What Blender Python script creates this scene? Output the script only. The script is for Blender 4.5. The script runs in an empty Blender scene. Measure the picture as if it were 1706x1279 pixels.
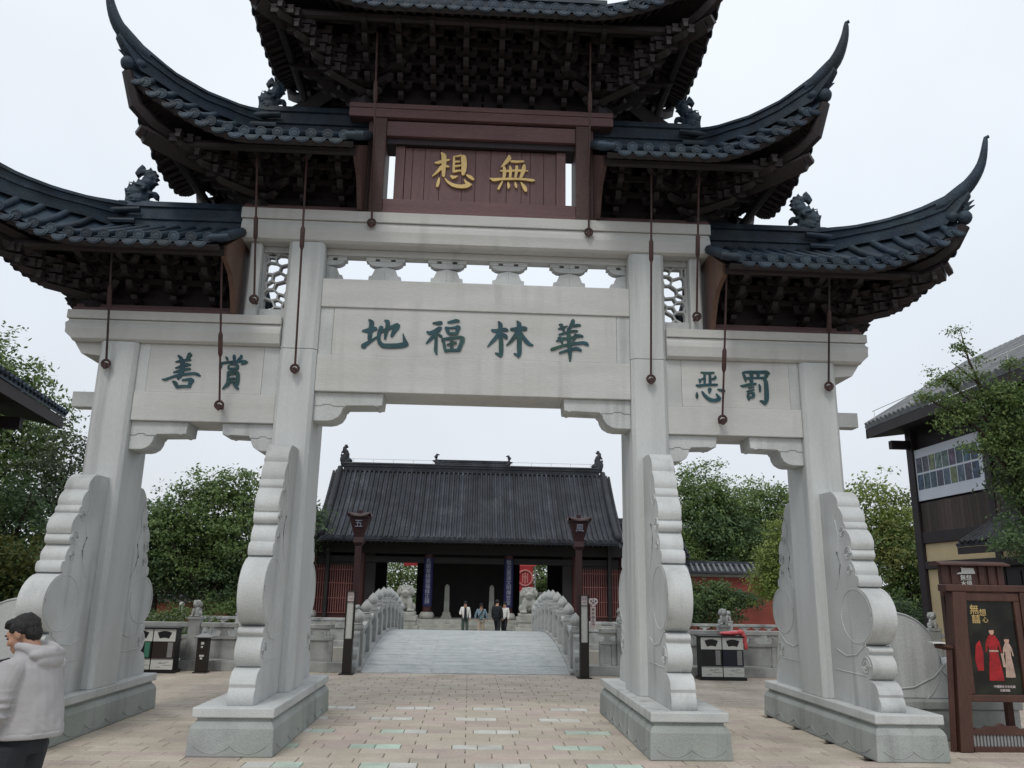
import bpy, math, random
import numpy as np
from mathutils import Vector, Matrix, noise
R = math.radians
sc = bpy.context.scene
col = sc.collection
rnd = random.Random(7)

# ------------------------------------------------------------ camera, sky, sun, exposure
cam_d = bpy.data.cameras.new("camera")
cam = bpy.data.objects.new("camera", cam_d)
col.objects.link(cam)
cam_d.sensor_fit = 'HORIZONTAL'
cam_d.sensor_width = 36.0
cam_d.lens = 36.0 * 1347.24 / 1706.0
cam_d.clip_end = 4000
YAW, PITCH, ROLL = 0.047, 0.2484, 0.0175
_R = Vector((math.cos(YAW), -math.sin(YAW), 0))
_F = Vector((math.sin(YAW) * math.cos(PITCH), math.cos(YAW) * math.cos(PITCH), math.sin(PITCH)))
_U = _R.cross(_F)
_r = math.cos(ROLL) * _R + math.sin(ROLL) * _U
_u = -math.sin(ROLL) * _R + math.cos(ROLL) * _U
cam.matrix_world = Matrix(((_r.x, _u.x, -_F.x, 0.0105), (_r.y, _u.y, -_F.y, -11.928), (_r.z, _u.z, -_F.z, 1.9), (0, 0, 0, 1)))
sc.camera = cam

world = bpy.data.worlds.new("World")
sc.world = world
world.use_nodes = True
wn = world.node_tree.nodes
wl = world.node_tree.links
bg = wn["Background"]
SUN_EL, SUN_AZ = R(52), R(200)          # azimuth clockwise from +y: behind the camera, slightly left
sky = wn.new("ShaderNodeTexSky")
sky.sky_type = 'NISHITA'
sky.sun_disc = False
sky.sun_elevation = SUN_EL
sky.sun_rotation = SUN_AZ
sky.dust_density = 4.0
tc = wn.new("ShaderNodeTexCoord")
sep = wn.new("ShaderNodeSeparateXYZ")
wl.new(tc.outputs["Generated"], sep.inputs[0])
ramp = wn.new("ShaderNodeValToRGB")
ramp.color_ramp.elements[0].position = 0.0
ramp.color_ramp.elements[0].color = (0.755, 0.785, 0.828, 1)
ramp.color_ramp.elements[1].position = 0.95
ramp.color_ramp.elements[1].color = (1.03, 1.075, 1.12, 1)
e = ramp.color_ramp.elements.new(0.33)
e.color = (0.785, 0.845, 0.918, 1)
wl.new(sep.outputs["Z"], ramp.inputs[0])
cl = wn.new("ShaderNodeTexNoise")
cl.inputs["Scale"].default_value = 1.6
cl.inputs["Detail"].default_value = 4
wl.new(tc.outputs["Generated"], cl.inputs["Vector"])
mr = wn.new("ShaderNodeMapRange")
mr.inputs[1].default_value = 0.3
mr.inputs[2].default_value = 0.7
mr.inputs[3].default_value = 0.90
mr.inputs[4].default_value = 1.08
wl.new(cl.outputs["Fac"], mr.inputs[0])
mul = wn.new("ShaderNodeVectorMath")
mul.operation = 'SCALE'
wl.new(ramp.outputs[0], mul.inputs[0])
wl.new(mr.outputs[0], mul.inputs["Scale"])
mul2 = wn.new("ShaderNodeVectorMath")
mul2.operation = 'SCALE'
mul2.inputs["Scale"].default_value = 9.6
wl.new(mul.outputs[0], mul2.inputs[0])
mx = wn.new("ShaderNodeMix")
mx.data_type = 'RGBA'
mx.inputs[0].default_value = 0.94          # overcast: cloud hides nearly all of the blue
wl.new(sky.outputs[0], mx.inputs[6])
wl.new(mul2.outputs[0], mx.inputs[7])
wl.new(mx.outputs[2], bg.inputs[0])
bg.inputs[1].default_value = 0.1

sun_d = bpy.data.lights.new("sun", 'SUN')
sun_d.energy = 1.0
sun_d.angle = R(14)
sun_d.color = (1.0, 0.96, 0.9)
sun = bpy.data.objects.new("sun", sun_d)
col.objects.link(sun)
sdir = Vector((math.sin(SUN_AZ) * math.cos(SUN_EL), math.cos(SUN_AZ) * math.cos(SUN_EL), math.sin(SUN_EL)))
sun.rotation_euler = sdir.to_track_quat('Z', 'Y').to_euler()

sc.view_settings.view_transform = 'Standard'
sc.view_settings.look = 'None'
sc.view_settings.gamma = 1
sc.view_settings.use_curve_mapping = False
sc.view_settings.exposure = 0.11
sc.render.engine = 'CYCLES'
sc.cycles.max_bounces = 6
sc.cycles.diffuse_bounces = 3
sc.cycles.transparent_max_bounces = 6

# ------------------------------------------------------------ materials
MATS = {}
def mat(name, c, rough=0.7, var=0.12, scale=3.0, fine=30.0, fvar=0.08, bump=0.15, stretch=(1, 1, 1), rndv=0.0, tint=None, tscale=1.2,
        tamt=0.0, spec=0.4, metal=0.0, trans=0.0, island=None, streak=0.0, world=False):
    m = bpy.data.materials.new(name)
    m.use_nodes = True
    n, l = m.node_tree.nodes, m.node_tree.links
    b = n["Principled BSDF"]
    b.inputs["Roughness"].default_value = rough
    b.inputs["Specular IOR Level"].default_value = spec
    b.inputs["Metallic"].default_value = metal
    t = n.new("ShaderNodeTexCoord")
    mp = n.new("ShaderNodeMapping")
    mp.inputs["Scale"].default_value = stretch
    if world:
        gp = n.new("ShaderNodeNewGeometry")
        l.new(gp.outputs["Position"], mp.inputs[0])
    else:
        l.new(t.outputs["Object"], mp.inputs[0])
    def nz(s, d=5.0, vec=None):
        q = n.new("ShaderNodeTexNoise")
        q.inputs["Scale"].default_value = s
        q.inputs["Detail"].default_value = d
        l.new((vec or mp).outputs[0], q.inputs["Vector"])
        return q
    def rng(src, lo, hi, a=0.3, bb=0.7):
        q = n.new("ShaderNodeMapRange")
        q.inputs[1].default_value = a
        q.inputs[2].default_value = bb
        q.inputs[3].default_value = lo
        q.inputs[4].default_value = hi
        l.new(src, q.inputs[0])
        return q.outputs[0]
    def scl(vec, f):
        q = n.new("ShaderNodeVectorMath")
        q.operation = 'SCALE'
        l.new(vec, q.inputs[0])
        l.new(f, q.inputs["Scale"])
        return q.outputs[0]
    base = n.new("ShaderNodeRGB")
    base.outputs[0].default_value = (c[0], c[1], c[2], 1)
    cur = base.outputs[0]
    if island:
        g = n.new("ShaderNodeNewGeometry")
        rp = n.new("ShaderNodeValToRGB")
        for i, (p, cc) in enumerate(island):
            el = rp.color_ramp.elements[i] if i < 2 else rp.color_ramp.elements.new(p)
            el.position = p
            el.color = (cc[0], cc[1], cc[2], 1)
        l.new(g.outputs["Random Per Island"], rp.inputs[0])
        cur = rp.outputs[0]
    if tint:
        big = nz(tscale, 6.0)
        q = n.new("ShaderNodeMix")
        q.data_type = 'RGBA'
        q.inputs[7].default_value = (tint[0], tint[1], tint[2], 1)
        l.new(rng(big.outputs["Fac"], 0, tamt, 0.45, 0.72), q.inputs[0])
        l.new(cur, q.inputs[6])
        cur = q.outputs[2]
    if streak:
        m2 = n.new("ShaderNodeMapping")
        m2.inputs["Scale"].default_value = (5.0, 5.0, 0.35)
        l.new((gp.outputs["Position"] if world else t.outputs["Object"]), m2.inputs[0])
        sk = nz(1.0, 6.0, m2)
        pk = nz(0.55, 4.0)
        q = n.new("ShaderNodeMath")
        q.operation = 'MULTIPLY'
        l.new(rng(sk.outputs["Fac"], 0, 1, 0.5, 0.68), q.inputs[0])
        l.new(rng(pk.outputs["Fac"], 0.15, 1, 0.4, 0.62), q.inputs[1])
        q2 = n.new("ShaderNodeMapRange")
        q2.inputs[3].default_value = 1.0
        q2.inputs[4].default_value = 1.0 - streak
        l.new(q.outputs[0], q2.inputs[0])
        cur = scl(cur, q2.outputs[0])
    if var:
        cur = scl(cur, rng(nz(scale).outputs["Fac"], 1 - var, 1 + var))
    fn = None
    if fvar or bump:
        fn = nz(fine, 3.0)
    if fvar:
        cur = scl(cur, rng(fn.outputs["Fac"], 1 - fvar, 1 + fvar))
    if rndv:
        oi = n.new("ShaderNodeObjectInfo")
        cur = scl(cur, rng(oi.outputs["Random"], 1 - rndv, 1 + rndv, 0, 1))
    l.new(cur, b.inputs["Base Color"])
    if bump:
        bp = n.new("ShaderNodeBump")
        bp.inputs["Strength"].default_value = bump
        bp.inputs["Distance"].default_value = 0.02
        l.new(fn.outputs["Fac"], bp.inputs["Height"])
        l.new(bp.outputs[0], b.inputs["Normal"])
    if trans:
        tr = n.new("ShaderNodeBsdfTranslucent")
        l.new(cur, tr.inputs[0])
        ms = n.new("ShaderNodeMixShader")
        ms.inputs[0].default_value = trans
        l.new(b.outputs[0], ms.inputs[1])
        l.new(tr.outputs[0], ms.inputs[2])
        l.new(ms.outputs[0], n["Material Output"].inputs[0])
    MATS[name] = m
    return m

M = MATS
mat('stone', (0.515, 0.53, 0.525), 0.78, 0.12, 1.4, 60, 0.08, 0.3, (1, 1, 1), tint=(0.38, 0.39, 0.375), tscale=0.8, tamt=0.7, streak=0.30)
mat('stone_h', (0.515, 0.515, 0.50), 0.78, 0.07, 1.1, 26, 0.045, 0.2, (0.6, 0.6, 3.5), tint=(0.43, 0.425, 0.395), tscale=0.6, tamt=0.55, streak=0.16)
mat('stone_v', (0.525, 0.54, 0.535), 0.78, 0.08, 1.1, 26, 0.05, 0.2, (2.5, 2.5, 0.5), tint=(0.41, 0.425, 0.41), tscale=0.6, tamt=0.6, streak=0.28)
mat('stone_base', (0.35, 0.37, 0.36), 0.82, 0.2, 2.0, 70, 0.12, 0.4, tint=(0.20, 0.225, 0.20), tscale=1.0, tamt=0.85, streak=0.35)
mat('stone_rail', (0.40, 0.41, 0.40), 0.8, 0.2, 2.0, 60, 0.1, 0.3, tint=(0.16, 0.165, 0.16), tscale=1.6, tamt=0.85, streak=0.5)
mat('stone_deck', (0.40, 0.42, 0.42), 0.75, 0.14, 3.0, 30, 0.14, 0.4, (1.5, 2.5, 1), tint=(0.31, 0.34, 0.335), tscale=1.2, tamt=0.8, world=True)
mat('stone_old', (0.36, 0.36, 0.33), 0.85, 0.2, 3.0, 50, 0.12, 0.3, tint=(0.2, 0.2, 0.17), tscale=2, tamt=0.6)
mat('tile', (0.019, 0.033, 0.053), 0.58, 0.35, 4.0, 40, 0.25, 0.4, rndv=0.35, tint=(0.038, 0.058, 0.064), tscale=2.2, tamt=0.7, spec=0.3, world=True, streak=0.3)
mat('tile_hall', (0.023, 0.026, 0.034), 0.55, 0.35, 1.5, 9, 0.4, 0.4, rndv=0.5, tint=(0.055, 0.06, 0.066), tscale=0.9, tamt=0.6, spec=0.3, world=True)
mat('tile_grey', (0.16, 0.17, 0.18), 0.6, 0.25, 3, 30, 0.15, 0.2, rndv=0.2)
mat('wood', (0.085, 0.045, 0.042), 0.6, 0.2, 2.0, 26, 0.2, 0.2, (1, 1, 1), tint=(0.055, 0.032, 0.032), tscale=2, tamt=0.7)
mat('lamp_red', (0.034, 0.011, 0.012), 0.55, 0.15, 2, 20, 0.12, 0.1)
mat('wood_under_shaded', (0.023, 0.016, 0.018), 0.65, 0.25, 2.0, 24, 0.2, 0.2)  # gate wood darkened for eave undersides: their shade is put into the colour
mat('wood_dark_shaded', (0.021, 0.0155, 0.018), 0.65, 0.25, 2.0, 24, 0.2, 0.2)  # under the roofs this colour carries eave shade; on the houses, dark timber
mat('wood_panel', (0.150, 0.082, 0.082), 0.55, 0.14, 1.5, 22, 0.18, 0.2, (6, 6, 0.5), rndv=0.12)
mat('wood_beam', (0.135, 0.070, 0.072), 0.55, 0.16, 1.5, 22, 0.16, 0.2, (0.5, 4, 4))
mat('wood_brown', (0.125, 0.070, 0.050), 0.6, 0.18, 1.5, 20, 0.2, 0.2, (4, 4, 0.5))
mat('wood_kiosk', (0.070, 0.031, 0.023), 0.5, 0.25, 2, 24, 0.2, 0.2, (3, 3, 0.5))
mat('red_wood', (0.055, 0.016, 0.016), 0.55, 0.15, 2, 20, 0.12, 0.1)
mat('lattice_red', (0.20, 0.078, 0.070), 0.6, 0.15, 2, 20, 0.1, 0.1)
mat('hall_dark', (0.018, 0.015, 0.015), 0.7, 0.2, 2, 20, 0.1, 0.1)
mat('iron', (0.052, 0.024, 0.023), 0.6, 0.3, 8, 60, 0.25, 0.3)
mat('iron_dark', (0.035, 0.025, 0.024), 0.6, 0.3, 8, 60, 0.25, 0.3)
mat('green_letter', (0.015, 0.060, 0.078), 0.55, 0.3, 5.0, 60, 0.2, 0.2, tint=(0.026, 0.070, 0.052), tscale=4, tamt=1.0)
mat('gold', (0.62, 0.44, 0.17), 0.42, 0.1, 6, 50, 0.08, 0.1, spec=0.6, metal=0.25)
mat('paver', (0.455, 0.40, 0.335), 0.85, 0.14, 1.1, 30, 0.12, 0.35, rndv=0.09, tint=(0.33, 0.29, 0.225), tscale=1.0, tamt=0.8, world=True)
mat('paver_pink', (0.44, 0.37, 0.325), 0.85, 0.14, 1.1, 30, 0.12, 0.35, rndv=0.10, tint=(0.32, 0.275, 0.22), tscale=1.0, tamt=0.8, world=True)
mat('paver_green', (0.42, 0.53, 0.455), 0.7, 0.14, 3, 40, 0.1, 0.3, rndv=0.12, tint=(0.38, 0.40, 0.33), tscale=2.0, tamt=0.7, world=True)
mat('paver_white', (0.52, 0.53, 0.49), 0.7, 0.14, 3, 40, 0.1, 0.3, rndv=0.1, tint=(0.42, 0.41, 0.36), tscale=2.0, tamt=0.7, world=True)
mat('joint', (0.10, 0.085, 0.07), 0.95, 0.3, 3, 40, 0.2, 0.3)
mat('court', (0.36, 0.34, 0.30), 0.85, 0.12, 0.8, 20, 0.1, 0.2)
mat('earth', (0.05, 0.055, 0.03), 0.95, 0.3, 1, 20, 0.2, 0.3)
mat('black', (0.012, 0.012, 0.013), 0.45, 0.1, 3, 20, 0.1, 0.02)
mat('black_brown', (0.020, 0.015, 0.013), 0.5, 0.1, 3, 20, 0.1, 0.05)
mat('white_panel', (0.62, 0.63, 0.60), 0.5, 0.06, 3, 20, 0.04, 0.03)
mat('pink_white', (0.68, 0.58, 0.58), 0.5, 0.05, 3, 20, 0.03, 0.02)
mat('grey_metal', (0.25, 0.25, 0.25), 0.4, 0.1, 3, 20, 0.05, 0.02)
mat('bin_green', (0.06, 0.22, 0.15), 0.5, 0.1, 3, 20, 0.05, 0.02)
mat('bin_brown', (0.03, 0.02, 0.016), 0.5, 0.1, 3, 20, 0.05, 0.02)
mat('bin_navy', (0.012, 0.012, 0.03), 0.5, 0.1, 3, 20, 0.05, 0.02)
mat('plastic_red', (0.65, 0.10, 0.11), 0.4, 0.1, 6, 30, 0.1, 0.3)
mat('wall_red', (0.19, 0.045, 0.033), 0.85, 0.2, 1, 20, 0.1, 0.1)
mat('cream', (0.50, 0.40, 0.24), 0.8, 0.08, 1.5, 20, 0.06, 0.1)
mat('plank', (0.055, 0.040, 0.034), 0.7, 0.2, 2, 22, 0.2, 0.2, (5, 5, 0.4), rndv=0.35)
mat('blue_board', (0.014, 0.014, 0.07), 0.5, 0.15, 2, 20, 0.1, 0.05)
mat('pale_letter', (0.27, 0.29, 0.36), 0.5, 0.05, 3, 20, 0.05, 0)
mat('banner', (0.60, 0.63, 0.70), 0.5, 0.04, 2, 20, 0.03, 0.03)
mat('banner_red', (0.36, 0.03, 0.036), 0.6, 0.1, 2, 20, 0.05, 0.02)
mat('banner_ring', (0.50, 0.20, 0.18), 0.6, 0.1, 2, 20, 0.05, 0.02)
mat('poster', (0.008, 0.007, 0.007), 0.25, 0.3, 4, 20, 0.1, 0.0, tint=(0.03, 0.035, 0.018), tscale=3, tamt=0.8)
mat('poster_red', (0.30, 0.012, 0.016), 0.35, 0.3, 9, 60, 0.2, 0.0)
mat('poster_pale', (0.42, 0.30, 0.24), 0.35, 0.25, 12, 60, 0.2, 0.0)
mat('poster_skin', (0.50, 0.30, 0.22), 0.35, 0.1, 12, 60, 0.1, 0.0)
mat('skin', (0.36, 0.20, 0.135), 0.5, 0.08, 8, 90, 0.05, 0.05)
mat('hair', (0.010, 0.009, 0.009), 0.45, 0.2, 20, 120, 0.3, 0.5, (3, 3, 1))
mat('hoodie', (0.365, 0.355, 0.36), 0.9, 0.06, 5, 160, 0.05, 0.15)
mat('trousers', (0.022, 0.026, 0.032), 0.85, 0.3, 5, 90, 0.1, 0.2)
mat('cloth_white', (0.66, 0.65, 0.63), 0.85, 0.06, 5, 90, 0.06, 0.1)
mat('cloth_blue', (0.15, 0.21, 0.25), 0.85, 0.15, 5, 60, 0.15, 0.1)
mat('cloth_black', (0.012, 0.014, 0.018), 0.85, 0.2, 5, 60, 0.15, 0.1)
mat('cloth_green', (0.06, 0.085, 0.075), 0.85, 0.2, 5, 60, 0.15, 0.1)
mat('cloth_tan', (0.36, 0.31, 0.24), 0.85, 0.1, 5, 60, 0.1, 0.1)
mat('bark', (0.05, 0.037, 0.028), 0.9, 0.3, 3, 20, 0.25, 0.4, (3, 3, 0.6))
mat('water', (0.015, 0.025, 0.020), 0.06, 0.1, 1, 3, 0.05, 0.08, spec=0.6)
def leafmat(name, cs, tr=0.30):
    mat(name, cs[0], 0.55, 0.2, 0.7, 5, 0.1, 0, island=[(i / (len(cs) - 1) if len(cs) > 1 else 0, c) for i, c in enumerate(cs)], trans=tr, spec=0.35)
leafmat('leaf_dark', [(0.068, 0.118, 0.056), (0.092, 0.150, 0.066), (0.116, 0.178, 0.076)])
leafmat('leaf_mid', [(0.092, 0.150, 0.050), (0.130, 0.196, 0.062), (0.180, 0.240, 0.080)])
leafmat('leaf_light', [(0.13, 0.19, 0.04), (0.19, 0.25, 0.06), (0.25, 0.30, 0.09)])
leafmat('leaf_yellow', [(0.10, 0.115, 0.028), (0.16, 0.18, 0.045), (0.22, 0.22, 0.07)])
leafmat('leaf_grey', [(0.060, 0.080, 0.048), (0.09, 0.115, 0.07), (0.125, 0.145, 0.09)])

# ------------------------------------------------------------ mesh helpers
class MB:
    def __init__(s):
        s.v = []; s.f = []
    def add(s, vs, fs):
        o = len(s.v)
        s.v.extend([tuple(p) for p in vs])
        s.f.extend([tuple(i + o for i in f) for f in fs])
        return s
    def box(s, x0, x1, y0, y1, z0, z1, b=0.0):
        if b <= 0:
            vs = [(x, y, z) for z in (z0, z1) for y in (y0, y1) for x in (x0, x1)]
            return s.add(vs, [(0, 2, 3, 1), (4, 5, 7, 6), (0, 1, 5, 4), (2, 6, 7, 3), (0, 4, 6, 2), (1, 3, 7, 5)])
        return s.prism([(x0 + b, y0), (x1 - b, y0), (x1, y0 + b), (x1, y1 - b), (x1 - b, y1), (x0 + b, y1), (x0, y1 - b), (x0, y0 + b)], 'z', z0, z1)
    def hexa(s, p):
        return s.add(p, [(0, 3, 2, 1), (4, 5, 6, 7), (0, 1, 5, 4), (1, 2, 6, 5), (2, 3, 7, 6), (3, 0, 4, 7)])
    def frustum(s, cx, cy, z0, z1, a0, b0, a1, b1):
        return s.hexa([(cx - a0, cy - b0, z0), (cx + a0, cy - b0, z0), (cx + a0, cy + b0, z0), (cx - a0, cy + b0, z0),
                       (cx - a1, cy - b1, z1), (cx + a1, cy - b1, z1), (cx + a1, cy + b1, z1), (cx - a1, cy + b1, z1)])
    def prism(s, poly, ax, a, b):
        n = len(poly)
        mk = {'x': lambda p, t: (t, p[0], p[1]), 'y': lambda p, t: (p[0], t, p[1]), 'z': lambda p, t: (p[0], p[1], t)}[ax]
        vs = [mk(p, a) for p in poly] + [mk(p, b) for p in poly]
        fs = [tuple(range(n))[::-1], tuple(range(n, 2 * n))] + [(i, (i + 1) % n, n + (i + 1) % n, n + i) for i in range(n)]
        return s.add(vs, fs)
    def tube(s, pts, r, n=8, cap=True, sq=1.0, up=(0, 0, 1)):
        pts = [Vector(p) for p in pts]
        rs = r if isinstance(r, (list, tuple)) else [r] * len(pts)
        vs = []; fs = []
        for i, p in enumerate(pts):
            d = (pts[min(i + 1, len(pts) - 1)] - pts[max(i - 1, 0)]).normalized()
            a = d.cross(Vector(up))
            if a.length < 1e-3:
                a = d.cross(Vector((0, 1, 0)))
            a.normalize()
            b = a.cross(d)
            for k in range(n):
                t = 2 * math.pi * k / n
                vs.append(p + a * (math.cos(t) * rs[i]) + b * (math.sin(t) * rs[i] * sq))
        for i in range(len(pts) - 1):
            for k in range(n):
                fs.append((i * n + k, i * n + (k + 1) % n, (i + 1) * n + (k + 1) % n, (i + 1) * n + k))
        if cap:
            fs.append(tuple(range(n))[::-1])
            fs.append(tuple(range((len(pts) - 1) * n, len(pts) * n)))
        return s.add(vs, fs)
    def lathe(s, prof, cx=0, cy=0, n=12, ang=0.0):
        vs = []; fs = []
        for r, z in prof:
            for k in range(n):
                t = 2 * math.pi * k / n + ang
                vs.append((cx + r * math.cos(t), cy + r * math.sin(t), z))
        for i in range(len(prof) - 1):
            for k in range(n):
                fs.append((i * n + k, i * n + (k + 1) % n, (i + 1) * n + (k + 1) % n, (i + 1) * n + k))
        fs.append(tuple(range(n))[::-1]); fs.append(tuple(range((len(prof) - 1) * n, len(prof) * n)))
        return s.add(vs, fs)
    def ball(s, c, r, seg=12, ring=8):
        r = r if isinstance(r, (tuple, list)) else (r, r, r)
        vs = [(c[0], c[1], c[2] - r[2])]; fs = []
        for i in range(1, ring):
            ph = -math.pi / 2 + math.pi * i / ring
            for k in range(seg):
                t = 2 * math.pi * k / seg
                vs.append((c[0] + r[0] * math.cos(ph) * math.cos(t), c[1] + r[1] * math.cos(ph) * math.sin(t), c[2] + r[2] * math.sin(ph)))
        vs.append((c[0], c[1], c[2] + r[2]))
        for k in range(seg):
            fs.append((0, 1 + (k + 1) % seg, 1 + k))
            fs.append((len(vs) - 1, len(vs) - 1 - seg + k, len(vs) - 1 - seg + (k + 1) % seg))
        for i in range(ring - 2):
            for k in range(seg):
                a = 1 + i * seg
                fs.append((a + k, a + (k + 1) % seg, a + seg + (k + 1) % seg, a + seg + k))
        return s.add(vs, fs)
    def grid(s, rows):
        n = len(rows[0]); vs = [p for r in rows for p in r]; fs = []
        for i in range(len(rows) - 1):
            for k in range(n - 1):
                fs.append((i * n + k, i * n + k + 1, (i + 1) * n + k + 1, (i + 1) * n + k))
        return s.add(vs, fs)
    def xf(s, m):
        s.v = [tuple(m @ Vector(p)) for p in s.v]
        return s
    def mirx(s):
        s.v = [(-p[0], p[1], p[2]) for p in s.v]
        s.f = [f[::-1] for f in s.f]
        return s
    def join(s, o):
        return s.add(o.v, o.f)
    def mesh(s, name, m, smooth=False):
        me = bpy.data.meshes.new(name)
        me.from_pydata(s.v, [], s.f)
        me.validate()
        import bmesh
        bm = bmesh.new(); bm.from_mesh(me)
        bmesh.ops.recalc_face_normals(bm, faces=bm.faces)
        bm.to_mesh(me); bm.free()
        if smooth:
            me.shade_smooth()
            try:
                me.set_sharp_from_angle(angle=R(smooth if smooth is not True else 40))
            except Exception:
                pass
        me.materials.append(M[m])
        return me

ORG = {}
def thing(name, label, cat, loc=(0, 0, 0), rz=0.0, group=None, kind=None):
    o = bpy.data.objects.new(name, None)
    o.empty_display_size = 0.2
    col.objects.link(o)
    o.location = loc
    o.rotation_euler = (0, 0, rz)
    o['label'] = label
    if cat: o['category'] = cat
    if group: o['group'] = group
    if kind: o['kind'] = kind
    ORG[o.name] = Vector(loc)
    return o
def tag(o, label=None, cat=None, group=None, kind=None):
    if label: o['label'] = label
    if cat: o['category'] = cat
    if group: o['group'] = group
    if kind: o['kind'] = kind
    return o
def link(name, me, parent=None, mw=None):
    o = bpy.data.objects.new(name, me)
    col.objects.link(o)
    if parent:
        o.parent = parent
        ORG[o.name] = ORG.get(parent.name, Vector((0, 0, 0)))
    if mw is not None:
        o.matrix_local = mw
    return o
def add(name, mb, m, parent=None, smooth=False, bevel=0.0, local=False, seg=2):
    """one mesh object; its vertices are given in world space unless local"""
    if parent is not None and not local:
        g = ORG.get(parent.name, Vector((0, 0, 0)))
        if g.length > 0:
            mb.v = [(p[0] - g.x, p[1] - g.y, p[2] - g.z) for p in mb.v]
    o = link(name, mb.mesh(name, m, smooth), parent)
    if bevel:
        bv = o.modifiers.new("bevel", 'BEVEL')
        bv.width = bevel
        bv.segments = seg
        bv.limit_method = 'ANGLE'
        bv.angle_limit = R(35)
    return o
def copy_tree(o, parent=None):
    c = o.copy()
    col.objects.link(c)
    c.parent = parent
    for ch in list(o.children):
        copy_tree(ch, c)
    return c
def applied(mb, m, mods, name):
    """bake modifiers of a helper object into a new mesh"""
    me = bpy.data.meshes.new(name + "_raw")
    if isinstance(mb, MB):
        me.from_pydata(mb.v, [], mb.f)
    else:
        me.from_pydata(mb[0], mb[1], [])
    o = bpy.data.objects.new("tmp", me)
    col.objects.link(o)
    mods(o)
    dg = bpy.context.evaluated_depsgraph_get()
    dg.update()
    r = bpy.data.meshes.new_from_object(o.evaluated_get(dg))
    r.name = name
    bpy.data.objects.remove(o)
    bpy.data.meshes.remove(me)
    r.materials.clear()
    r.materials.append(M[m])
    r.shade_smooth()
    return r
def fused(mb, m, name, vox=0.02, smooth_it=4):
    def mods(o):
        q = o.modifiers.new("r", 'REMESH'); q.mode = 'VOXEL'; q.voxel_size = vox; q.use_smooth_shade = True
        w = o.modifiers.new("s", 'SMOOTH'); w.factor = 0.5; w.iterations = smooth_it
    return applied(mb, m, mods, name)
def skinned(vs, es, rs, m, name, sub=2, root=0):
    def mods(o):
        sk = o.modifiers.new("sk", 'SKIN')
        sk.use_smooth_shade = True
        d = o.data.skin_vertices[0].data if o.data.skin_vertices else None
        for i, r in enumerate(rs):
            d[i].radius = r if isinstance(r, tuple) else (r, r)
            d[i].use_root = (i == root)
        sb = o.modifiers.new("sb", 'SUBSURF'); sb.levels = sub; sb.render_levels = sub
    me = bpy.data.meshes.new(name + "_raw")
    me.from_pydata(vs, es, [])
    o = bpy.data.objects.new("tmp", me)
    col.objects.link(o)
    if not me.skin_vertices:
        o.modifiers.new("sk0", 'SKIN')
        try:
            import bmesh
            bm = bmesh.new(); bm.from_mesh(me)
            bm.verts.layers.skin.verify()
            bm.to_mesh(me); bm.free()
        except Exception:
            pass
        o.modifiers.clear()
    mods(o)
    dg = bpy.context.evaluated_depsgraph_get(); dg.update()
    r = bpy.data.meshes.new_from_object(o.evaluated_get(dg))
    r.name = name
    bpy.data.objects.remove(o); bpy.data.meshes.remove(me)
    r.materials.clear(); r.materials.append(M[m]); r.shade_smooth()
    return r
def brush(strokes, y, thick=0.012, shrink=1.0):
    """brush strokes (x, z, half width) lying on the plane y, raised towards -y"""
    mb = MB()
    for i, st in enumerate(strokes):
        P = [Vector((p[0], p[1])) for p in st]
        W = [p[2] * shrink for p in st]
        L = []; Rr = []
        for k in range(len(P)):
            d = (P[min(k + 1, len(P) - 1)] - P[max(k - 1, 0)])
            d = d.normalized() if d.length > 1e-6 else Vector((1, 0))
            nn = Vector((-d.y, d.x))
            L.append(P[k] + nn * W[k]); Rr.append(P[k] - nn * W[k])
        d0 = (P[0] - P[1]).normalized(); d1 = (P[-1] - P[-2]).normalized()
        poly = L + [P[-1] + d1 * W[-1] * 0.7] + Rr[::-1] + [P[0] + d0 * W[0] * 0.7]
        # round the outline once (Chaikin)
        q = []
        for a in range(len(poly)):
            A = poly[a]; B = poly[(a + 1) % len(poly)]
            q.append(A * 0.78 + B * 0.22); q.append(A * 0.22 + B * 0.78)
        mb.prism([(p.x, p.y) for p in q], 'y', y - thick - 0.0007 * i, y + 0.004 - 0.0001 * i)
    return mb
def text_mesh(name, body, size, m, parent, mw, depth=0.004):
    cu = bpy.data.curves.new(name, 'FONT')
    cu.body = body
    cu.size = size
    cu.align_x = 'CENTER'
    cu.align_y = 'CENTER'
    cu.extrude = depth
    o = bpy.data.objects.new("tmp", cu)
    col.objects.link(o)
    dg = bpy.context.evaluated_depsgraph_get(); dg.update()
    me = bpy.data.meshes.new_from_object(o.evaluated_get(dg))
    bpy.data.objects.remove(o)
    bpy.data.curves.remove(cu)
    me.name = name
    me.materials.clear(); me.materials.append(M[m])
    return link(name, me, parent, mw)
FACE = Matrix.Rotation(R(90), 4, 'X')      # text standing up, facing -y
def interp(x, xs, ys):
    return float(np.interp(x, xs, ys))
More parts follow.
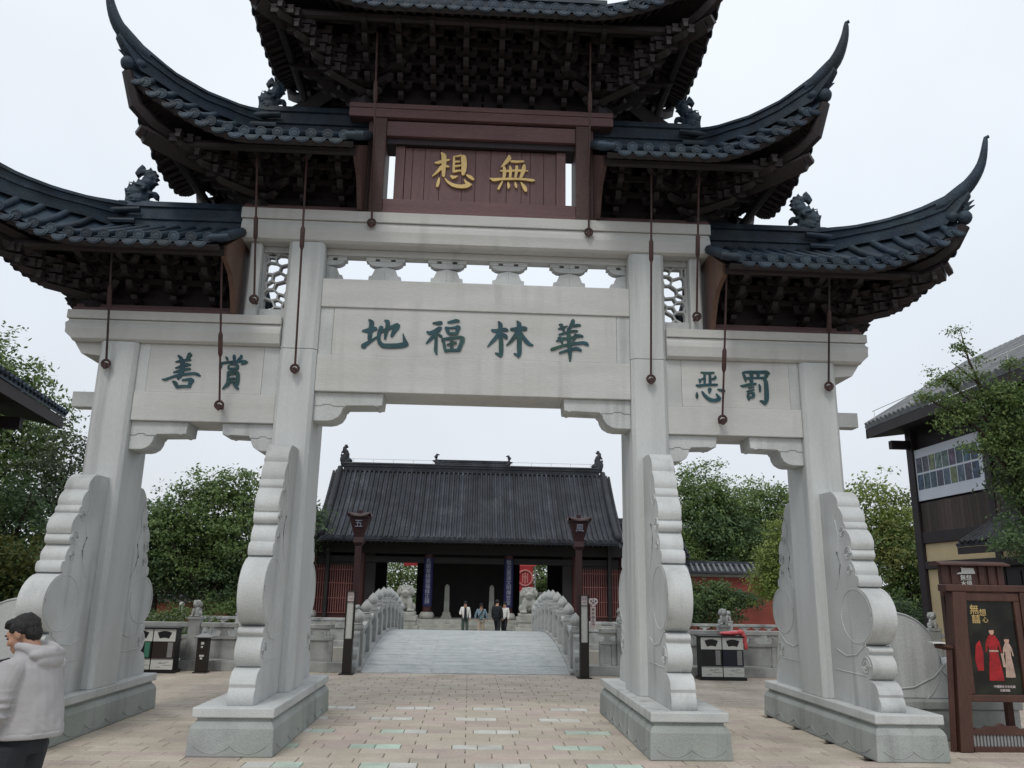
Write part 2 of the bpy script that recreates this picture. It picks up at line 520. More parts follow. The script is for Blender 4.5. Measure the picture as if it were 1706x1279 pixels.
CH={"di":[[[-1.69,5.59,0.0134],[-1.612,5.598,0.0364],[-1.551,5.617,0.0364],[-1.5,5.632,0.0332],[-1.481,5.63,0.0225]],[[-1.602,5.767,0.0172],[-1.558,5.738,0.0387],[-1.563,5.649,0.0364],[-1.573,5.556,0.0332],[-1.578,5.457,0.0294]],[[-1.667,5.347,0.0437],[-1.621,5.39,0.0309],[-1.551,5.438,0.0213],[-1.456,5.515,0.0118]],[[-1.413,5.666,0.0295],[-1.416,5.627,0.0332],[-1.434,5.582,0.0343],[-1.445,5.505,0.0257],[-1.433,5.429,0.0299],[-1.381,5.37,0.0363],[-1.287,5.367,0.0384],[-1.131,5.377,0.0395],[-1.039,5.402,0.0438],[-1.007,5.403,0.0246]],[[-1.034,5.403,0.0427],[-1.063,5.479,0.0225],[-1.086,5.572,0.0054]],[[-1.455,5.584,0.0203],[-1.383,5.6,0.0257],[-1.302,5.642,0.0241],[-1.225,5.678,0.0311],[-1.179,5.696,0.0376],[-1.147,5.685,0.0247]],[[-1.173,5.679,0.0419],[-1.216,5.606,0.0332],[-1.254,5.522,0.0225]],[[-1.366,5.764,0.0161],[-1.321,5.752,0.0322],[-1.316,5.708,0.0322],[-1.327,5.63,0.0295],[-1.343,5.541,0.0241],[-1.35,5.475,0.015]]],"fu":[[[-0.65,5.747,0.0119],[-0.576,5.749,0.0313],[-0.517,5.757,0.0281]],[[-0.734,5.611,0.0134],[-0.696,5.585,0.0295],[-0.624,5.615,0.0296],[-0.552,5.667,0.0312],[-0.52,5.678,0.0205]],[[-0.541,5.656,0.0301],[-0.611,5.576,0.0258],[-0.681,5.486,0.0257],[-0.736,5.426,0.0096]],[[-0.602,5.599,0.0269],[-0.591,5.516,0.0242],[-0.589,5.407,0.0241],[-0.591,5.324,0.0278],[-0.572,5.26,0.0117]],[[-0.559,5.57,0.0161],[-0.516,5.547,0.0226],[-0.504,5.525,0.0118]],[[-0.429,5.766,0.0119],[-0.366,5.779,0.0243],[-0.298,5.798,0.0281],[-0.255,5.793,0.0173]],[[-0.461,5.689,0.0135],[-0.424,5.632,0.028],[-0.396,5.584,0.0204]],[[-0.458,5.69,0.0097],[-0.378,5.677,0.0151],[-0.31,5.691,0.0178],[-0.263,5.704,0.0297]],[[-0.258,5.702,0.0334],[-0.277,5.648,0.0269],[-0.291,5.584,0.0247]],[[-0.402,5.588,0.0226],[-0.333,5.593,0.0226],[-0.275,5.592,0.0205]],[[-0.498,5.497,0.0225],[-0.47,5.438,0.0214],[-0.456,5.356,0.0241],[-0.433,5.305,0.015]],[[-0.503,5.497,0.015],[-0.41,5.516,0.0204],[-0.305,5.531,0.0204],[-0.221,5.544,0.0204],[-0.178,5.519,0.0247]],[[-0.189,5.519,0.0355],[-0.222,5.419,0.0295],[-0.251,5.333,0.0332]],[[-0.455,5.323,0.0225],[-0.351,5.332,0.0203],[-0.246,5.336,0.0225]],[[-0.36,5.519,0.0258],[-0.357,5.442,0.0257],[-0.354,5.343,0.0257]],[[-0.427,5.416,0.0096],[-0.354,5.435,0.0204],[-0.287,5.454,0.0177]]],"lin":[[[0.238,5.668,0.019],[0.278,5.654,0.0276],[0.356,5.669,0.0259],[0.447,5.684,0.0323],[0.479,5.669,0.0173]],[[0.331,5.808,0.0104],[0.368,5.767,0.0346],[0.362,5.672,0.0317],[0.376,5.554,0.0333],[0.384,5.407,0.0355],[0.384,5.284,0.0297],[0.379,5.248,0.0103]],[[0.296,5.311,0.0103],[0.342,5.292,0.024],[0.381,5.27,0.0217]],[[0.357,5.63,0.0334],[0.302,5.552,0.0287],[0.242,5.479,0.0241],[0.179,5.404,0.008]],[[0.403,5.614,0.0201],[0.449,5.574,0.0334],[0.462,5.542,0.0207]],[[0.523,5.692,0.0219],[0.571,5.688,0.0288],[0.656,5.711,0.0317],[0.752,5.706,0.0358]],[[0.611,5.826,0.0087],[0.649,5.789,0.0358],[0.648,5.681,0.0346],[0.653,5.534,0.0368],[0.655,5.387,0.0367],[0.659,5.293,0.0286],[0.64,5.246,0.008]],[[0.577,5.311,0.0103],[0.611,5.297,0.0189],[0.645,5.281,0.024]],[[0.628,5.639,0.0392],[0.573,5.561,0.0311],[0.518,5.488,0.023],[0.462,5.436,0.008]],[[0.679,5.647,0.0144],[0.714,5.565,0.0288],[0.772,5.49,0.0333],[0.817,5.457,0.0218],[0.865,5.452,0.008]]],"hua":[[[1.467,5.869,0.0278],[1.455,5.814,0.0358],[1.424,5.756,0.0277],[1.382,5.697,0.0203]],[[1.461,5.769,0.0173],[1.528,5.788,0.0247],[1.579,5.79,0.0148]],[[1.251,5.791,0.0111],[1.285,5.789,0.0271],[1.309,5.739,0.0234],[1.327,5.689,0.0172]],[[1.24,5.721,0.0111],[1.285,5.732,0.0185],[1.339,5.753,0.0148],[1.379,5.77,0.008]],[[1.249,5.63,0.0123],[1.303,5.644,0.0184],[1.376,5.672,0.0172],[1.467,5.694,0.0209],[1.533,5.695,0.0148]],[[1.382,5.678,0.0215],[1.4,5.629,0.0332],[1.409,5.503,0.0355],[1.415,5.409,0.033],[1.418,5.316,0.0275],[1.418,5.21,0.0097]],[[1.213,5.528,0.0123],[1.267,5.549,0.0233],[1.315,5.569,0.0221],[1.364,5.571,0.0202],[1.448,5.592,0.0147],[1.527,5.619,0.0295],[1.582,5.621,0.0234],[1.615,5.61,0.0135]],[[1.234,5.582,0.011],[1.273,5.587,0.0202],[1.291,5.537,0.0257],[1.304,5.488,0.011]],[[1.497,5.648,0.0172],[1.497,5.594,0.0246],[1.46,5.536,0.0135]],[[1.135,5.391,0.0232],[1.207,5.418,0.0232],[1.304,5.456,0.0196],[1.406,5.481,0.0233],[1.527,5.501,0.0233],[1.618,5.516,0.0233],[1.672,5.499,0.027],[1.696,5.475,0.011]],[[1.256,5.342,0.0147],[1.328,5.369,0.0171],[1.436,5.404,0.0232],[1.533,5.419,0.0269],[1.587,5.39,0.0171]]],"xiang":[[[-0.742,8.528,0.0081],[-0.697,8.53,0.0255],[-0.608,8.563,0.0261],[-0.518,8.592,0.0157],[-0.5,8.593,0.0075]],[[-0.642,8.71,0.0139],[-0.6,8.674,0.0395],[-0.593,8.557,0.0406],[-0.596,8.4,0.0318],[-0.592,8.294,0.0242]],[[-0.626,8.461,0.0312],[-0.685,8.377,0.0219],[-0.769,8.289,0.0063]],[[-0.565,8.477,0.022],[-0.525,8.469,0.0156],[-0.504,8.466,0.0075]],[[-0.437,8.64,0.0163],[-0.434,8.533,0.0197],[-0.434,8.373,0.0179]],[[-0.44,8.649,0.0105],[-0.367,8.662,0.0139],[-0.316,8.681,0.014]],[[-0.285,8.663,0.0418],[-0.269,8.541,0.0452],[-0.271,8.415,0.0405],[-0.283,8.336,0.0248]],[[-0.426,8.559,0.0162],[-0.341,8.566,0.0151]],[[-0.423,8.474,0.0191],[-0.322,8.497,0.0151]],[[-0.431,8.383,0.022],[-0.358,8.403,0.0156],[-0.307,8.404,0.0139]],[[-0.658,8.26,0.0115],[-0.672,8.178,0.0253],[-0.686,8.105,0.019]],[[-0.571,8.258,0.0075],[-0.526,8.197,0.0196],[-0.434,8.139,0.0288],[-0.321,8.12,0.0311],[-0.209,8.137,0.0363],[-0.141,8.171,0.0127]],[[-0.263,8.253,0.0052],[-0.227,8.198,0.0219],[-0.181,8.163,0.0334]],[[-0.479,8.305,0.0127],[-0.444,8.276,0.03],[-0.417,8.283,0.0248],[-0.366,8.304,0.0063]],[[-0.226,8.332,0.0116],[-0.163,8.295,0.0312],[-0.109,8.252,0.0179]]],"wu":[[[0.451,8.709,0.0205],[0.461,8.665,0.0373],[0.408,8.595,0.031],[0.366,8.539,0.0186],[0.33,8.501,0.0081]],[[0.487,8.609,0.0205],[0.584,8.607,0.0211],[0.695,8.619,0.0174]],[[0.317,8.433,0.0099],[0.38,8.429,0.0186],[0.526,8.446,0.0173],[0.648,8.451,0.0211],[0.763,8.45,0.0081]],[[0.373,8.506,0.0186],[0.386,8.446,0.0297],[0.382,8.352,0.0272],[0.374,8.285,0.0173]],[[0.47,8.521,0.0149],[0.483,8.457,0.026],[0.479,8.357,0.021],[0.477,8.29,0.0148]],[[0.579,8.532,0.0211],[0.58,8.462,0.026],[0.567,8.361,0.021],[0.562,8.293,0.0148]],[[0.701,8.551,0.0211],[0.696,8.487,0.036],[0.673,8.392,0.0297],[0.638,8.304,0.0173]],[[0.15,8.292,0.0068],[0.208,8.264,0.0296],[0.317,8.283,0.021],[0.468,8.293,0.0185],[0.619,8.299,0.0167],[0.741,8.295,0.0185],[0.832,8.285,0.0229],[0.872,8.284,0.0111]],[[0.354,8.244,0.0111],[0.319,8.17,0.0191],[0.29,8.103,0.0172]],[[0.445,8.232,0.0086],[0.455,8.176,0.0265],[0.453,8.124,0.0123]],[[0.557,8.237,0.0086],[0.573,8.181,0.0234],[0.579,8.139,0.0111]],[[0.651,8.237,0.008],[0.706,8.16,0.0333],[0.733,8.09,0.0259]]],"shan":[[[-4.335,5.127,0.0126],[-4.293,5.094,0.0252],[-4.274,5.057,0.0252]],[[-4.169,5.159,0.0305],[-4.178,5.108,0.0304],[-4.198,5.059,0.0252]],[[-4.177,5.14,0.021],[-4.138,5.133,0.0158]],[[-4.356,5.025,0.0094],[-4.297,5.043,0.0199],[-4.223,5.058,0.0199],[-4.142,5.061,0.0121]],[[-4.348,4.935,0.0105],[-4.287,4.955,0.0199],[-4.2,4.99,0.0304],[-4.139,4.992,0.0141]],[[-4.37,4.868,0.0104],[-4.3,4.891,0.0199],[-4.207,4.915,0.0199],[-4.137,4.928,0.0194]],[[-4.264,5.057,0.0304],[-4.25,4.983,0.0356],[-4.25,4.898,0.0355],[-4.272,4.823,0.0376],[-4.296,4.769,0.0146]],[[-4.521,4.763,0.0057],[-4.479,4.753,0.0198],[-4.394,4.793,0.0167],[-4.297,4.828,0.0198],[-4.174,4.85,0.0198],[-4.075,4.863,0.0199],[-4.018,4.849,0.0225],[-3.984,4.826,0.0115]],[[-4.362,4.736,0.0146],[-4.324,4.711,0.0302],[-4.286,4.643,0.0223]],[[-4.229,4.756,0.0146],[-4.165,4.768,0.0177],[-4.1,4.774,0.024]],[[-4.084,4.765,0.0292],[-4.11,4.722,0.0302],[-4.125,4.68,0.0224]],[[-4.287,4.654,0.0224],[-4.204,4.667,0.0198],[-4.102,4.665,0.0172]]],"shang":[[[-3.645,5.125,0.0126],[-3.622,5.099,0.02],[-3.617,5.075,0.0116]],[[-3.529,5.153,0.0227],[-3.519,5.086,0.0231]],[[-3.426,5.151,0.0227],[-3.424,5.121,0.0253],[-3.472,5.093,0.0095]],[[-3.721,5.021,0.0199],[-3.654,5.034,0.02],[-3.564,5.055,0.0147],[-3.439,5.067,0.02],[-3.361,5.059,0.0295],[-3.329,5.049,0.0189]],[[-3.355,5.043,0.0242],[-3.413,5.017,0.0068]],[[-3.707,5.011,0.0252],[-3.707,4.957,0.0173],[-3.72,4.936,0.0068]],[[-3.594,4.995,0.0142],[-3.588,4.94,0.0163]],[[-3.581,5.015,0.0147],[-3.51,5.017,0.0147],[-3.464,5.013,0.0189]],[[-3.469,5.01,0.0226],[-3.462,4.949,0.0252]],[[-3.589,4.944,0.0199],[-3.462,4.949,0.0199]],[[-3.593,4.889,0.0147],[-3.582,4.807,0.0178],[-3.582,4.728,0.0198]],[[-3.599,4.896,0.0126],[-3.524,4.904,0.0142],[-3.448,4.901,0.0189]],[[-3.449,4.893,0.0252],[-3.441,4.811,0.0283],[-3.439,4.716,0.0251]],[[-3.58,4.855,0.0126],[-3.48,4.874,0.0105]],[[-3.568,4.791,0.0173],[-3.484,4.805,0.0173]],[[-3.584,4.748,0.0198],[-3.463,4.752,0.0172]],[[-3.571,4.723,0.0345],[-3.603,4.685,0.0229],[-3.646,4.641,0.0068]],[[-3.5,4.719,0.0094],[-3.456,4.684,0.023],[-3.423,4.649,0.0188]]],"e":[[[3.396,5.107,0.0121],[3.485,5.099,0.0192],[3.597,5.108,0.0156]],[[3.45,5.083,0.0171],[3.449,5.001,0.0186],[3.443,4.925,0.0141]],[[3.53,5.085,0.0187],[3.531,5.004,0.0211],[3.528,4.927,0.0186]],[[3.362,5.004,0.008],[3.378,4.979,0.0216],[3.374,4.944,0.009]],[[3.381,4.989,0.0116],[3.442,5.021,0.0141]],[[3.609,5.06,0.0121],[3.618,5.032,0.0222],[3.577,5.01,0.0191],[3.551,5.004,0.0091]],[[3.313,4.908,0.01],[3.352,4.896,0.0231],[3.453,4.915,0.0191],[3.638,4.923,0.0171]],[[3.321,4.799,0.0055],[3.321,4.744,0.024],[3.32,4.702,0.011]],[[3.52,4.856,0.0321],[3.513,4.82,0.0191],[3.507,4.785,0.0065]],[[3.639,4.854,0.0065],[3.684,4.84,0.0191],[3.738,4.827,0.0281]],[[3.399,4.812,0.012],[3.431,4.757,0.022],[3.493,4.698,0.027],[3.567,4.675,0.027],[3.647,4.693,0.027],[3.679,4.714,0.0135]],[[3.614,4.783,0.009],[3.635,4.748,0.019],[3.658,4.713,0.029]]],"fa":[[[4.034,5.126,0.0121],[4.06,5.061,0.0242],[4.076,4.985,0.0131]],[[4.039,5.127,0.0142],[4.125,5.134,0.0243],[4.276,5.134,0.0243],[4.403,5.143,0.0294],[4.442,5.117,0.0182]],[[4.417,5.13,0.0294],[4.382,5.06,0.0293]],[[4.069,5.035,0.0217],[4.22,5.045,0.0141],[4.373,5.05,0.0192]],[[4.17,5.123,0.0283],[4.165,5.043,0.0263]],[[4.27,5.126,0.0243],[4.266,5.046,0.0192]],[[4.149,5.022,0.0242],[4.167,4.982,0.0293]],[[3.988,4.92,0.0065],[4.032,4.912,0.0216],[4.124,4.94,0.0242],[4.226,4.953,0.0182]],[[4.111,4.886,0.0121],[4.192,4.901,0.0116]],[[4.083,4.832,0.0136],[4.195,4.861,0.0116]],[[4.091,4.792,0.0141],[4.098,4.741,0.0216],[4.108,4.697,0.009]],[[4.091,4.802,0.009],[4.187,4.815,0.0141]],[[4.182,4.809,0.0166],[4.184,4.769,0.0216],[4.168,4.739,0.0166]],[[4.103,4.741,0.0191],[4.168,4.743,0.0141]],[[4.273,4.948,0.0081],[4.285,4.899,0.0186],[4.281,4.833,0.0111]],[[4.361,5.039,0.0217],[4.382,4.978,0.0293],[4.382,4.851,0.0317],[4.377,4.724,0.0331],[4.347,4.642,0.018]],[[4.273,4.696,0.008],[4.309,4.682,0.0191],[4.348,4.657,0.0241]]]}
# ------------------------------------------------------------ the memorial gateway: stone
gate = thing('memorial_gateway', 'tall pale stone memorial gateway with five dark tiled wooden roofs and upturned eaves', 'gateway')
A1, A2, B1, B2 = 2.183, 3.116, 4.875, 5.719          # plinth slabs
C1, C2, O1, O2 = 2.328, 2.869, 4.895, 5.444          # columns
PD = 1.864

def wave_line(mb, p0, p1, nrm, n):
    """carved wave along the foot of a plinth face"""
    p0, p1, nrm = Vector(p0), Vector(p1), Vector(nrm)
    pts = []
    N = n * 12
    for i in range(N + 1):
        t = i / N
        ph = (t * n) % 1.0
        h = 0.040 + 0.085 * (1 - abs(math.sin(math.pi * ph)) ** 0.85)
        q = p0.lerp(p1, t) + nrm * 0.002
        pts.append((q.x, q.y, h))
    mb.tube(pts, 0.0065, 5)

for s in (-1, 1):
    for a, b in ((A1, A2), (B1, B2)):
        m = MB()
        f = 0.006
        x0, x1 = min(s * a, s * b), max(s * a, s * b)
        prof = [(0.0, f + 0.014), (0.02, f + 0.016), (0.30, f + 0.004), (0.345, -0.012), (0.372, -0.035), (0.376, -0.05), (0.414, -0.05)]
        ring = [(x0 - p, x1 + p, -PD - p, PD + p, z) for z, p in prof]
        vs, fs = [], []
        for q in ring:
            vs += [(q[0], q[2], q[4]), (q[1], q[2], q[4]), (q[1], q[3], q[4]), (q[0], q[3], q[4])]
        for i in range(len(ring) - 1):
            for k in range(4):
                fs.append((i * 4 + k, i * 4 + (k + 1) % 4, (i + 1) * 4 + (k + 1) % 4, (i + 1) * 4 + k))
        fs += [(3, 2, 1, 0), tuple(range(len(vs) - 4, len(vs)))]
        m.add(vs, fs)
        pl = add('plinth', m, 'stone_base', gate, bevel=0.012)
        w = MB()
        y = -PD - f - 0.012
        wave_line(w, (x0 + 0.06, y, 0), (x1 - 0.06, y, 0), (0, -1, 0), 2)
        for xx, sg in ((x0 - f - 0.012, -1), (x1 + f + 0.012, 1)):
            wave_line(w, (xx, -PD + 0.15, 0), (xx, PD - 0.1, 0), (sg, 0, 0), 6)
        add('wave_carving', w, 'stone_base', pl, smooth=True)
        sl = MB().box(x0, x1, -PD, PD, 0.414, 0.525)
        add('slab', sl, 'stone', pl, bevel=0.014)

def chamfer_rect(x0, x1, y0, y1, c):
    return [(x0 + c, y0), (x1 - c, y0), (x1, y0 + c), (x1, y1 - c), (x1 - c, y1), (x0 + c, y1), (x0, y1 - c), (x0, y0 + c)]
for s in (-1, 1):
    x0, x1 = sorted((s * C1, s * C2))
    sc_ = add('stone_column', MB().prism(chamfer_rect(x0, x1, -0.417, 0.55, 0.055), 'z', 0.525, 5.266), 'stone_v', gate, bevel=0.008)
    add('column_block', MB().prism(chamfer_rect(x0, x1, -0.417, 0.55, 0.055), 'z', 5.272, 6.958), 'stone_v', sc_, bevel=0.008)
    x0, x1 = sorted((s * O1, s * O2))
    add('stone_column', MB().prism(chamfer_rect(x0, x1, -0.417, 0.417, 0.055), 'z', 0.525, 5.295), 'stone_v', gate, bevel=0.012)
    # short column and lattice beside the tall column, above the side beam
    x0, x1 = sorted((s * 3.29, s * 3.47))
    add('short_column', MB().prism(chamfer_rect(x0, x1, -0.33, 0.20, 0.03), 'z', 5.756, 6.956), 'stone_v', gate, bevel=0.006)
    x0, x1 = sorted((s * 2.871, s * 3.288))
    lat = MB()
    xi0, xi1 = sorted((s * 2.885, s * 3.255))
    lat.box(x0, x1, -0.2, 0.06, 5.756, 5.935)
    add('lattice_head', MB().box(x0, x1, -0.18, 0.06, 6.865, 6.956), 'stone', gate, bevel=0.006)
    lp = add('lattice_panel', lat, 'stone', gate, bevel=0.006)
    bars = MB()
    rr = random.Random(5 if s > 0 else 9)
    bx0, bx1 = x0 + 0.03, x1 - 0.03
    bars.box(x0, bx0, -0.15, 0.0, 5.936, 6.864); bars.box(bx1, x1, -0.15, 0.0, 5.936, 6.864)
    # cracked-ice pattern: edges between nearest cells
    cells = [(bx0 + (i + 0.5 + rr.uniform(-.33, .33)) * (bx1 - bx0) / 2, 5.936 + (j + 0.5 + rr.uniform(-.33, .33)) * 0.928 / 6) for i in range(-1, 3) for j in range(-1, 7)]
    from mathutils.geometry import delaunay_2d_cdt
    dv, de, df, *_ = delaunay_2d_cdt([Vector(c) for c in cells], [], [], 0, 1e-5)
    cen = {}; edges = {}
    for fi, fc in enumerate(df):
        A, B, C_ = [Vector(dv[i]) for i in fc]
        d = 2 * (A.x * (B.y - C_.y) + B.x * (C_.y - A.y) + C_.x * (A.y - B.y))
        if abs(d) < 1e-9:
            cc = (A + B + C_) / 3
        else:
            cc = (A + B + C_) / 3
        cen[fi] = cc
        for i in range(3):
            edges.setdefault(tuple(sorted((fc[i], fc[(i + 1) % 3]))), []).append(fi)
    kk = 0
    for ed, fl in edges.items():
        if len(fl) == 2:
            p, q = cen[fl[0]], cen[fl[1]]
            def clampp(v): return Vector((min(max(v.x, bx0), bx1), min(max(v.y, 5.936), 6.864)))
            p, q = clampp(p), clampp(q)
            if (p - q).length < 0.02: continue
            d = (q - p).normalized(); nn = Vector((-d.y, d.x)) * 0.014
            p2, q2 = p - d * 0.012, q + d * 0.012
            kk += 1
            o_ = 0.0004 * (kk % 23)
            bars.prism([(p2.x + nn.x, p2.y + nn.y), (q2.x + nn.x, q2.y + nn.y), (q2.x - nn.x, q2.y - nn.y), (p2.x - nn.x, p2.y - nn.y)], 'y', -0.13 - o_, -0.03 + o_)
    add('lattice_bars', bars, 'stone', lp)

# drum stones (front and back of each column): arcs stacked from the base up
def drum_profile(f):
    zz = lambda z: 0.525 + (z - 0.525) * f
    def arc(z0, z1, e0, e1, b, n=5):
        return [(e0 + (e1 - e0) * t + b * math.sin(math.pi * t) ** 0.7, zz(z0 + (z1 - z0) * t)) for t in [i / n for i in range(n + 1)]]
    P = []
    P += arc(0.525, 0.715, 1.70, 1.68, 0.035)
    P += [(1.675, zz(0.72)), (1.69, zz(0.76)), (1.66, zz(0.84)), (1.60, zz(0.90)), (1.50, zz(0.93))]
    P += [(1.46, zz(0.935))] + arc(0.945, 1.285, 1.50, 1.50, 0.10)
    P += arc(1.295, 1.395, 1.50, 1.50, 0.045)
    cz = (zz(1.40) + zz(2.25)) / 2; rz = (zz(2.25) - zz(1.40)) / 2
    P += [(1.27 + 0.45 * math.cos(t), cz + rz * math.sin(t)) for t in [R(-78 + 156 * i / 14) for i in range(15)]]
    P += [(1.34, zz(2.255))] + arc(2.262, 2.415, 1.40, 1.39, 0.025, 4)
    P += [(1.35, zz(2.42))] + arc(2.43, 2.665, 1.33, 1.22, 0.05)
    P += arc(2.675, 2.815, 1.27, 1.25, 0.045)
    P += arc(2.825, 3.125, 1.27, 1.16, 0.07)
    P += arc(3.135, 3.245, 1.14, 1.11, 0.03)
    P += arc(3.255, 3.495, 1.10, 0.99, 0.05)
    P += arc(3.505, 3.74, 0.98, 0.86, 0.05)
    P += [(0.80, zz(3.77)), (0.62, zz(3.78))]
    return P
def ring_pts(cx, cy, r, a0, a1, n, x, rz=None):
    return [(x, cx + r * math.cos(R(a0 + (a1 - a0) * i / n)), cy + (rz or r) * math.sin(R(a0 + (a1 - a0) * i / n))) for i in range(n + 1)]
for s in (-1, 1):
    for xc, f, yin, yback in ((2.625, 1.0, 0.417, 0.55), (5.19, 0.855, 0.417, 0.417)):
        for sg in (-1, 1):
            yi = yin if sg < 0 else yback
            P = drum_profile(f)
            zz = lambda z: 0.525 + (z - 0.525) * f
            poly = [(yi + 0.001, 0.526)] + P + [(yi + 0.001, zz(3.78))]
            poly = [(sg * p[0], p[1]) for p in poly]
            X0, X1 = s * xc - 0.155, s * xc + 0.155
            d = add('drum_stone', MB().prism(poly, 'x', X0, X1), 'stone', gate, smooth=38, bevel=0.012)
            rl = MB()
            cz = (zz(1.40) + zz(2.25)) / 2; rz = (zz(2.25) - zz(1.40)) / 2
            for xx in (X0, X1):
                k = 0.86
                rl.tube(ring_pts(sg * 1.25, cz, 0.42, 0, 360, 36, xx, rz * 0.93), 0.0065, 5, cap=False)
                rl.tube([(xx, sg * a, zz(b)) for a, b in ((0.62, 1.30), (0.9, 1.22), (1.2, 1.26), (1.45, 1.42))], 0.010, 5)
                rl.tube([(xx, sg * a, zz(b)) for a, b in ((0.56, 0.99), (0.95, 0.985), (1.42, 0.985))], 0.008, 5)
                # scrolls
                for cy_, cz_, r_ in ((1.42, 1.12, 0.12), (1.17, 2.76, 0.10), (1.18, 2.5, 0.07), (1.05, 3.1, 0.075)):
                    sp = []
                    for i in range(26):
                        a = i / 25 * 4.2 * math.pi
                        q = r_ * (1 - i / 25 * 0.85)
                        sp.append((xx, sg * (cy_ + q * math.cos(a)), zz(cz_) + q * math.sin(a)))
                    rl.tube(sp, 0.011, 5)
                rl.tube([(xx, sg * a, zz(b)) for a, b in ((0.98, 3.55), (0.86, 3.3), (0.93, 3.05), (0.84, 2.8), (0.92, 2.6), (0.86, 2.4), (0.72, 2.2))], 0.012, 5)
            add('scroll_carving', rl, 'stone', d, smooth=True)
# wing drum stones on the outer sides
for s in (-1, 1):
    m = MB().box(5.73, 7.62, -0.42, 0.40, 0.0, 0.40); m.box(5.725, 7.66, -0.45, 0.43, 0.403, 0.51)
    if s < 0: m.mirx()
    wp = add('plinth', m, 'stone_base', gate, bevel=0.014)
    poly = [(5.45, 0.512), (7.30, 0.512), (7.30, 0.62), (7.20, 0.70), (7.12, 0.74), (7.16, 0.84), (7.12, 0.98), (7.0, 1.05), (6.86, 1.03), (6.76, 0.96)]
    poly += [(6.08 + 0.66 * math.cos(R(a)), 1.02 + 0.66 * math.sin(R(a))) for a in range(0, 91, 9)]
    poly += [(5.9, 1.66), (5.7, 1.75), (5.6, 2.0), (5.45, 2.05)]
    m = MB().prism(poly, 'y', -0.16, 0.16)
    if s < 0: m.mirx()
    d = add('drum_stone', m, 'stone', gate, smooth=38, bevel=0.012)
    rl = MB()
    rl.tube([(6.08 + 0.645 * math.cos(R(a)), -0.165, 1.02 + 0.645 * math.sin(R(a))) for a in range(-60, 100, 8)], 0.010, 5)
    rl.tube([(x, -0.165, z) for x, z in ((5.9, 0.62), (6.3, 0.66), (6.6, 0.8), (6.78, 0.98))], 0.014, 5)
    rl.tube([(x, -0.165, z) for x, z in ((6.72, 0.9), (6.85, 0.75), (7.0, 0.65), (7.28, 0.63))], 0.012, 5)
    rl.tube([(6.98 + 0.11 * (1 - i / 26) * math.cos(i * .5), -0.165, 0.87 + 0.11 * (1 - i / 26) * math.sin(i * .5)) for i in range(26)], 0.010, 5)
    if s < 0: rl.mirx()
    add('scroll_carving', rl, 'stone', d, smooth=True)

# beams
YB = -0.443
def beam_prof(z0, zs, z1, yf=YB, yb=0.52):
    """cross-section (y, z): slab on top, moulded belly below"""
    h = zs - z0
    return [(yf + 0.06, z0), (yf + 0.012, z0 + 0.03), (yf, z0 + h * 0.35), (yf - 0.012, z0 + h * 0.55), (yf + 0.005, z0 + h * 0.78), (yf + 0.03, zs - 0.03), (yf + 0.032, zs - 0.004),
            (yb - 0.03, zs - 0.004), (yb, z0 + h * 0.35), (yb - 0.06, z0)]
m = MB().prism(beam_prof(6.960, 7.310, 7.482, YB, 0.32), 'x', -3.60, 3.60)
cb = add('crossbeam', m, 'stone_h', gate, bevel=0.008)
add('slab', MB().box(-3.616, 3.616, YB, 0.34, 7.312, 7.482), 'stone_h', cb, bevel=0.008)
for s in (-1, 1):
    x0, x1 = sorted((s * 2.871, s * 5.90))
    cb = MB()
    pr_ = beam_prof(5.297, 5.622, 5.754)
    # the outer end curves in towards the underside
    vs = []; n = len(pr_)
    for xa, fn in ((2.871, lambda z: 0), (5.94, lambda z: -0.085 if z < 5.33 else (-0.02 if z < 5.36 else (0.0 if z < 5.5 else (0.03 if z < 5.57 else -0.005))))):
        vs += [(s * (xa + fn(z)), y, z) for y, z in pr_]
    cb.add(vs, [tuple(range(n)), tuple(range(n, 2 * n))] + [(i, (i + 1) % n, n + (i + 1) % n, n + i) for i in range(n)])
    cb = add('crossbeam', cb, 'stone_h', gate, bevel=0.008)
    x0, x1 = sorted((s * 2.871, s * 5.956))
    add('slab', MB().box(x0, x1, YB, 0.52, 5.624, 5.754), 'stone_h', cb, bevel=0.008)
    # slanted soffit block under the overhang
    sb = MB().prism([(s * 5.446, 5.294), (s * 5.85, 5.294), (s * 5.74, 5.13), (s * 5.446, 5.10)], 'y', -0.30, 0.30)
    add('beam_soffit', sb, 'stone_h', cb)
    x0, x1 = sorted((s * 5.446, s * 5.865))
    add('beam_stub', MB().box(x0, x1, -0.11, 0.11, 4.372, 4.60), 'stone', gate, bevel=0.008)

# central bay
X = C1 - 0.001
ub = add('upper_beam', MB().box(-X, X, -0.362, 0.30, 5.950, 6.40), 'stone_h', gate, bevel=0.012)
add('frieze_cap', MB().box(-X, X, -0.19, 0.02, 6.852, 6.958), 'stone_h', gate, bevel=0.006)
pn = add('inscription_panel', MB().box(-2.126, 2.126, -0.335, 0.40, 5.207, 5.948), 'stone_h', gate, bevel=0.004)
for s in (-1, 1):
    x0, x1 = sorted((s * 2.130, s * X))
    add('end_board', MB().box(x0, x1, -0.330, 0.40, 5.207, 5.948), 'stone', pn, bevel=0.004)
add('lower_beam', MB().box(-X, X, -0.352, 0.42, 4.653, 5.205), 'stone_h', gate, bevel=0.012)
for ch in ('di', 'fu', 'lin', 'hua'):
    add('character', brush(CH[ch], -0.336, 0.014), 'green_letter', pn)
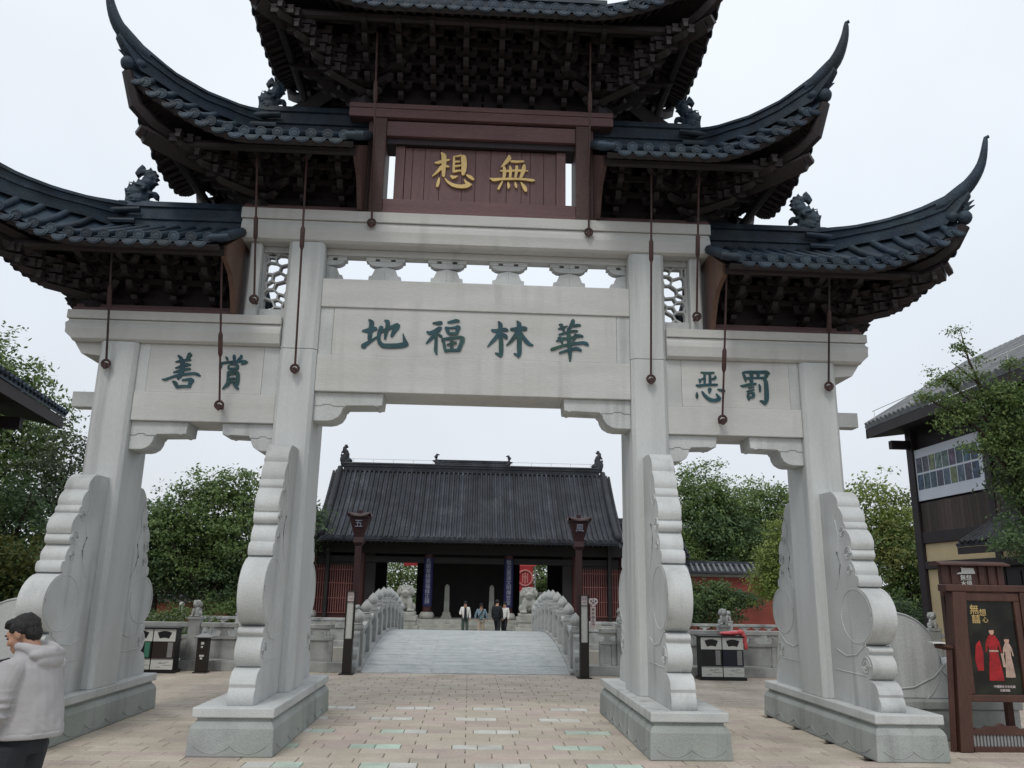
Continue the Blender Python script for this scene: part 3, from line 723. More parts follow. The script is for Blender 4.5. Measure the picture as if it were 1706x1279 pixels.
# openwork brackets
def openwork(cx, half=0):
    """half: 0 whole, -1 / +1 only that side"""
    m = MB()
    L = [(-0.12, 6.402), (-0.12 - 0.18, 6.402)] if half <= 0 else [(0, 6.402)]
    def side(sg):
        return [(sg * 0.30, 6.402), (sg * 0.285, 6.45), (sg * 0.25, 6.47), (sg * 0.245, 6.54), (sg * 0.20, 6.55), (sg * 0.16, 6.65), (sg * 0.125, 6.665), (sg * 0.12, 6.70),
                (sg * 0.20, 6.715), (sg * 0.255, 6.75), (sg * 0.27, 6.79), (sg * 0.27, 6.815), (sg * 0.30, 6.82), (sg * 0.30, 6.85)]
    # split round the square hole of each half
    for sg in ((-1, 1) if half == 0 else (half,)):
        a = side(sg)
        lowr = [p for p in a if p[1] < 6.7]
        m.prism([(cx, 6.402)] + [(cx + p[0], p[1]) for p in lowr] + [(cx, 6.695)], 'y', -0.16, 0.0)
        up = [(0.0, 6.697), (0.12, 6.70), (0.20, 6.715), (0.255, 6.75), (0.27, 6.785), (0.0, 6.785)]
        m.prism([(cx + sg * p[0], p[1]) for p in up], 'y', -0.155, -0.005)
        for xa, xb in ((0.0, 0.085), (0.155, 0.30)):
            xx = sorted((cx + sg * xa, cx + sg * xb))
            m.box(xx[0], xx[1], -0.16, 0.0, 6.786, 6.826)
        xx = sorted((cx, cx + sg * 0.30))
        m.box(xx[0], xx[1], -0.158, -0.002, 6.827, 6.851)
    return m
for cx, h in ((-X, 1), (-1.43, 0), (-0.477, 0), (0.477, 0), (1.43, 0), (X, -1)):
    add('openwork_bracket', openwork(cx, h), 'stone', gate, bevel=0.006)
def corbel(s, xin, zt, L, H):
    """stepped corbel under the lower beam, growing from a column face at xin towards s"""
    P = [(0, 0), (L, 0), (L - 0.015, -0.18), (L - 0.06, -0.185), (L - 0.085, -0.20), (L - 0.13, -0.185), (0.46, -0.195), (0.44, -0.225), (0.42, -0.235), (0.405, -0.30), (0.36, -0.37), (0.28, -0.415), (0.20, -0.43), (0, -0.43)]
    q = L / 1.0
    P = [(a if a >= L - 0.2 else a * min(1, q * 1.02), b * H) for a, b in P]
    m = MB().prism([(xin + s * a, zt + b) for a, b in P], 'y', -0.29, 0.16)
    return m
def corbel_line(s, xin, zt, L):
    m = MB()
    q = min(1, L * 1.02)
    m.tube([(xin + s * a * q, -0.292, zt + b) for a, b in ((0.0, -0.205), (0.1, -0.205), (0.14, -0.18), (0.24, -0.18), (0.28, -0.205), (0.44, -0.205))], 0.007, 5)
    return m
for s in (-1, 1):
    k = add('corbel', corbel(-s, s * (C1 - 0.001), 4.652, 1.0, 1.0), 'stone', gate, bevel=0.008)
    add('carved_line', corbel_line(-s, s * (C1 - 0.001), 4.652, 1.0), 'stone_base', k)
    k = add('corbel', corbel(s, s * (C2 + 0.001), 4.149, 0.74, 0.92), 'stone', gate, bevel=0.008)
    add('carved_line', corbel_line(s, s * (C2 + 0.001), 4.149, 0.74), 'stone_base', k)
    k = add('corbel', corbel(-s, s * (O1 - 0.001), 4.149, 0.80, 0.95), 'stone', gate, bevel=0.008)
    add('carved_line', corbel_line(-s, s * (O1 - 0.001), 4.149, 0.80), 'stone_base', k)
    # side bay panel and lower beam
    x0, x1 = sorted((s * (C2 + 0.001), s * (O1 - 0.001)))
    m = MB().box(min(s * 3.10, s * 4.74), max(s * 3.10, s * 4.74), -0.335, 0.36, 4.575, 5.296)
    pn2 = add('inscription_panel', m, 'stone_h', gate, bevel=0.004)
    for a, b in ((C2 + 0.001, 3.097), (4.743, O1 - 0.001)):
        xa, xb = sorted((s * a, s * b))
        add('end_board', MB().box(xa, xb, -0.332, 0.36, 4.575, 5.296), 'stone', pn2, bevel=0.003)
    add('lower_beam', MB().box(x0, x1, -0.350, 0.38, 4.150, 4.573), 'stone_h', gate, bevel=0.012)
    for ch in (('shan', 'shang') if s < 0 else ('e', 'fa')):
        add('character', brush(CH[ch], -0.336, 0.012), 'green_letter', pn2)

# ------------------------------------------------------------ wooden storey over the centre
WZ = 7.484
wb = add('wooden_beam', MB().box(-1.52, 1.52, -0.30, 0.30, WZ, 7.60), 'wood_beam', gate, bevel=0.008)
add('wooden_beam', MB().box(-1.52, 1.52, -0.27, 0.27, 7.602, 7.80), 'wood_beam', gate, bevel=0.008)
add('wooden_beam', MB().box(-1.52, 1.52, -0.27, 0.27, 8.905, 9.165), 'wood_beam', gate, bevel=0.008)
add('wooden_beam', MB().box(-1.52, 1.52, -0.20, 0.20, 8.80, 8.903), 'wood_dark_shaded', gate)
add('wooden_beam', MB().box(-2.13, 2.13, -0.32, 0.32, 9.205, 9.36), 'wood_beam', gate, bevel=0.01)
for s in (-1, 1):
    x0, x1 = sorted((s * 1.522, s * 1.735))
    add('wooden_post', MB().box(x0, x1, -0.30, 0.30, WZ, 9.203), 'wood', gate, bevel=0.012)
    x0, x1 = sorted((s * 1.74, s * 1.82))
    add('wooden_post', MB().box(x0, x1, -0.20, 0.20, WZ, 9.203), 'wood', gate, bevel=0.008)
pq = add('plaque', MB().box(-1.375, 1.375, -0.06, 0.04, 7.82, 8.86), 'wood_panel', gate)
for s in (-1, 1):
    x0, x1 = sorted((s * 1.225, s * 1.375))
    add('plaque_frame', MB().box(x0, x1, -0.135, -0.062, 7.82, 8.86), 'wood_panel', pq, bevel=0.006)
add('plaque_frame', MB().box(-1.22, 1.22, -0.12, -0.062, 8.80, 8.86), 'wood_panel', pq)
add('plaque_frame', MB().box(-1.40, 1.40, -0.15, -0.062, 7.79, 7.818), 'wood_beam', pq)
xs = [-1.222, -1.10, -0.90, -0.66, -0.30, -0.085, 0.16, 0.42, 0.66, 0.80, 1.02, 1.222]
for a, b in zip(xs[:-1], xs[1:]):
    add('plank', MB().box(a + 0.003, b - 0.003, -0.104, -0.062, 7.822, 8.798), 'wood_panel', pq, bevel=0.003, seg=1)
for ch in ('xiang', 'wu'):
    add('character', brush(CH[ch], -0.106, 0.035), 'gold', pq)
pc = MB()
for x in (-1.0, -0.52, -0.3, 0.25, 0.5, 0.72, 1.1):
    pc.ball((x, -0.155, 7.80), 0.014, 6, 4)
add('peg', pc, 'iron_dark', pq)

# tie rods: iron rods from the eaves to ring bolts in the stone
def rod(p0, p1, yface, f0, dark=False):
    p0, p1 = Vector(p0), Vector(p1)
    m = MB().tube([p0, p1], 0.016, 8)
    r = add('tie_rod', m, 'iron_dark' if dark else 'iron', gate, smooth=True)
    d = p1 - p0
    a, b = p0 + d * f0, p0 + d * (f0 + 0.35 / d.length)
    tb = MB().tube([a, a + (b - a) * .12, a + (b - a) * .88, b], [0.018, 0.034, 0.034, 0.018], 8)
    add('turnbuckle', tb, 'iron', r, smooth=True)
    e = MB()
    e.tube([(p0.x + 0.055 * math.cos(t), p0.y, p0.z - 0.05 + 0.055 * math.sin(t)) for t in [2 * math.pi * i / 16 for i in range(17)]], 0.019, 7, cap=False, up=(0, 1, 0))
    e.tube([(p0.x, yface, p0.z - 0.06), (p0.x, p0.y - 0.03, p0.z - 0.06)], 0.026, 8)
    e.tube([(p0.x, p0.y - 0.012, p0.z - 0.05), (p0.x, p0.y - 0.02, p0.z - 0.13)], [0.032, 0.022], 8)
    add('ring_bolt', e, 'iron', r, smooth=True)
for s in (-1, 1):
    z = lambda a, b: a if s < 0 else b
    rod((s * 5.274, -0.5, z(4.98, 4.96)), (s * 5.19, -1.0, 6.50), -0.40, 0.45, True)
    rod((s * z(3.618, 3.643), -0.5, z(4.42, 4.41)), (s * 3.655, -1.0, 6.50), -0.33, 0.30)
    rod((s * z(3.29, 3.333), -0.47, z(6.04, 6.0)), (s * 3.30, -1.0, 8.05), -0.32, 0.40)
    rod((s * 2.60, -0.5, 4.99), (s * 2.575, -1.0, 8.05), -0.40, 0.55)
    rod((s * z(1.635, 1.69), -0.5, z(7.32, 7.30)), (s * 1.665, -1.0, 10.25), -0.42, 0.62)
# ------------------------------------------------------------ the gateway's tiled roofs
def cap_mesh():
    m = MB().lathe([(0.0, 0.0), (0.046, 0.0), (0.050, 0.006), (0.058, 0.006), (0.062, 0.0), (0.078, 0.002), (0.080, 0.012), (0.080, 0.05), (0.0, 0.05)][1:-1], n=16)
    m.ball((0, 0, 0.004), (0.03, 0.03, 0.008), 8, 4)
    return m.xf(Matrix.Rotation(R(-90), 4, 'X') @ Matrix.Rotation(0, 4, 'Z'))       # +z -> +y : the face looks towards -y
def drip_mesh():
    P = [(-0.105, 0.045), (-0.105, 0.0), (-0.085, -0.04), (-0.05, -0.068), (0, -0.082), (0.05, -0.068), (0.085, -0.04), (0.105, 0.0), (0.105, 0.045), (0.05, 0.018), (-0.05, 0.018)]
    m = MB().prism(P, 'y', -0.012, 0.012)
    m.prism([(a * 0.7, b * 0.7 - 0.01) for a, b in P[1:8]], 'y', -0.02, -0.011)
    return m
CAP = cap_mesh().mesh('end_cap', 'tile', 35)
DRIP = drip_mesh().mesh('drip_tile', 'tile')

def bracket_mesh(n, h, st):
    """one dougong set: arms stepping out towards -y and +y, cross arms on every step"""
    m = MB()
    m.frustum(0, 0, 0, h * 0.8, 0.07, 0.07, 0.10, 0.10)
    for k in range(n):
        z = h * (k + 0.8)
        L = 0.26 + st * k
        nose = [(-L - 0.08, z + h * 0.62), (-L - 0.06, z + h * 0.25), (-L + 0.02, z), (L - 0.02, z), (L + 0.06, z + h * 0.25), (L + 0.08, z + h * 0.62)]
        m.prism(nose, 'x', -0.042, 0.042)
        for j in range(-k, k + 1):
            y = j * st * 1.0
            if abs(j) == k or k - abs(j) in (1, 2):
                W = 0.17 + 0.055 * (k - abs(j))
                zt = z + h * 0.62
                arm = [(-W, zt - 0.002), (-W, zt - h * 0.25), (-W * 0.75, zt - h * 0.5), (W * 0.75, zt - h * 0.5), (W, zt - h * 0.25), (W, zt - 0.002)]
                m.prism(arm, 'y', y - 0.036, y + 0.036)
                for q in (-W + 0.04, 0.0, W - 0.04):
                    m.frustum(q, y, zt, zt + h * 0.38, 0.035, 0.036, 0.05, 0.05)
    return m

HIPX_S = [5.5, 5.93, 6.27, 6.60, 6.88, 7.09, 7.23, 7.30]
HIPZ_S = [7.67, 7.545, 7.51, 7.53, 7.615, 7.80, 8.04, 8.39]
HIPX_M = [3.5, 3.83, 4.26, 4.63, 4.99, 5.20, 5.31, 5.35]
HIPZ_M = [9.40, 9.26, 9.207, 9.26, 9.443, 9.66, 9.92, 10.15]
HIPX_T = [2.0, 2.4, 2.85, 3.25, 3.6, 3.82, 3.94, 4.0]
HIPZ_T = [11.72, 11.50, 11.42, 11.47, 11.65, 11.88, 12.15, 12.4]
SIDE = dict(x0=3.60, xh=5.5, xe=6.88, ye=1.38, co=0.13, ze=6.50, R=0.62, p=1.85, xs=5.45, zr=7.20, hx=HIPX_S, hz=HIPZ_S, rt=7.69, zb=5.757, n=4, h=0.145, st=0.235, bx0=3.95, bx1=5.66, ox=0.0)
MID = dict(x0=1.84, xh=3.5, xe=4.92, ye=1.45, co=0.14, ze=8.13, R=0.84, p=1.6, xs=3.35, zr=8.95, hx=HIPX_M, hz=HIPZ_M, rt=9.47, zb=7.486, n=4, h=0.15, st=0.25, bx0=2.15, bx1=3.35, ox=0.0)
TOP = dict(x0=0.0, xh=2.0, xe=3.52, ye=1.55, co=0.15, ze=10.36, R=0.80, p=1.7, xs=1.6, zr=11.3, hx=HIPX_T, hz=HIPZ_T, rt=11.8, zb=9.362, n=5, h=0.165, st=0.245, bx0=0.28, bx1=1.85, ox=0.0)

def ridge_prof(z0, z1, w=0.11):
    h = z1 - z0
    return [(-w, z0), (-w, z0 + h * .22), (-w * .72, z0 + h * .25), (-w * .72, z0 + h * .48), (-w * .95, z0 + h * .51), (-w * .95, z0 + h * .60), (-w * .65, z0 + h * .63), (-w * .65, z0 + h * .82),
            (-w * .9, z0 + h * .85), (-w * .7, z1), (w * .7, z1), (w * .9, z0 + h * .85), (w * .65, z0 + h * .82), (w * .65, z0 + h * .63), (w * .95, z0 + h * .6), (w * .95, z0 + h * .51),
            (w * .72, z0 + h * .48), (w * .72, z0 + h * .25), (w, z0 + h * .22), (w, z0)]

def half_roof(roof, s, D, sub):
    x0, xh, xe, ye, co, ze, RR, pp, xs, zr = [D[k] for k in ('x0', 'xh', 'xe', 'ye', 'co', 'ze', 'R', 'p', 'xs', 'zr')]
    xc, yc = xe + co, ye + co
    hx, hz = D['hx'], D['hz']
    th = lambda x: interp((x - xh) / (xc - xh), [0, 0.3, 0.6, 0.85, 1.0], [hz[0] - zr, 0.31, 0.33, 0.40, 0.0])
    def Hz(x):
        t = (x - xh) / (xc - xh)
        a = interp(x, hx, hz) - interp(t, [0, 0.3, 0.6, 0.85], [hz[0] - zr, 0.31, 0.33, 0.40])
        c = ze + RR + 0.06
        k = min(max((t - 0.6) / 0.4, 0), 1)
        return a * (1 - k) + c * k
    def front(x):
        u = min(max((x - xs) / (xc - xs), 0), 1)
        E = Vector((x, -(ye + co * u ** 1.5), ze + RR * u ** pp))
        T = Vector((x, -0.09, zr)) if x <= xh else Vector((x, -yc * (x - xh) / (xc - xh), Hz(x)))
        return E, T
    ysd = yc * 0.12
    def side(y):
        u = min(max((abs(y) - ysd) / (yc - ysd), 0), 1)
        E = Vector((xe + co * u ** 1.5, y, ze + 0.02 + (RR - 0.02) * u ** pp))
        xx = xh + (xc - xh) * abs(y) / yc
        T = Vector((xx, y, Hz(xx)))
        return E, T
    def row(E, T, n=6, dz=0.0, v0=0.0, v1=1.0):
        return [Vector((E.x + (T.x - E.x) * v, E.y + (T.y - E.y) * v, E.z + (T.z - E.z) * ((0.97 * v + 0.03 * v * v) if T.y > -0.1 and E.y < 0 and abs(T.x - E.x) < 1e-6 else (0.75 * v + 0.25 * v * v)) + dz)) for v in [v0 + (v1 - v0) * i / n for i in range(n + 1)]]
    S = lambda p: (s * p[0], p[1], p[2])
    NX, NY = 34, 26
    fr = [row(*front(x0 + (xc - x0) * i / NX)) for i in range(NX + 1)]
    sd = [row(*side(-yc + 2 * yc * i / NY)) for i in range(NY + 1)]
    bk = [[Vector((p.x, -p.y, p.z)) for p in r] for r in fr]
    surf, sof = sub['surf'], sub['sof']
    for g in (fr, sd, bk):
        surf.grid([[S(p) for p in r] for r in g])
        sof.grid([[S((p.x, p.y, p.z - 0.09)) for p in r] for r in g])
    # eave boards
    for line in ([r[0] for r in fr], [r[0] for r in sd], [r[0] for r in bk]):
        sub['board'].tube([S((p.x * 0.997, p.y * 0.985, p.z - 0.085)) for p in line], 0.05, 4, up=(0, 0, 1))
    # tile rows
    def tiles(E, T, rot, rear):
        pts = row(E, T, 5, 0.03)
        if (pts[-1] - pts[0]).length < 0.12:
            pts = [pts[0], pts[0] + (pts[-1] - pts[0]).normalized() * 0.12]
        m = MB().tube([S(p) for p in pts], 0.057, 8)
        if rear:
            sub['rear'].join(m)
            c = MB().tube([S(pts[0]), S(pts[0] + Vector((0, 0.05, 0)))], 0.078, 10)
            sub['rear'].join(c)
        else:
            link('round_tile', m.mesh('round_tile', 'tile', 60), roof)
            mw = Matrix.Translation(S(pts[0] + Vector((0, -0.03, 0)) if rot == 0 else S(pts[0] + Vector((0.03, 0, 0))))) if False else None
            p = pts[0] + (Vector((0, -0.035, 0)) if rot == 0 else Vector((0.035, 0, 0)))
            mw = Matrix.Translation(S(p)) @ (Matrix.Rotation(R(0 if rot == 0 else s * 90), 4, 'Z'))
            link('end_cap', CAP, roof, mw)
    def drip(E, rot, rear):
        p = E + (Vector((0, -0.02, -0.045)) if rot == 0 else Vector((0.02, 0, -0.045)))
        if rear:
            sub['rear'].box(s * p.x - 0.1, s * p.x + 0.1, -p.y - 0.012, -p.y + 0.012, p.z - 0.07, p.z + 0.03)
        else:
            link('drip_tile', DRIP, roof, Matrix.Translation(S(p)) @ Matrix.Rotation(R(0 if rot == 0 else s * 90), 4, 'Z') @ Matrix.Rotation(R(-12), 4, 'X'))
    P = 0.236
    n = int((xc - 0.10 - (x0 + 0.12)) / P)
    xa = x0 + (0.12 if x0 > 0 else P / 2)
    for i in range(n + 2):
        x = xa + i * P
        if x < xc - 0.05:
            E, T = front(x)
            tiles(E, T, 0, False)
            E2, T2 = E.copy(), T.copy(); E2.y *= -1; T2.y *= -1
            tiles(E2, T2, 0, True)
        x = xa + (i + 0.5) * P if x0 > 0 else i * P
        if x < xc - 0.02 and not (x0 == 0 and i == 0 and s < 0):
            E, T = front(x)
            drip(E, 0, False); drip(E, 0, True)
    ns = int(2 * (yc - 0.12) / P)
    for i in range(ns + 1):
        y = (i - ns / 2) * P
        E, T = side(y)
        tiles(E, T, 1, False)
        if abs(y + P / 2) < yc - 0.05:
            drip(side(y + P / 2)[0], 1, False)
    # rafters
    rf = sub['raft']
    x = x0 + 0.06
    while x < xc - 0.06:
        E, T = front(x)
        q = row(E, T, 2, -0.125, 0.03, min(0.6, 1))
        for sg in (1, -1):
            rf.tube([S((p.x, sg * p.y, p.z)) for p in q], 0.032, 6)
        x += 0.145
    y = -yc + 0.06
    while y < yc - 0.05:
        E, T = side(y)
        rf.tube([S(p) for p in row(E, T, 2, -0.125, 0.03, 0.6)], 0.032, 6)
        y += 0.145
    # hip ridges with the upswept horns
    for sg in (-1, 1):
        hy = lambda x: sg * yc * (x - xh) / (xc - xh)
        N = 14
        xsN = [xh + 0.02 + (hx[5] - 0.02 - xh) * i / N for i in range(N + 1)]
        hp = MB()
        rings = []
        dx, dy = xc - xh, sg * yc
        ln = math.hypot(dx, dy); nx, ny = -dy / ln, dx / ln
        for x in xsN:
            zt = interp(x, hx, hz); zb = Hz(min(x, xc)) - 0.03
            if x > xc - 0.15: zb = max(zb, zt - interp(x, [xc - 0.15, hx[5]], [0.5, 0.26]))
            pf = ridge_prof(zb, zt, interp(x, [xh, xc, hx[5]], [0.105, 0.095, 0.06]))
            rings.append([S((x + nx * a, hy(x) + ny * a, b)) for a, b in pf])
        hp.grid([r + [r[0]] for r in rings])
        hp.add(rings[0], [tuple(range(len(rings[0])))]); hp.add(rings[-1], [tuple(range(len(rings[-1])))])
        tip = []; rad = []
        for x, r_ in zip([hx[4] - 0.1] + hx[4:], [0.10, 0.115, 0.095, 0.062, 0.030]):
            tip.append(S((x, hy(x), interp(x, hx, hz) - r_))); rad.append(r_)
        # finer curve through the tip
        tp = []; tr = []
        for i in range(len(tip) - 1):
            for k in range(4):
                p0, p1, p2, p3 = [Vector(tip[min(max(i + j, 0), len(tip) - 1)]) for j in (-1, 0, 1, 2)]
                t = k / 4
                tp.append(0.5 * ((2 * p1) + (p2 - p0) * t + (2 * p0 - 5 * p1 + 4 * p2 - p3) * t * t + (3 * p1 - p0 - 3 * p2 + p3) * t ** 3))
                tr.append(rad[i] + (rad[i + 1] - rad[i]) * t)
        tp.append(Vector(tip[-1])); tr.append(rad[-1])
        tp.append(Vector(tip[-1]) + Vector((s * 0.035, sg * 0.02, 0.012))); tr.append(0.026)
        hp.tube(tp, tr, 8, up=(0.3, 0.9, 0.1))
        # end boss and leaf under the horn
        hp.ball(S((xc + 0.005, sg * yc * 1.01, ze + RR + 0.10)), (0.10, 0.10, 0.11), 10, 7)
        hp.ball(S((xc - 0.12, sg * yc * 0.95, ze + RR + 0.14)), (0.10, 0.10, 0.09), 10, 7)
        for q in (0.0, 0.05):
            hp.tube([S((xc + 0.02, sg * yc, ze + RR + 0.22 + q)), S((xc + 0.13, sg * (yc + 0.09), ze + RR + 0.27 + q * 1.6))], [0.045, 0.006], 6)
        if x0 > 0:
            # short tile roll beside the ridge end
            hp.tube([S((xh - 0.25, sg * 0.17, zr + 0.30)), S((xh + 0.1, sg * 0.2, zr + 0.26)), S((xh + 0.42, sg * 0.26, zr + 0.19))], [0.05, 0.055, 0.06], 8)
            hp.tube([S((xh - 0.2, sg * 0.18, zr + 0.10)), S((xh + 0.45, sg * 0.3, zr + 0.03))], 0.05, 8)
        link('hip_ridge', hp.mesh('hip_ridge', 'tile', 45), roof)
        # corner beams
        cbm = MB()
        t = lambda q, z: S((xh + (xc - xh) * q, sg * yc * q, z))
        cbm.tube([t(0.2, ze - 0.10), t(0.5, ze - 0.10), t(0.84, ze - 0.02)], 0.15, 4)
        cbm.tube([t(0.85, ze + 0.0), t(0.885, ze + 0.02)], [0.12, 0.10], 4)
        cbm.tube([t(0.6, ze + 0.10), t(0.8, ze + 0.20), t(0.92, ze + 0.36), t(1.0, ze + RR - 0.02)], [0.11, 0.11, 0.10, 0.075], 6)
        link('corner_beam', cbm.mesh('corner_beam', 'wood_under_shaded', 30), roof)
        # out-stepping diagonal arms below the corner beam
        n_, h_, st_ = D['n'], D['h'], D['st']
        for k in range(1, n_):
            m = MB()
            bx = D['bx1']
            L = (0.38 + st_ * k) * 1.30
            c = (bx, sg * 0.18, D['zb'] + h_ * (k + 0.9))
            d = Vector(((xc - xh), sg * yc, 0)).normalized()
            a = Vector((c[0], c[1], c[2])); b = a + d * L
            m.tube([S(a), S(b - d * 0.05), S(b + Vector((0, 0, 0.03)))], [0.075, 0.07, 0.05], 4)
            for j in range(1, k + 2):
                q = a + d * ((0.16 + st_ * j) * 1.22)
                z0_ = q.z + 0.02 + 0.001 * j
                w_ = 0.20 + 0.03 * (k - j)
                for ax_, ay_ in ((w_, 0.034), (0.034, w_)):
                    m.box(s * q.x - ax_, s * q.x + ax_, q.y - ay_, q.y + ay_, z0_ + (0.0015 if ax_ > ay_ else 0), z0_ + h_ * 0.42)
                    for e_ in (-1, 0, 1):
                        cx_, cy_ = s * q.x + e_ * max(ax_ - 0.045, 0) * (ax_ > ay_), q.y + e_ * max(ay_ - 0.045, 0) * (ay_ > ax_)
                        m.frustum(cx_, cy_, z0_ + h_ * 0.43, z0_ + h_ * 0.78, 0.034, 0.034, 0.05, 0.05)
            link('diagonal_arm', m.mesh('diagonal_arm', 'wood_under_shaded'), roof)
    # bracket sets
    Mb = D.get('mesh')
    if Mb is None:
        Mb = D['mesh'] = bracket_mesh(D['n'], D['h'], D['st']).mesh('bracket_set', 'wood_dark_shaded')
    nb = max(2, int(round((D['bx1'] - D['bx0']) / 0.52)))
    for i in range(nb + 1):
        x = D['bx0'] + (D['bx1'] - D['bx0']) * i / nb
        link('bracket_set', Mb, roof, Matrix.Translation((s * x, 0, D['zb'] + 0.08)))
    link('bracket_set', Mb, roof, Matrix.Translation((s * (D['bx1'] + 0.08), 0, D['zb'] + 0.078)) @ Matrix.Rotation(R(90), 4, 'Z'))
    for q in (-0.2, 0.2):
        link('bracket_set', Mb, roof, Matrix.Translation((s * (D['bx1'] + 0.06), q, D['zb'] + 0.076)) @ Matrix.Rotation(R(90 - 38 * (1 if q < 0 else -1) * s * -1), 4, 'Z'))
    # purlins, base boards and the boards behind the brackets
    w = sub['frame']
    for k in range(1, D['n']):
        yy = D['st'] * k; zz_ = D['zb'] + 0.08 + D['h'] * (k + 1.8)
        for sg in (-1, 1):
            xa, xb = sorted((s * x0, s * (D['bx1'] + 0.1 + yy)))
            w.box(xa, xb, sg * yy - 0.03, sg * yy + 0.03, zz_, zz_ + 0.085)
        xm = s * (D['bx1'] + 0.1 + yy)
        w.box(xm - 0.03, xm + 0.03, -yy + 0.031, yy - 0.031, zz_ + 0.002, zz_ + 0.083)
    top_y = ze - 0.02
    yy = ye - 0.33
    for sg in (-1, 1):
        w.tube([S((x0, sg * yy, top_y)), S((xe - 0.3, sg * yy, top_y))], 0.07, 8)
    w.tube([S((xe - 0.34, -yy, top_y)), S((xe - 0.34, yy, top_y))], 0.07, 8)
    xa, xb = sorted((s * (x0 + 0.02), s * (D['bx1'] + 0.02)))
    w.box(xa, xb, -0.05, 0.05, D['zb'] + 0.17, zr - 0.25)
    w.box(min(s * (D['bx1'] - 0.03), s * (D['bx1'] + 0.02)), max(s * (D['bx1'] - 0.03), s * (D['bx1'] + 0.02)), -0.16, 0.16, D['zb'] + 0.17, ze + 0.2)
    xa, xb = sorted((s * x0, s * (D['bx1'] + 0.28)))
    sub['base'].box(xa, xb, -0.33, 0.33, D['zb'], D['zb'] + 0.075)
    xa, xb = sorted((s * x0, s * (D['bx1'] + 0.30)))
    sub['base'].box(xa, xb, -0.20, 0.20, D['zb'] + 0.077, D['zb'] + 0.168)
    # main ridge
    if x0 > 0:
        rg = MB().prism(ridge_prof(zr - 0.14, D['rt'], 0.12), 'x', min(s * x0, s * (xh + 0.14)), max(s * x0, s * (xh + 0.14)))
        link('main_ridge', rg.mesh('main_ridge', 'tile', 40), roof)
        # verge board at the inner end, with its curled foot
        zt_ = zr - 0.2
        bb = [(-(ye - 0.30), ze + 0.06), (-(ye - 0.33), ze - 0.12), (-(ye - 0.46), ze - 0.15), (-(ye - 0.66), ze - 0.22), (-(ye - 0.80), ze - 0.36), (-(ye - 0.92), ze - 0.56), (-(ye - 1.0), D['zb'] + 0.02),
              (ye - 1.0, D['zb'] + 0.02), (ye - 0.92, ze - 0.56), (ye - 0.8, ze - 0.36), (ye - 0.66, ze - 0.22), (ye - 0.46, ze - 0.15), (ye - 0.33, ze - 0.12), (ye - 0.30, ze + 0.06),
              (0.55, ze + 0.42), (0.1, zt_ + 0.05), (-0.1, zt_ + 0.05), (-0.55, ze + 0.42)]
        vb = MB().prism(bb, 'x', min(s * (x0 - 0.035), s * (x0 + 0.035)), max(s * (x0 - 0.035), s * (x0 + 0.035)))
        link('verge_board', vb.mesh('verge_board', 'wood_brown' if D is SIDE else 'wood'), roof)
        # verge tiles lying along the inner edge
        E, T = front(x0)
        vt = MB()
        for sg in (1, -1):
            q = row(E, T, 5, 0.05)
            vt.tube([(s * (p.x - 0.02), sg * p.y, p.z) for p in q], 0.075, 8)
            p = q[0]
            vt.tube([(s * (p.x - 0.14), sg * (p.y + 0.01), p.z + 0.01), (s * (p.x + 0.1), sg * (p.y - 0.03), p.z - 0.03)], 0.06, 8)
        link('verge_tile', vt.mesh('verge_tile', 'tile', 50), roof)

def dragon_mesh():
    """fish-dragon ridge ornament: jaws on the ridge, spiny body rising and its tail curling outwards (+x is outward)"""
    O = [(-0.2, 0.05), (-0.205, 0.2), (-0.235, 0.34), (-0.195, 0.315), (-0.175, 0.43), (-0.135, 0.375), (-0.115, 0.47), (-0.075, 0.415), (-0.045, 0.515), (0.0, 0.455), (0.02, 0.525), (0.045, 0.545), (0.02, 0.58), (-0.02, 0.575), (-0.066, 0.522), (-0.11, 0.588), (-0.07, 0.675), (-0.01, 0.742),
         (0.03, 0.70), (0.022, 0.655), (0.09, 0.65), (0.122, 0.70), (0.15, 0.64), (0.205, 0.645), (0.195, 0.595), (0.25, 0.585), (0.222, 0.54), (0.275, 0.51), (0.222, 0.475), (0.265, 0.43), (0.195, 0.40), (0.185, 0.367), (0.145, 0.30), (0.20, 0.285), (0.26, 0.28), (0.295, 0.235), (0.295, 0.15), (0.24, 0.165), (0.20, 0.21), (0.14, 0.19), (0.17, 0.12), (0.25, 0.12), (0.28, 0.05)]
    m = MB().prism([(-x, z) for x, z in O], 'y', -0.042, 0.042)
    for x, z, rx, ry, rz_ in ((-0.02, 0.14, .17, .115, .13), (-0.06, 0.26, .15, .11, .12), (0.03, 0.34, .15, .105, .11), (0.10, 0.42, .12, .095, .10), (0.13, 0.50, .09, .08, .09), (0.10, 0.58, .075, .065, .07), (0.03, 0.615, .06, .055, .05), (0.0, 0.67, .035, .05, .06), (-0.06, 0.59, .04, .05, .05),
                              (0.19, 0.245, .10, .075, .04), (0.25, 0.22, .045, .06, .05), (0.19, 0.095, .09, .07, .04)):
        m.ball((-x, 0, z), (rx, ry, rz_), 12, 8)
    for sg in (-1, 1):
        m.ball((-0.085, sg * 0.09, 0.30), 0.034, 8, 6)
        m.tube([(-0.10, sg * 0.09, 0.335), (0.02, sg * 0.115, 0.36), (0.16, sg * 0.08, 0.41)], [0.016, 0.016, 0.01], 6)
        for i in range(4):
            m.tube([(0.02 + .05 * i, sg * 0.105, 0.09 + .05 * i), (0.10 + .035 * i, sg * 0.09, 0.10 + .06 * i)], [0.02, 0.008], 5)
    return fused(m, 'tile', 'dragon_ornament', 0.011, 1)
DRAGON = dragon_mesh()

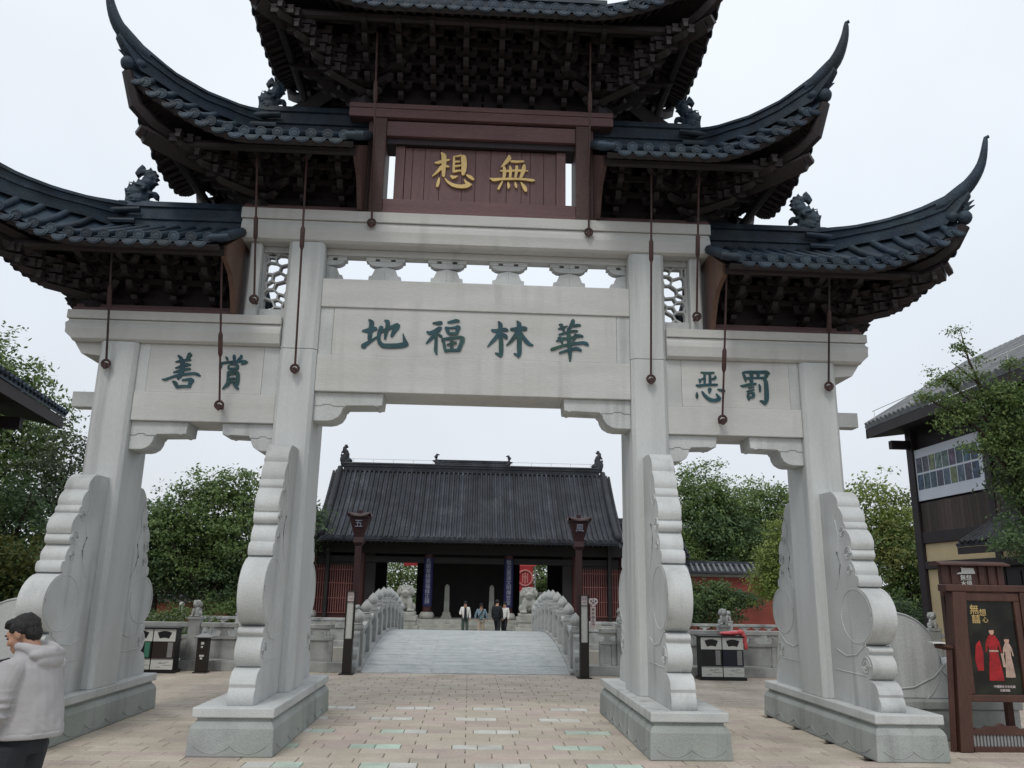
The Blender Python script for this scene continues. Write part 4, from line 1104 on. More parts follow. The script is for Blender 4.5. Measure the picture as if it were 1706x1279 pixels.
def make_roof(sides, D):
    sub = {k: MB() for k in ('surf', 'sof', 'board', 'rear', 'raft', 'frame', 'base')}
    roof = link('roof', bpy.data.meshes.new('roof'), gate)
    for s in sides:
        half_roof(roof, s, D, sub)
    nm = sub['surf'].mesh('roof', 'tile', 40)
    roof.data = nm
    link('soffit', sub['sof'].mesh('soffit', 'wood_dark_shaded', 40), roof)
    link('eave_board', sub['board'].mesh('eave_board', 'wood_dark_shaded', 40), roof)
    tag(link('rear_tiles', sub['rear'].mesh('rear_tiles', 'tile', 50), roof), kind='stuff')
    tag(link('rafters', sub['raft'].mesh('rafters', 'wood_under_shaded', 50), roof), kind='stuff')
    link('eave_frame', sub['frame'].mesh('eave_frame', 'wood_dark_shaded'), roof)
    link('base_board', sub['base'].mesh('base_board', 'wood_beam'), roof)
    if D['x0'] > 0:
        s = sides[0]
        dx = 5.36 if D is SIDE else 3.48
        mw = Matrix.Translation((s * dx, 0, D['rt'] - (0.10 if D is SIDE else 0.09))) @ Matrix.Scale(s, 4, (1, 0, 0)) @ Matrix.Scale(1.02 if D is SIDE else 0.88, 4)
        link('dragon_ornament', DRAGON, roof, mw)
    else:
        rg = MB().prism(ridge_prof(D['zr'] - 0.14, D['rt'], 0.13), 'x', -D['xh'] - 0.1, D['xh'] + 0.1)
        link('main_ridge', rg.mesh('main_ridge', 'tile', 40), roof)
    return roof
make_roof((-1,), SIDE); make_roof((1,), SIDE)
make_roof((-1,), MID); make_roof((1,), MID)
make_roof((-1, 1), TOP)
# ------------------------------------------------------------ ground
g = MB()
def sheet(m, x0, x1, y0, y1, z):
    m.add([(x0, y0, z), (x1, y0, z), (x1, y1, z), (x0, y1, z)], [(0, 1, 2, 3)])
sheet(g, -300, 300, -300, 600, -1.9)
tag(add('ground', g, 'earth'), kind='structure')
pz = MB().box(-30, 30, -30, 8.06, -1.8, -0.036)
plaza = tag(add('plaza', pz, 'joint'), 'paved square of beige stone', None, kind='structure')
fc = MB().box(-40, 40, 19.6, 60, -1.8, -0.30)
tag(add('courtyard', fc, 'court'), kind='structure')
wt = MB(); sheet(wt, -60, 60, 8.0, 19.7, -1.1)
tag(add('water', wt, 'water'), kind='structure')

RW, BL, GAP, GAPY = 0.275, 0.63, 0.010, 0.020
def paver_mb(L, W, dz=0.0):
    c = 0.006
    m = MB()
    a, b = L / 2 - GAP / 2, W / 2 - GAPY / 2
    m.add([(-a, -b, -0.034), (a, -b, -0.034), (a, b, -0.034), (-a, b, -0.034), (-a, -b, -c), (a, -b, -c), (a, b, -c), (-a, b, -c),
           (-a + c, -b + c, 0), (a - c, -b + c, 0), (a - c, b - c, 0), (-a + c, b - c, 0)],
          [(0, 1, 5, 4), (1, 2, 6, 5), (2, 3, 7, 6), (3, 0, 4, 7), (4, 5, 9, 8), (5, 6, 10, 9), (6, 7, 11, 10), (7, 4, 8, 11), (8, 9, 10, 11)])
    return m
PM = {}
for nm, L in (('full', BL), ('half', BL / 2)):
    for mt in ('paver', 'paver_pink', 'paver_green', 'paver_white'):
        PM[nm, mt] = paver_mb(L, RW).mesh('paving_stone', mt)
stones = []
rp = random.Random(3)
blocks = [(s * (a + b) / 2, (b - a) / 2) for s in (-1, 1) for a, b in ((A1, A2), (B1, B2))]
y_ref = -1.115          # centre of a row with pale green stones
j0, j1 = int((-13 - y_ref) / RW), int((7.95 - y_ref) / RW)
for j in range(j0, j1 + 1):
    y = y_ref + j * RW
    gr = j % 4 == 0
    q = (j // 4) % 2
    xo = (-0.293 + (0.0 if q == 0 else 0.04)) if gr else 0
    off = 0.5 * (j % 2) + 0.03
    if gr:
        # half stones: two pale, two beige; pale pairs shift by half a period from one green row to the next
        cx = -1.09 + (0.0 if q == 0 else 0.27)
        k0 = int(-14 / (BL / 2))
        for k in range(k0, -k0):
            x = cx + (k + 0.5) * BL / 2
            pale = (k % 4) in (0, 3) and abs(x) < 2.6 and y < 2.9
            mt = rp.choice(('paver_green', 'paver_green', 'paver_white')) if pale and y < 0.7 else ('paver_white' if pale else rp.choice(('paver', 'paver', 'paver_pink')))
            stones.append((x, y, 'half', mt))
    else:
        k0 = int(-14 / BL)
        for k in range(k0, -k0):
            stones.append(((k + off) * BL, y, 'full', rp.choice(('paver', 'paver', 'paver', 'paver_pink'))))
def visible(x, y):
    p = Vector((x, y, 0)) - Vector((0.0105, -11.928, 1.9))
    z = p.dot(_F)
    if z < 0.5: return None
    u, v = 853 + 1347.24 * p.dot(_r) / z, 639.5 - 1347.24 * p.dot(_u) / z
    return z if -20 < u < 1726 and v < 1285 else None
def hidden(x, y):
    return any(abs(x - bx) < hw - 0.15 and abs(y) < PD - 0.1 for bx, hw in blocks)
vis = sorted([(visible(x, y), i) for i, (x, y, n_, m_) in enumerate(stones) if visible(x, y) and not hidden(x, y)])
near = set(i for _, i in vis[:295])
rest = {}
for i, (x, y, n_, mt) in enumerate(stones):
    dz = rp.uniform(-0.002, 0.0015)
    tl = rp.uniform(-0.15, 0.15)
    if i in near:
        link('paving_stone', PM[n_, mt], plaza, Matrix.Translation((x, y, dz)) @ Matrix.Rotation(R(tl), 4, 'Y'))
    elif not hidden(x, y):
        m = rest.setdefault(mt, MB())
        t = paver_mb(BL if n_ == 'full' else BL / 2, RW)
        m.add([(a + x, b + y, c + dz) for a, b, c in t.v], t.f)
jm = MB(); mi = []; order = list(rest)
for k, mt in enumerate(order):
    n0 = len(jm.f); jm.join(rest[mt]); mi += [k] * (len(jm.f) - n0)
me = bpy.data.meshes.new('far_paving'); me.from_pydata(jm.v, [], jm.f)
for mt in order: me.materials.append(M[mt])
me.polygons.foreach_set('material_index', mi)
tag(link('far_paving', me, plaza), kind='stuff')
# ------------------------------------------------------------ arched bridge over the moat
bridge = thing('stone_bridge', 'humped pale stone bridge with lotus bud railings leading to the dark hall', 'bridge', (0, 14.1, 0))
def zb(y):
    return max(-0.35, 0.60 * (1 - ((y - 14.1) / 6.45) ** 2))
ys = [7.62 + (20.6 - 7.62) * i / 40 for i in range(41)]
dk = MB()
rows = []
for y in ys:
    z = zb(y)
    rows.append([(-2.42, y, z), (2.42, y, z)])
dk.grid(rows)
dk.grid([[(-2.42, y, zb(y)), (-2.42, y, zb(y) - (0.45 + 0.0 * y))] for y in ys]); dk.grid([[(2.42, y, zb(y)), (2.42, y, zb(y) - 0.45)] for y in ys])
add('deck', dk, 'stone_deck', bridge)
# deck slabs with recessed joints
yy = 7.66; k = 0
slabm = []
while yy < 15.2:
    nx = 6
    off = 0.4 * (k % 2)
    xs_ = [-2.40] + [-2.40 + 0.8 * i + off for i in range(1, nx)] + [2.40]
    for a, b in zip(xs_[:-1], xs_[1:]):
        m = MB()
        q = [(a + .004, yy + .005), (b - .004, yy + .005), (b - .004, yy + .325), (a + .004, yy + .325)]
        h = 0.010 + rnd.uniform(-.002, .002)
        m.hexa([(x, y, zb(y) - .002) for x, y in q] + [(x, y, zb(y) + h) for x, y in q])
        slabm.append(m)
    yy += 0.33; k += 1
for m in slabm:
    add('deck_slab', m, 'stone_deck', bridge)
PY = [8.05 + 1.345 * i for i in range(10)]
def bud_post(m_h=1.02):
    m = MB()
    m.box(-0.14, 0.14, -0.13, 0.13, -0.15, 0.86, 0.012)
    m.box(-0.155, 0.155, -0.145, 0.145, 0.862, 0.90, 0.01)
    m.box(-0.12, 0.12, -0.11, 0.11, 0.902, 0.955, 0.01)
    m.lathe([(0.09, 0.957), (0.11, 0.975), (0.085, 1.0), (0.115, 1.035), (0.142, 1.09), (0.135, 1.15), (0.095, 1.215), (0.045, 1.27), (0.008, 1.31)], n=12)
    for x in (-0.135, 0.135):
        pass
    m.box(-0.10, 0.10, -0.1345, -0.128, 0.10, 0.70)
    return m
BUD = bud_post().mesh('railing_post', 'stone_rail', 40)
for s in (-1, 1):
    for i, y in enumerate(PY):
        link('railing_post', BUD, bridge, Matrix.Translation((s * 2.56, y - 14.1, zb(y))))
        if i + 1 < len(PY):
            y2 = PY[i + 1]
            m = MB()
            def slab(z0, z1, t, a=y + 0.135, b=y2 - 0.135):
                q = [(s * 2.56 - t, a), (s * 2.56 + t, a), (s * 2.56 + t, b), (s * 2.56 - t, b)]
                m.hexa([(x, yv, zb(yv) + z0) for x, yv in q] + [(x, yv, zb(yv) + z1) for x, yv in q])
            slab(0.68, 0.80, 0.075)
            slab(0.46, 0.50, 0.055)
            slab(0.0, 0.455, 0.05)
            ym = (y + y2) / 2
            m.box(s * 2.56 - 0.05, s * 2.56 + 0.05, ym - 0.10, ym + 0.10, zb(ym) + 0.501, zb(ym) + 0.679)
            add('railing_panel', m, 'stone_rail', bridge, bevel=0.006)
    # curb under the railing, and the scrolled newel stone at the near end
    m = MB()
    for a, b in zip(ys[:-1], ys[1:]):
        q = [(s * 2.56 - 0.17, a), (s * 2.56 + 0.17, a), (s * 2.56 + 0.17, b), (s * 2.56 - 0.17, b)]
        m.hexa([(x, yv, zb(yv) - 0.3) for x, yv in q] + [(x, yv, zb(yv) + 0.07) for x, yv in q])
    add('curb', m, 'stone_rail', bridge)
    pf = [(7.93, 0.07), (7.93, 0.86), (7.86, 0.90), (7.79, 0.84), (7.78, 0.74), (7.74, 0.66), (7.72, 0.55), (7.64, 0.50), (7.58, 0.40), (7.58, 0.28), (7.52, 0.22), (7.47, 0.14), (7.47, 0.0), (7.93, 0.0)]
    m = MB().prism(pf, 'x', s * 2.56 - 0.075, s * 2.56 + 0.075)
    add('scroll_stone', m, 'stone_rail', bridge, bevel=0.012)

# ------------------------------------------------------------ stone lions (sitting), fused into one body each
def lion_body(seed=0):
    m = MB()
    m.ball((0, 0.10, 0.20), (0.20, 0.26, 0.20), 14, 9)            # haunches
    m.ball((0, -0.02, 0.42), (0.19, 0.19, 0.24), 14, 9)           # chest
    m.ball((0, -0.12, 0.40), (0.15, 0.10, 0.20), 12, 8)
    m.ball((0, -0.06, 0.72), (0.20, 0.19, 0.20), 14, 9)           # head
    m.ball((0, -0.22, 0.66), (0.13, 0.11, 0.095), 12, 7)          # muzzle
    m.ball((0, -0.31, 0.70), (0.055, 0.04, 0.045), 8, 6)
    m.ball((0, -0.22, 0.565), (0.11, 0.08, 0.035), 10, 6)         # jaw
    for s in (-1, 1):
        m.tube([(s * 0.12, -0.12, 0.46), (s * 0.14, -0.18, 0.24), (s * 0.13, -0.20, 0.05)], [0.09, 0.075, 0.07], 10)
        m.ball((s * 0.13, -0.26, 0.05), (0.08, 0.11, 0.055), 10, 6)
        m.ball((s * 0.20, 0.04, 0.17), (0.10, 0.18, 0.16), 12, 8)
        m.ball((s * 0.20, -0.12, 0.045), (0.075, 0.13, 0.05), 10, 6)
        m.ball((s * 0.085, -0.235, 0.775), (0.045, 0.035, 0.04), 8, 6)
        m.ball((s * 0.09, -0.20, 0.83), (0.06, 0.05, 0.03), 8, 6)
        m.ball((s * 0.17, -0.03, 0.86), (0.05, 0.03, 0.075), 8, 6)
    for i in range(11):                                            # curls of the mane
        a = R(-20 + i * 22)
        m.ball((0.215 * math.cos(a), 0.02, 0.70 + 0.19 * math.sin(a)), 0.062, 8, 6)
        m.ball((0.19 * math.cos(a), 0.12, 0.66 + 0.17 * math.sin(a)), 0.065, 8, 6)
    for i in range(5):
        m.ball((0.12 * math.cos(R(180 * i / 4)), -0.16, 0.885 + 0.02 * math.sin(R(180 * i / 4))), 0.045, 7, 5)
    m.tube([(0, 0.30, 0.2), (0.02, 0.36, 0.36), (0, 0.30, 0.5)], [0.06, 0.08, 0.03], 8)
    return m
LION = fused(lion_body(), 'stone_old', 'lion', 0.022, 2)
LIONS = fused(lion_body(), 'stone_rail', 'lion', 0.03, 1)

# ------------------------------------------------------------ balustrades along the moat
def balustrade(label, xs_, y, z0, H, front=True, posts=None, lions=True):
    t = thing('stone_balustrade', label, 'balustrade', ((xs_[0] + xs_[-1]) / 2, y, z0), group=None)
    cx = (xs_[0] + xs_[-1]) / 2
    add('sill', MB().box(xs_[0] - 0.15, xs_[-1] + 0.15, y - 0.17, y + 0.17, z0 - (0 if front else .2), z0 + 0.215), 'stone_rail', t, bevel=0.01)
    for x in (posts or xs_):
        p = MB().box(x - 0.13, x + 0.13, y - 0.13, y + 0.13, z0 + 0.217, z0 + H + 0.06, 0.015)
        p.box(x - 0.145, x + 0.145, y - 0.145, y + 0.145, z0 + H + 0.062, z0 + H + 0.12, 0.012)
        po = add('post', p, 'stone_rail', t, bevel=0.006)
        link('lion', LIONS, po, Matrix.Translation((x - cx, 0, H + 0.12)) @ Matrix.Rotation(rnd.uniform(-.5, .5), 4, 'Z') @ Matrix.Scale(0.40, 4))
    for a, b in zip(xs_[:-1], xs_[1:]):
        a, b = a + 0.132, b - 0.132
        m = MB().box(a, b, y - 0.075, y + 0.075, z0 + H - 0.10, z0 + H)
        add('top_rail', m, 'stone_rail', t, bevel=0.012)
        m = MB().box(a, b, y - 0.07, y + 0.07, z0 + 0.68, z0 + 0.76)
        add('middle_rail', m, 'stone_rail', t, bevel=0.008)
        n = max(1, int(round((b - a) / 1.15)))
        w = (b - a) / n
        for i in range(n):
            xa, xb = a + i * w, a + (i + 1) * w
            xm = (xa + xb) / 2
            add('panel', MB().box(xa + 0.11, xb - 0.11, y - 0.035, y + 0.035, z0 + 0.255, z0 + 0.678), 'stone_rail', t, bevel=0.01)
            for xx in (xa + 0.002, xb - 0.112):
                add('panel_stile', MB().box(xx, xx + 0.107, y - 0.06, y + 0.06, z0 + 0.217, z0 + 0.678), 'stone_rail', t, bevel=0.006)
            # cloud-shaped vase support between the rails
            zt = z0 + H - 0.102
            zz0 = z0 + 0.762
            pf = [(-0.10, zz0), (0.10, zz0), (0.075, zz0 + .05), (0.05, zz0 + .08), (0.09, (zz0 + zt) / 2 + .02), (0.20, zt - .05), (0.22, zt), (-0.22, zt), (-0.20, zt - .05), (-0.09, (zz0 + zt) / 2 + .02), (-0.05, zz0 + .08), (-0.075, zz0 + .05)]
            add('vase_support', MB().prism([(xm + p[0], p[1]) for p in pf], 'y', y - 0.045, y + 0.045), 'stone_rail', t, bevel=0.006)
            if n > 1 and i == 0:
                add('vase_support', MB().prism([(xb + p[0] * .8, p[1]) for p in pf], 'y', y - 0.0455, y + 0.0455), 'stone_rail', t, bevel=0.006)
    return t
NB = 7.78
balustrade('weathered stone balustrade with small lions left of the bridge, behind the litter bins', [-13.6, -11.15, -8.7, -6.24, -3.85, -2.95][:5] + [-2.95], NB, 0.0, 1.04, posts=[-13.6, -11.15, -8.7, -6.24, -3.85])
balustrade('weathered stone balustrade with small lions right of the bridge, behind the red-bagged bin', [2.95, 3.62, 6.05, 8.5, 11.15, 13.6], NB, 0.0, 1.04, posts=[3.62, 6.05, 8.5, 11.15, 13.6])
balustrade('far stone balustrade across the moat, in front of the red wall on the left', [-24.0, -21.8, -19.6, -17.4, -15.2, -13.0, -10.8, -8.6, -6.4, -4.2, -2.75], 20.3, -0.32, 1.05, False)
balustrade('far stone balustrade across the moat, in front of the red wall on the right', [2.75, 4.4, 6.3, 8.2, 10.1, 12.3, 14.5, 16.7, 18.9, 21.1], 20.3, -0.32, 1.05, False)

# ------------------------------------------------------------ illuminated pillars at the bridge end
def light_pillar(x, y, label):
    t = thing('light_pillar', label, 'light pillar', (x, y, 0), group='light pillars at the bridge end')
    b = MB().box(x - 0.16, x + 0.16, y - 0.16, y + 0.16, 0.0, 0.025)
    b.box(x - 0.10, x + 0.10, y - 0.09, y + 0.09, 0.026, 0.76)
    add('base', b, 'black_brown', t, bevel=0.008)
    f = MB()
    for sx in (-1, 1):
        for sy in (-1, 1):
            f.box(x + sx * 0.085 - 0.012, x + sx * 0.085 + 0.012, y + sy * 0.08 - 0.012, y + sy * 0.08 + 0.012, 0.761, 1.78)
    f.box(x - 0.11, x + 0.11, y - 0.10, y + 0.10, 1.781, 1.80)
    for sy in (-1, 1):
        f.box(x - 0.0725, x + 0.0725, y + sy * 0.08 - 0.011, y + sy * 0.08 + 0.011, 1.555, 1.567)
    add('frame', f, 'black_brown', t)
    add('light_panel', MB().box(x - 0.072, x + 0.072, y - 0.066, y + 0.066, 0.765, 1.55), 'white_panel', t)
    add('light_panel', MB().box(x - 0.071, x + 0.071, y - 0.066, y + 0.066, 1.57, 1.778), 'pink_white', t)
    text_mesh('lettering', '無想', 0.055, 'grey_metal', t, Matrix.Translation((0.0, -0.068, 1.70)) @ FACE, 0.001)
    text_mesh('lettering', '水鎮', 0.045, 'grey_metal', t, Matrix.Translation((0.0, -0.068, 1.63)) @ FACE, 0.001)
    return t
light_pillar(-2.66, 7.25, 'slim black and white light pillar left of the bridge, no sign beside it')
light_pillar(2.63, 7.05, 'slim black and white light pillar right of the bridge, next to the hanging sign')
# hanging vertical sign
t = thing('hanging_sign', 'narrow pale pink vertical sign with carved cloud top beside the right light pillar', 'sign', (2.86, 7.3, 0))
m = MB().tube([(2.765, 7.3, 0.0), (2.765, 7.3, 1.80)], 0.014, 8); m.tube([(2.765, 7.3, 1.72), (2.98, 7.3, 1.72)], 0.01, 6)
add('pole', m, 'black_brown', t)
cl_ = [(2.775, 1.70), (2.80, 1.725), (2.95, 1.725), (2.985, 1.69), (2.98, 1.62), (2.95, 1.595), (2.93, 1.57), (2.895, 1.545), (2.86, 1.545), (2.825, 1.57), (2.80, 1.60), (2.775, 1.62)]
h = add('sign_head', MB().prism(cl_, 'y', 7.275, 7.30), 'pink_white', t, bevel=0.004)
hm = MB()
for a, b, r in ((2.83, 1.665, .018), (2.88, 1.63, .02), (2.935, 1.665, .02), (2.88, 1.69, .014), (2.85, 1.60, .012), (2.915, 1.60, .012)):
    hm.lathe([(r, 0), (r, 0.004)], 0, 0, 10)
    n_ = 20
    hm.v[-n_:] = [(v[0] + a, 7.273 - v[2] * .5, v[1] + b) for v in hm.v[-n_:]]
add('cloud_pattern', hm, 'black_brown', h)
sg = add('sign_board', MB().box(2.815, 2.935, 7.28, 7.298, 1.06, 1.54, 0.0), 'pink_white', t, bevel=0.02)
for i, c in enumerate('華林緣生門'):
    text_mesh('lettering', c, 0.075, 'black_brown', sg, Matrix.Translation((0.015, -0.022, 1.47 - i * 0.085)) @ FACE, 0.001)

# ------------------------------------------------------------ litter bins
def bins(x, y, label, cols, bag=False):
    t = thing('litter_bin', label, 'litter bin', (x, y, 0), group='double litter bins by the balustrade')
    add('foot', MB().box(x - 0.53, x + 0.53, y - 0.22, y + 0.22, 0.0, 0.06), 'black', t)
    for k, sx in enumerate((-0.246, 0.246)):
        c = x + sx
        add('bin_body', MB().box(c - 0.235, c + 0.235, y - 0.18, y + 0.18, 0.062, 0.92), 'black', t)
        yf = y - 0.181
        # white upper front, uncut; the hole's shade is painted as a black fan plate
        up = MB()
        z0, z1 = 0.66, 0.915
        fan = [(c + 0.155 * math.cos(R(a)) * 1.0, 0.60 + 0.30 * math.sin(R(a)) - 0.02) for a in range(125, 54, -7)]
        fan = [(c - 0.155, 0.845)] + [(c - 0.155 + 0.31 * i / 8, 0.845 + 0.035 * math.sin(math.pi * i / 8)) for i in range(1, 8)] + [(c + 0.155, 0.845), (c + 0.10, 0.72)] + [(c + 0.10 - 0.20 * i / 6, 0.72 + 0.018 * math.sin(math.pi * i / 6)) for i in range(1, 6)] + [(c - 0.10, 0.72)]
        up.box(c - 0.235, c + 0.235, yf - 0.012, yf - 0.001, z0, z1)
        pnl = add('front_panel', up, 'white_panel', t)
        op = MB().prism(fan, 'y', yf - 0.0165, yf - 0.0125)
        add('painted_opening', op, 'black', pnl)
        add('door', MB().box(c - 0.235, c + 0.235, yf - 0.010, yf - 0.001, 0.30, 0.655), cols[k], t)
        add('label_strip', MB().box(c + 0.09, c + 0.20, yf - 0.014, yf - 0.0105, 0.33, 0.64), 'bin_green' if (cols[k] == 'black' and not bag) else 'grey_metal', t)
        add('band', MB().box(c - 0.235, c + 0.235, yf - 0.012, yf - 0.001, 0.275, 0.298), 'grey_metal', t)
        lo = add('lower_panel', MB().box(c - 0.235, c + 0.235, yf - 0.012, yf - 0.001, 0.075, 0.272), 'white_panel', t)
        lm = MB()
        for dx, z, L in ((-0.08, 0.20, 0.16), (0.02, 0.16, 0.2), (0.05, 0.225, 0.1), (-0.12, 0.12, 0.1)):
            lm.box(c + dx, c + dx + L, yf - 0.0145, yf - 0.0125, z, z + 0.010)
        lm.tube([(c - 0.02 + 0.03 * math.cos(a), yf - 0.014, 0.215 + 0.02 * math.sin(a)) for a in [i * .6 for i in range(8)]], 0.004, 4)
        add('cloud_lines', lm, 'grey_metal', lo)
    add('lid', MB().box(x - 0.52, x + 0.52, y - 0.23, y + 0.2, 0.922, 0.955), 'black', t, bevel=0.006)
    return t
bins(-6.88, 7.2, 'white and black double litter bin by the left balustrade, green strip on its door', ('black', 'bin_brown'))
bins(5.75, 7.15, 'white and black double litter bin by the right balustrade with a red bag on top', ('black', 'bin_navy'), True)
bm_ = MB()
for p, r in (((5.93, 7.12, 1.0), (.19, .14, .05)), ((6.05, 7.1, 1.01), (.14, .12, .055)), ((6.22, 7.05, 1.03), (.09, .1, .07)), ((6.28, 7.0, 0.90), (.06, .07, .12)), ((6.30, 6.98, 0.74), (.05, .05, .10))):
    bm_.ball(p, r, 12, 8)
o = link('plastic_bag', fused(bm_, 'plastic_red', 'plastic_bag', 0.02, 3))
tag(o, 'crumpled red plastic bag lying on the lid of the right litter bin', 'bag')
# audio bollard
t = thing('speaker_bollard', 'waist high black bollard with small roofed top and white stickers, left of the bridge', 'bollard', (-5.83, 7.2, 0))
b = MB().box(-5.98, -5.68, 7.05, 7.35, 0, 0.03); b.box(-5.945, -5.715, 7.09, 7.31, 0.031, 0.74)
add('body', b, 'black_brown', t, bevel=0.012)
r_ = MB().frustum(-5.83, 7.2, 0.742, 0.76, 0.17, 0.17, 0.18, 0.18); r_.frustum(-5.83, 7.2, 0.761, 0.84, 0.175, 0.175, 0.03, 0.03); r_.lathe([(0.028, .841), (0.036, .87), (0.01, .9)], -5.83, 7.2, 8)
add('cap', r_, 'grey_metal', t)
st = MB().box(-5.855, -5.79, 7.084, 7.0885, 0.60, 0.655); st.box(-5.85, -5.81, 7.084, 7.0885, 0.53, 0.57); st.box(-5.87, -5.77, 7.084, 7.0885, 0.345, 0.385); st.box(-5.85, -5.80, 7.084, 7.0885, 0.29, 0.33)
add('sticker', st, 'white_panel', t)

# ------------------------------------------------------------ red lamp posts on the far bank
def lamp(x, ch, label):
    y = 21.0
    t = thing('lamp_post', label, 'lamp post', (x, y, -0.3), group='red lamp posts on the far bank')
    p = MB().box(x - 0.24, x + 0.24, y - 0.24, y + 0.24, -0.3, 0.2); p.box(x - 0.12, x + 0.12, y - 0.12, y + 0.12, 0.201, 3.45)
    add('post', p, 'lamp_red', t, bevel=0.015)
    n = MB().frustum(x, y, 3.451, 3.58, 0.12, 0.12, 0.20, 0.20); n.frustum(x, y, 3.581, 3.80, 0.20, 0.20, 0.17, 0.17); n.frustum(x, y, 3.801, 3.92, 0.17, 0.17, 0.2, 0.2)
    add('neck', n, 'lamp_red', t, bevel=0.01)
    hd = MB().frustum(x, y, 3.921, 4.58, 0.2, 0.2, 0.38, 0.38)
    vs = []
    ho = add('lamp_head', hd, 'lamp_red', t, bevel=0.01)
    rf = MB()
    N = 8
    for side in range(4):
        c_, s_ = math.cos(side * math.pi / 2), math.sin(side * math.pi / 2)
        rows = []
        for i in range(N + 1):
            u = -1 + 2 * i / N
            lift = 0.13 * abs(u) ** 2.2
            q = (u * 0.46, -0.46)
            rows.append([(x + q[0] * c_ - q[1] * s_, y + q[0] * s_ + q[1] * c_, 4.582 + lift), (x + q[0] * .96 * c_ - q[1] * .96 * s_, y + q[0] * .96 * s_ + q[1] * .96 * c_, 4.64 + lift), (x + q[0] * 0.2 * c_ - q[1] * 0.2 * s_, y + q[0] * 0.2 * s_ + q[1] * 0.2 * c_, 4.74)])
        rf.grid(rows)
    rf.box(x - 0.08, x + 0.08, y - 0.08, y + 0.08, 4.70, 4.86); rf.box(x - 0.42, x + 0.42, y - 0.42, y + 0.42, 4.575, 4.60)
    add('lamp_roof', rf, 'lamp_red', t)
    text_mesh('character', ch, 0.34, 'pale_letter', ho, Matrix.Translation((0, -0.335, 4.60)) @ Matrix.Rotation(R(90 + 16.9), 4, 'X'), 0.006)
lamp(-4.42, '五', 'red lamp post with a flared head bearing 五, left of the bridge')
lamp(4.36, '風', 'red lamp post with a flared head bearing 風, right of the bridge')

# ------------------------------------------------------------ guardian lions on stepped pedestals
for x, lab in ((-2.76, 'pale stone guardian lion on a stepped pedestal left of the hall entrance'), (2.66, 'pale stone guardian lion on a stepped pedestal right of the hall entrance, red behind it')):
    y = 25.0
    t = thing('guardian_lion', lab, 'stone lion', (x, y, -0.3))
    p = MB()
    for z0, z1, w in ((-0.3, -0.05, 0.62), (-0.049, 0.12, 0.54), (0.121, 0.30, 0.60), (0.301, 0.50, 0.50), (0.501, 0.72, 0.54), (0.721, 0.87, 0.46)):
        p.box(x - w, x + w, y - w, y + w, z0, z1, 0.03)
    add('pedestal', p, 'stone_old', t, bevel=0.02)
    link('lion', LION, t, Matrix.Translation((0, 0, 1.17)) @ Matrix.Diagonal((1.5, 1.3, 1.2, 1)))
# ------------------------------------------------------------ the hall behind the moat
HP = 0.40       # platform level
hall = thing('temple_hall', 'wide dark hall with grey tiled roof, owl-tail ridge ends and red lattice bays', 'hall', (0, 31, -0.3))
HX = 7.25
pf = MB().box(-7.9, 7.9, 28.95, 37.2, -0.3, HP)
add('platform', pf, 'stone_old', hall, bevel=0.02)
for i in range(3):
    add('step', MB().box(-3.0, 3.0, 27.7 + 0.42 * i, 28.945, -0.3 + 0.001 * i, -0.13 + 0.175 * i - 0.001), 'stone_old', hall, bevel=0.012)
for s in (-1, 1):
    m = MB().prism([(27.6, -0.3), (28.94, -0.3), (28.94, 0.42), (28.75, 0.42), (27.6, -0.12)], 'x', min(s * 3.02, s * 3.4), max(s * 3.02, s * 3.4))
    add('ramp_stone', m, 'stone_old', hall, bevel=0.012)
# roof: concave slope, front and back
EY, EZ, RY, RZ = 28.45, 4.22, 33.0, 8.15
def rz(v): return EZ + (RZ - EZ) * (0.66 * v + 0.34 * v * v)
prof = [(EY + (RY - EY) * i / 14, rz(i / 14)) for i in range(15)]
rfm = MB()
rfm.grid([[(-7.35, y, z), (7.35, y, z)] for y, z in prof]); rfm.grid([[(-7.35, 2 * RY - y, z), (7.35, 2 * RY - y, z)] for y, z in prof])
rfm.grid([[(-7.35, y, z - 0.16), (7.35, y, z - 0.16)] for y, z in prof]); rfm.grid([[(-7.35, 2 * RY - y, z - 0.16), (7.35, 2 * RY - y, z - 0.16)] for y, z in prof])
rfm.box(-7.35, 7.35, EY, EY + 0.05, EZ - 0.16, EZ)
for s in (-1, 1):
    rfm.prism(prof + [(2 * RY - y, z) for y, z in prof[::-1]], 'x', s * 7.2 - 0.02, s * 7.2 + 0.02)
hroof = add('roof', rfm, 'tile_hall', hall)
N = 57
rowm = MB()
pts = []; rad = []
for i in range(57):
    v = i / 56
    y = EY - 0.04 + (RY - EY) * v; z = rz(v) + 0.03
    pts.append((0, y, z)); rad.append(0.082 if i % 2 == 0 else 0.070)
rowm.tube(pts, rad, 6)
capm = MB().tube([(0, EY - 0.06, EZ + 0.02), (0, EY - 0.02, EZ + 0.02)], 0.095, 10)
ROWM = rowm.mesh('round_tile_row', 'tile_hall', 60); HCAP = capm.mesh('end_cap', 'tile_hall')
drm = MB().prism([(-0.11, 0.06), (-0.10, -0.05), (0, -0.11), (0.10, -0.05), (0.11, 0.06)], 'y', EY - 0.05, EY - 0.03)
drm.v = [(a, b, c + EZ) for a, b, c in drm.v]
HDRIP = drm.mesh('drip_tile', 'tile_hall')
off = Vector((0, -31, 0.3))
for i in range(N):
    x = -7.2 + 14.4 * i / (N - 1)
    link('round_tile_row', ROWM, hroof, Matrix.Translation(Vector((x, 0, 0)) + off))
    link('end_cap', HCAP, hroof, Matrix.Translation(Vector((x, 0, 0)) + off))
    if i < N - 1:
        link('drip_tile', HDRIP, hroof, Matrix.Translation(Vector((x + 7.2 / (N - 1), 0, 0)) + off))
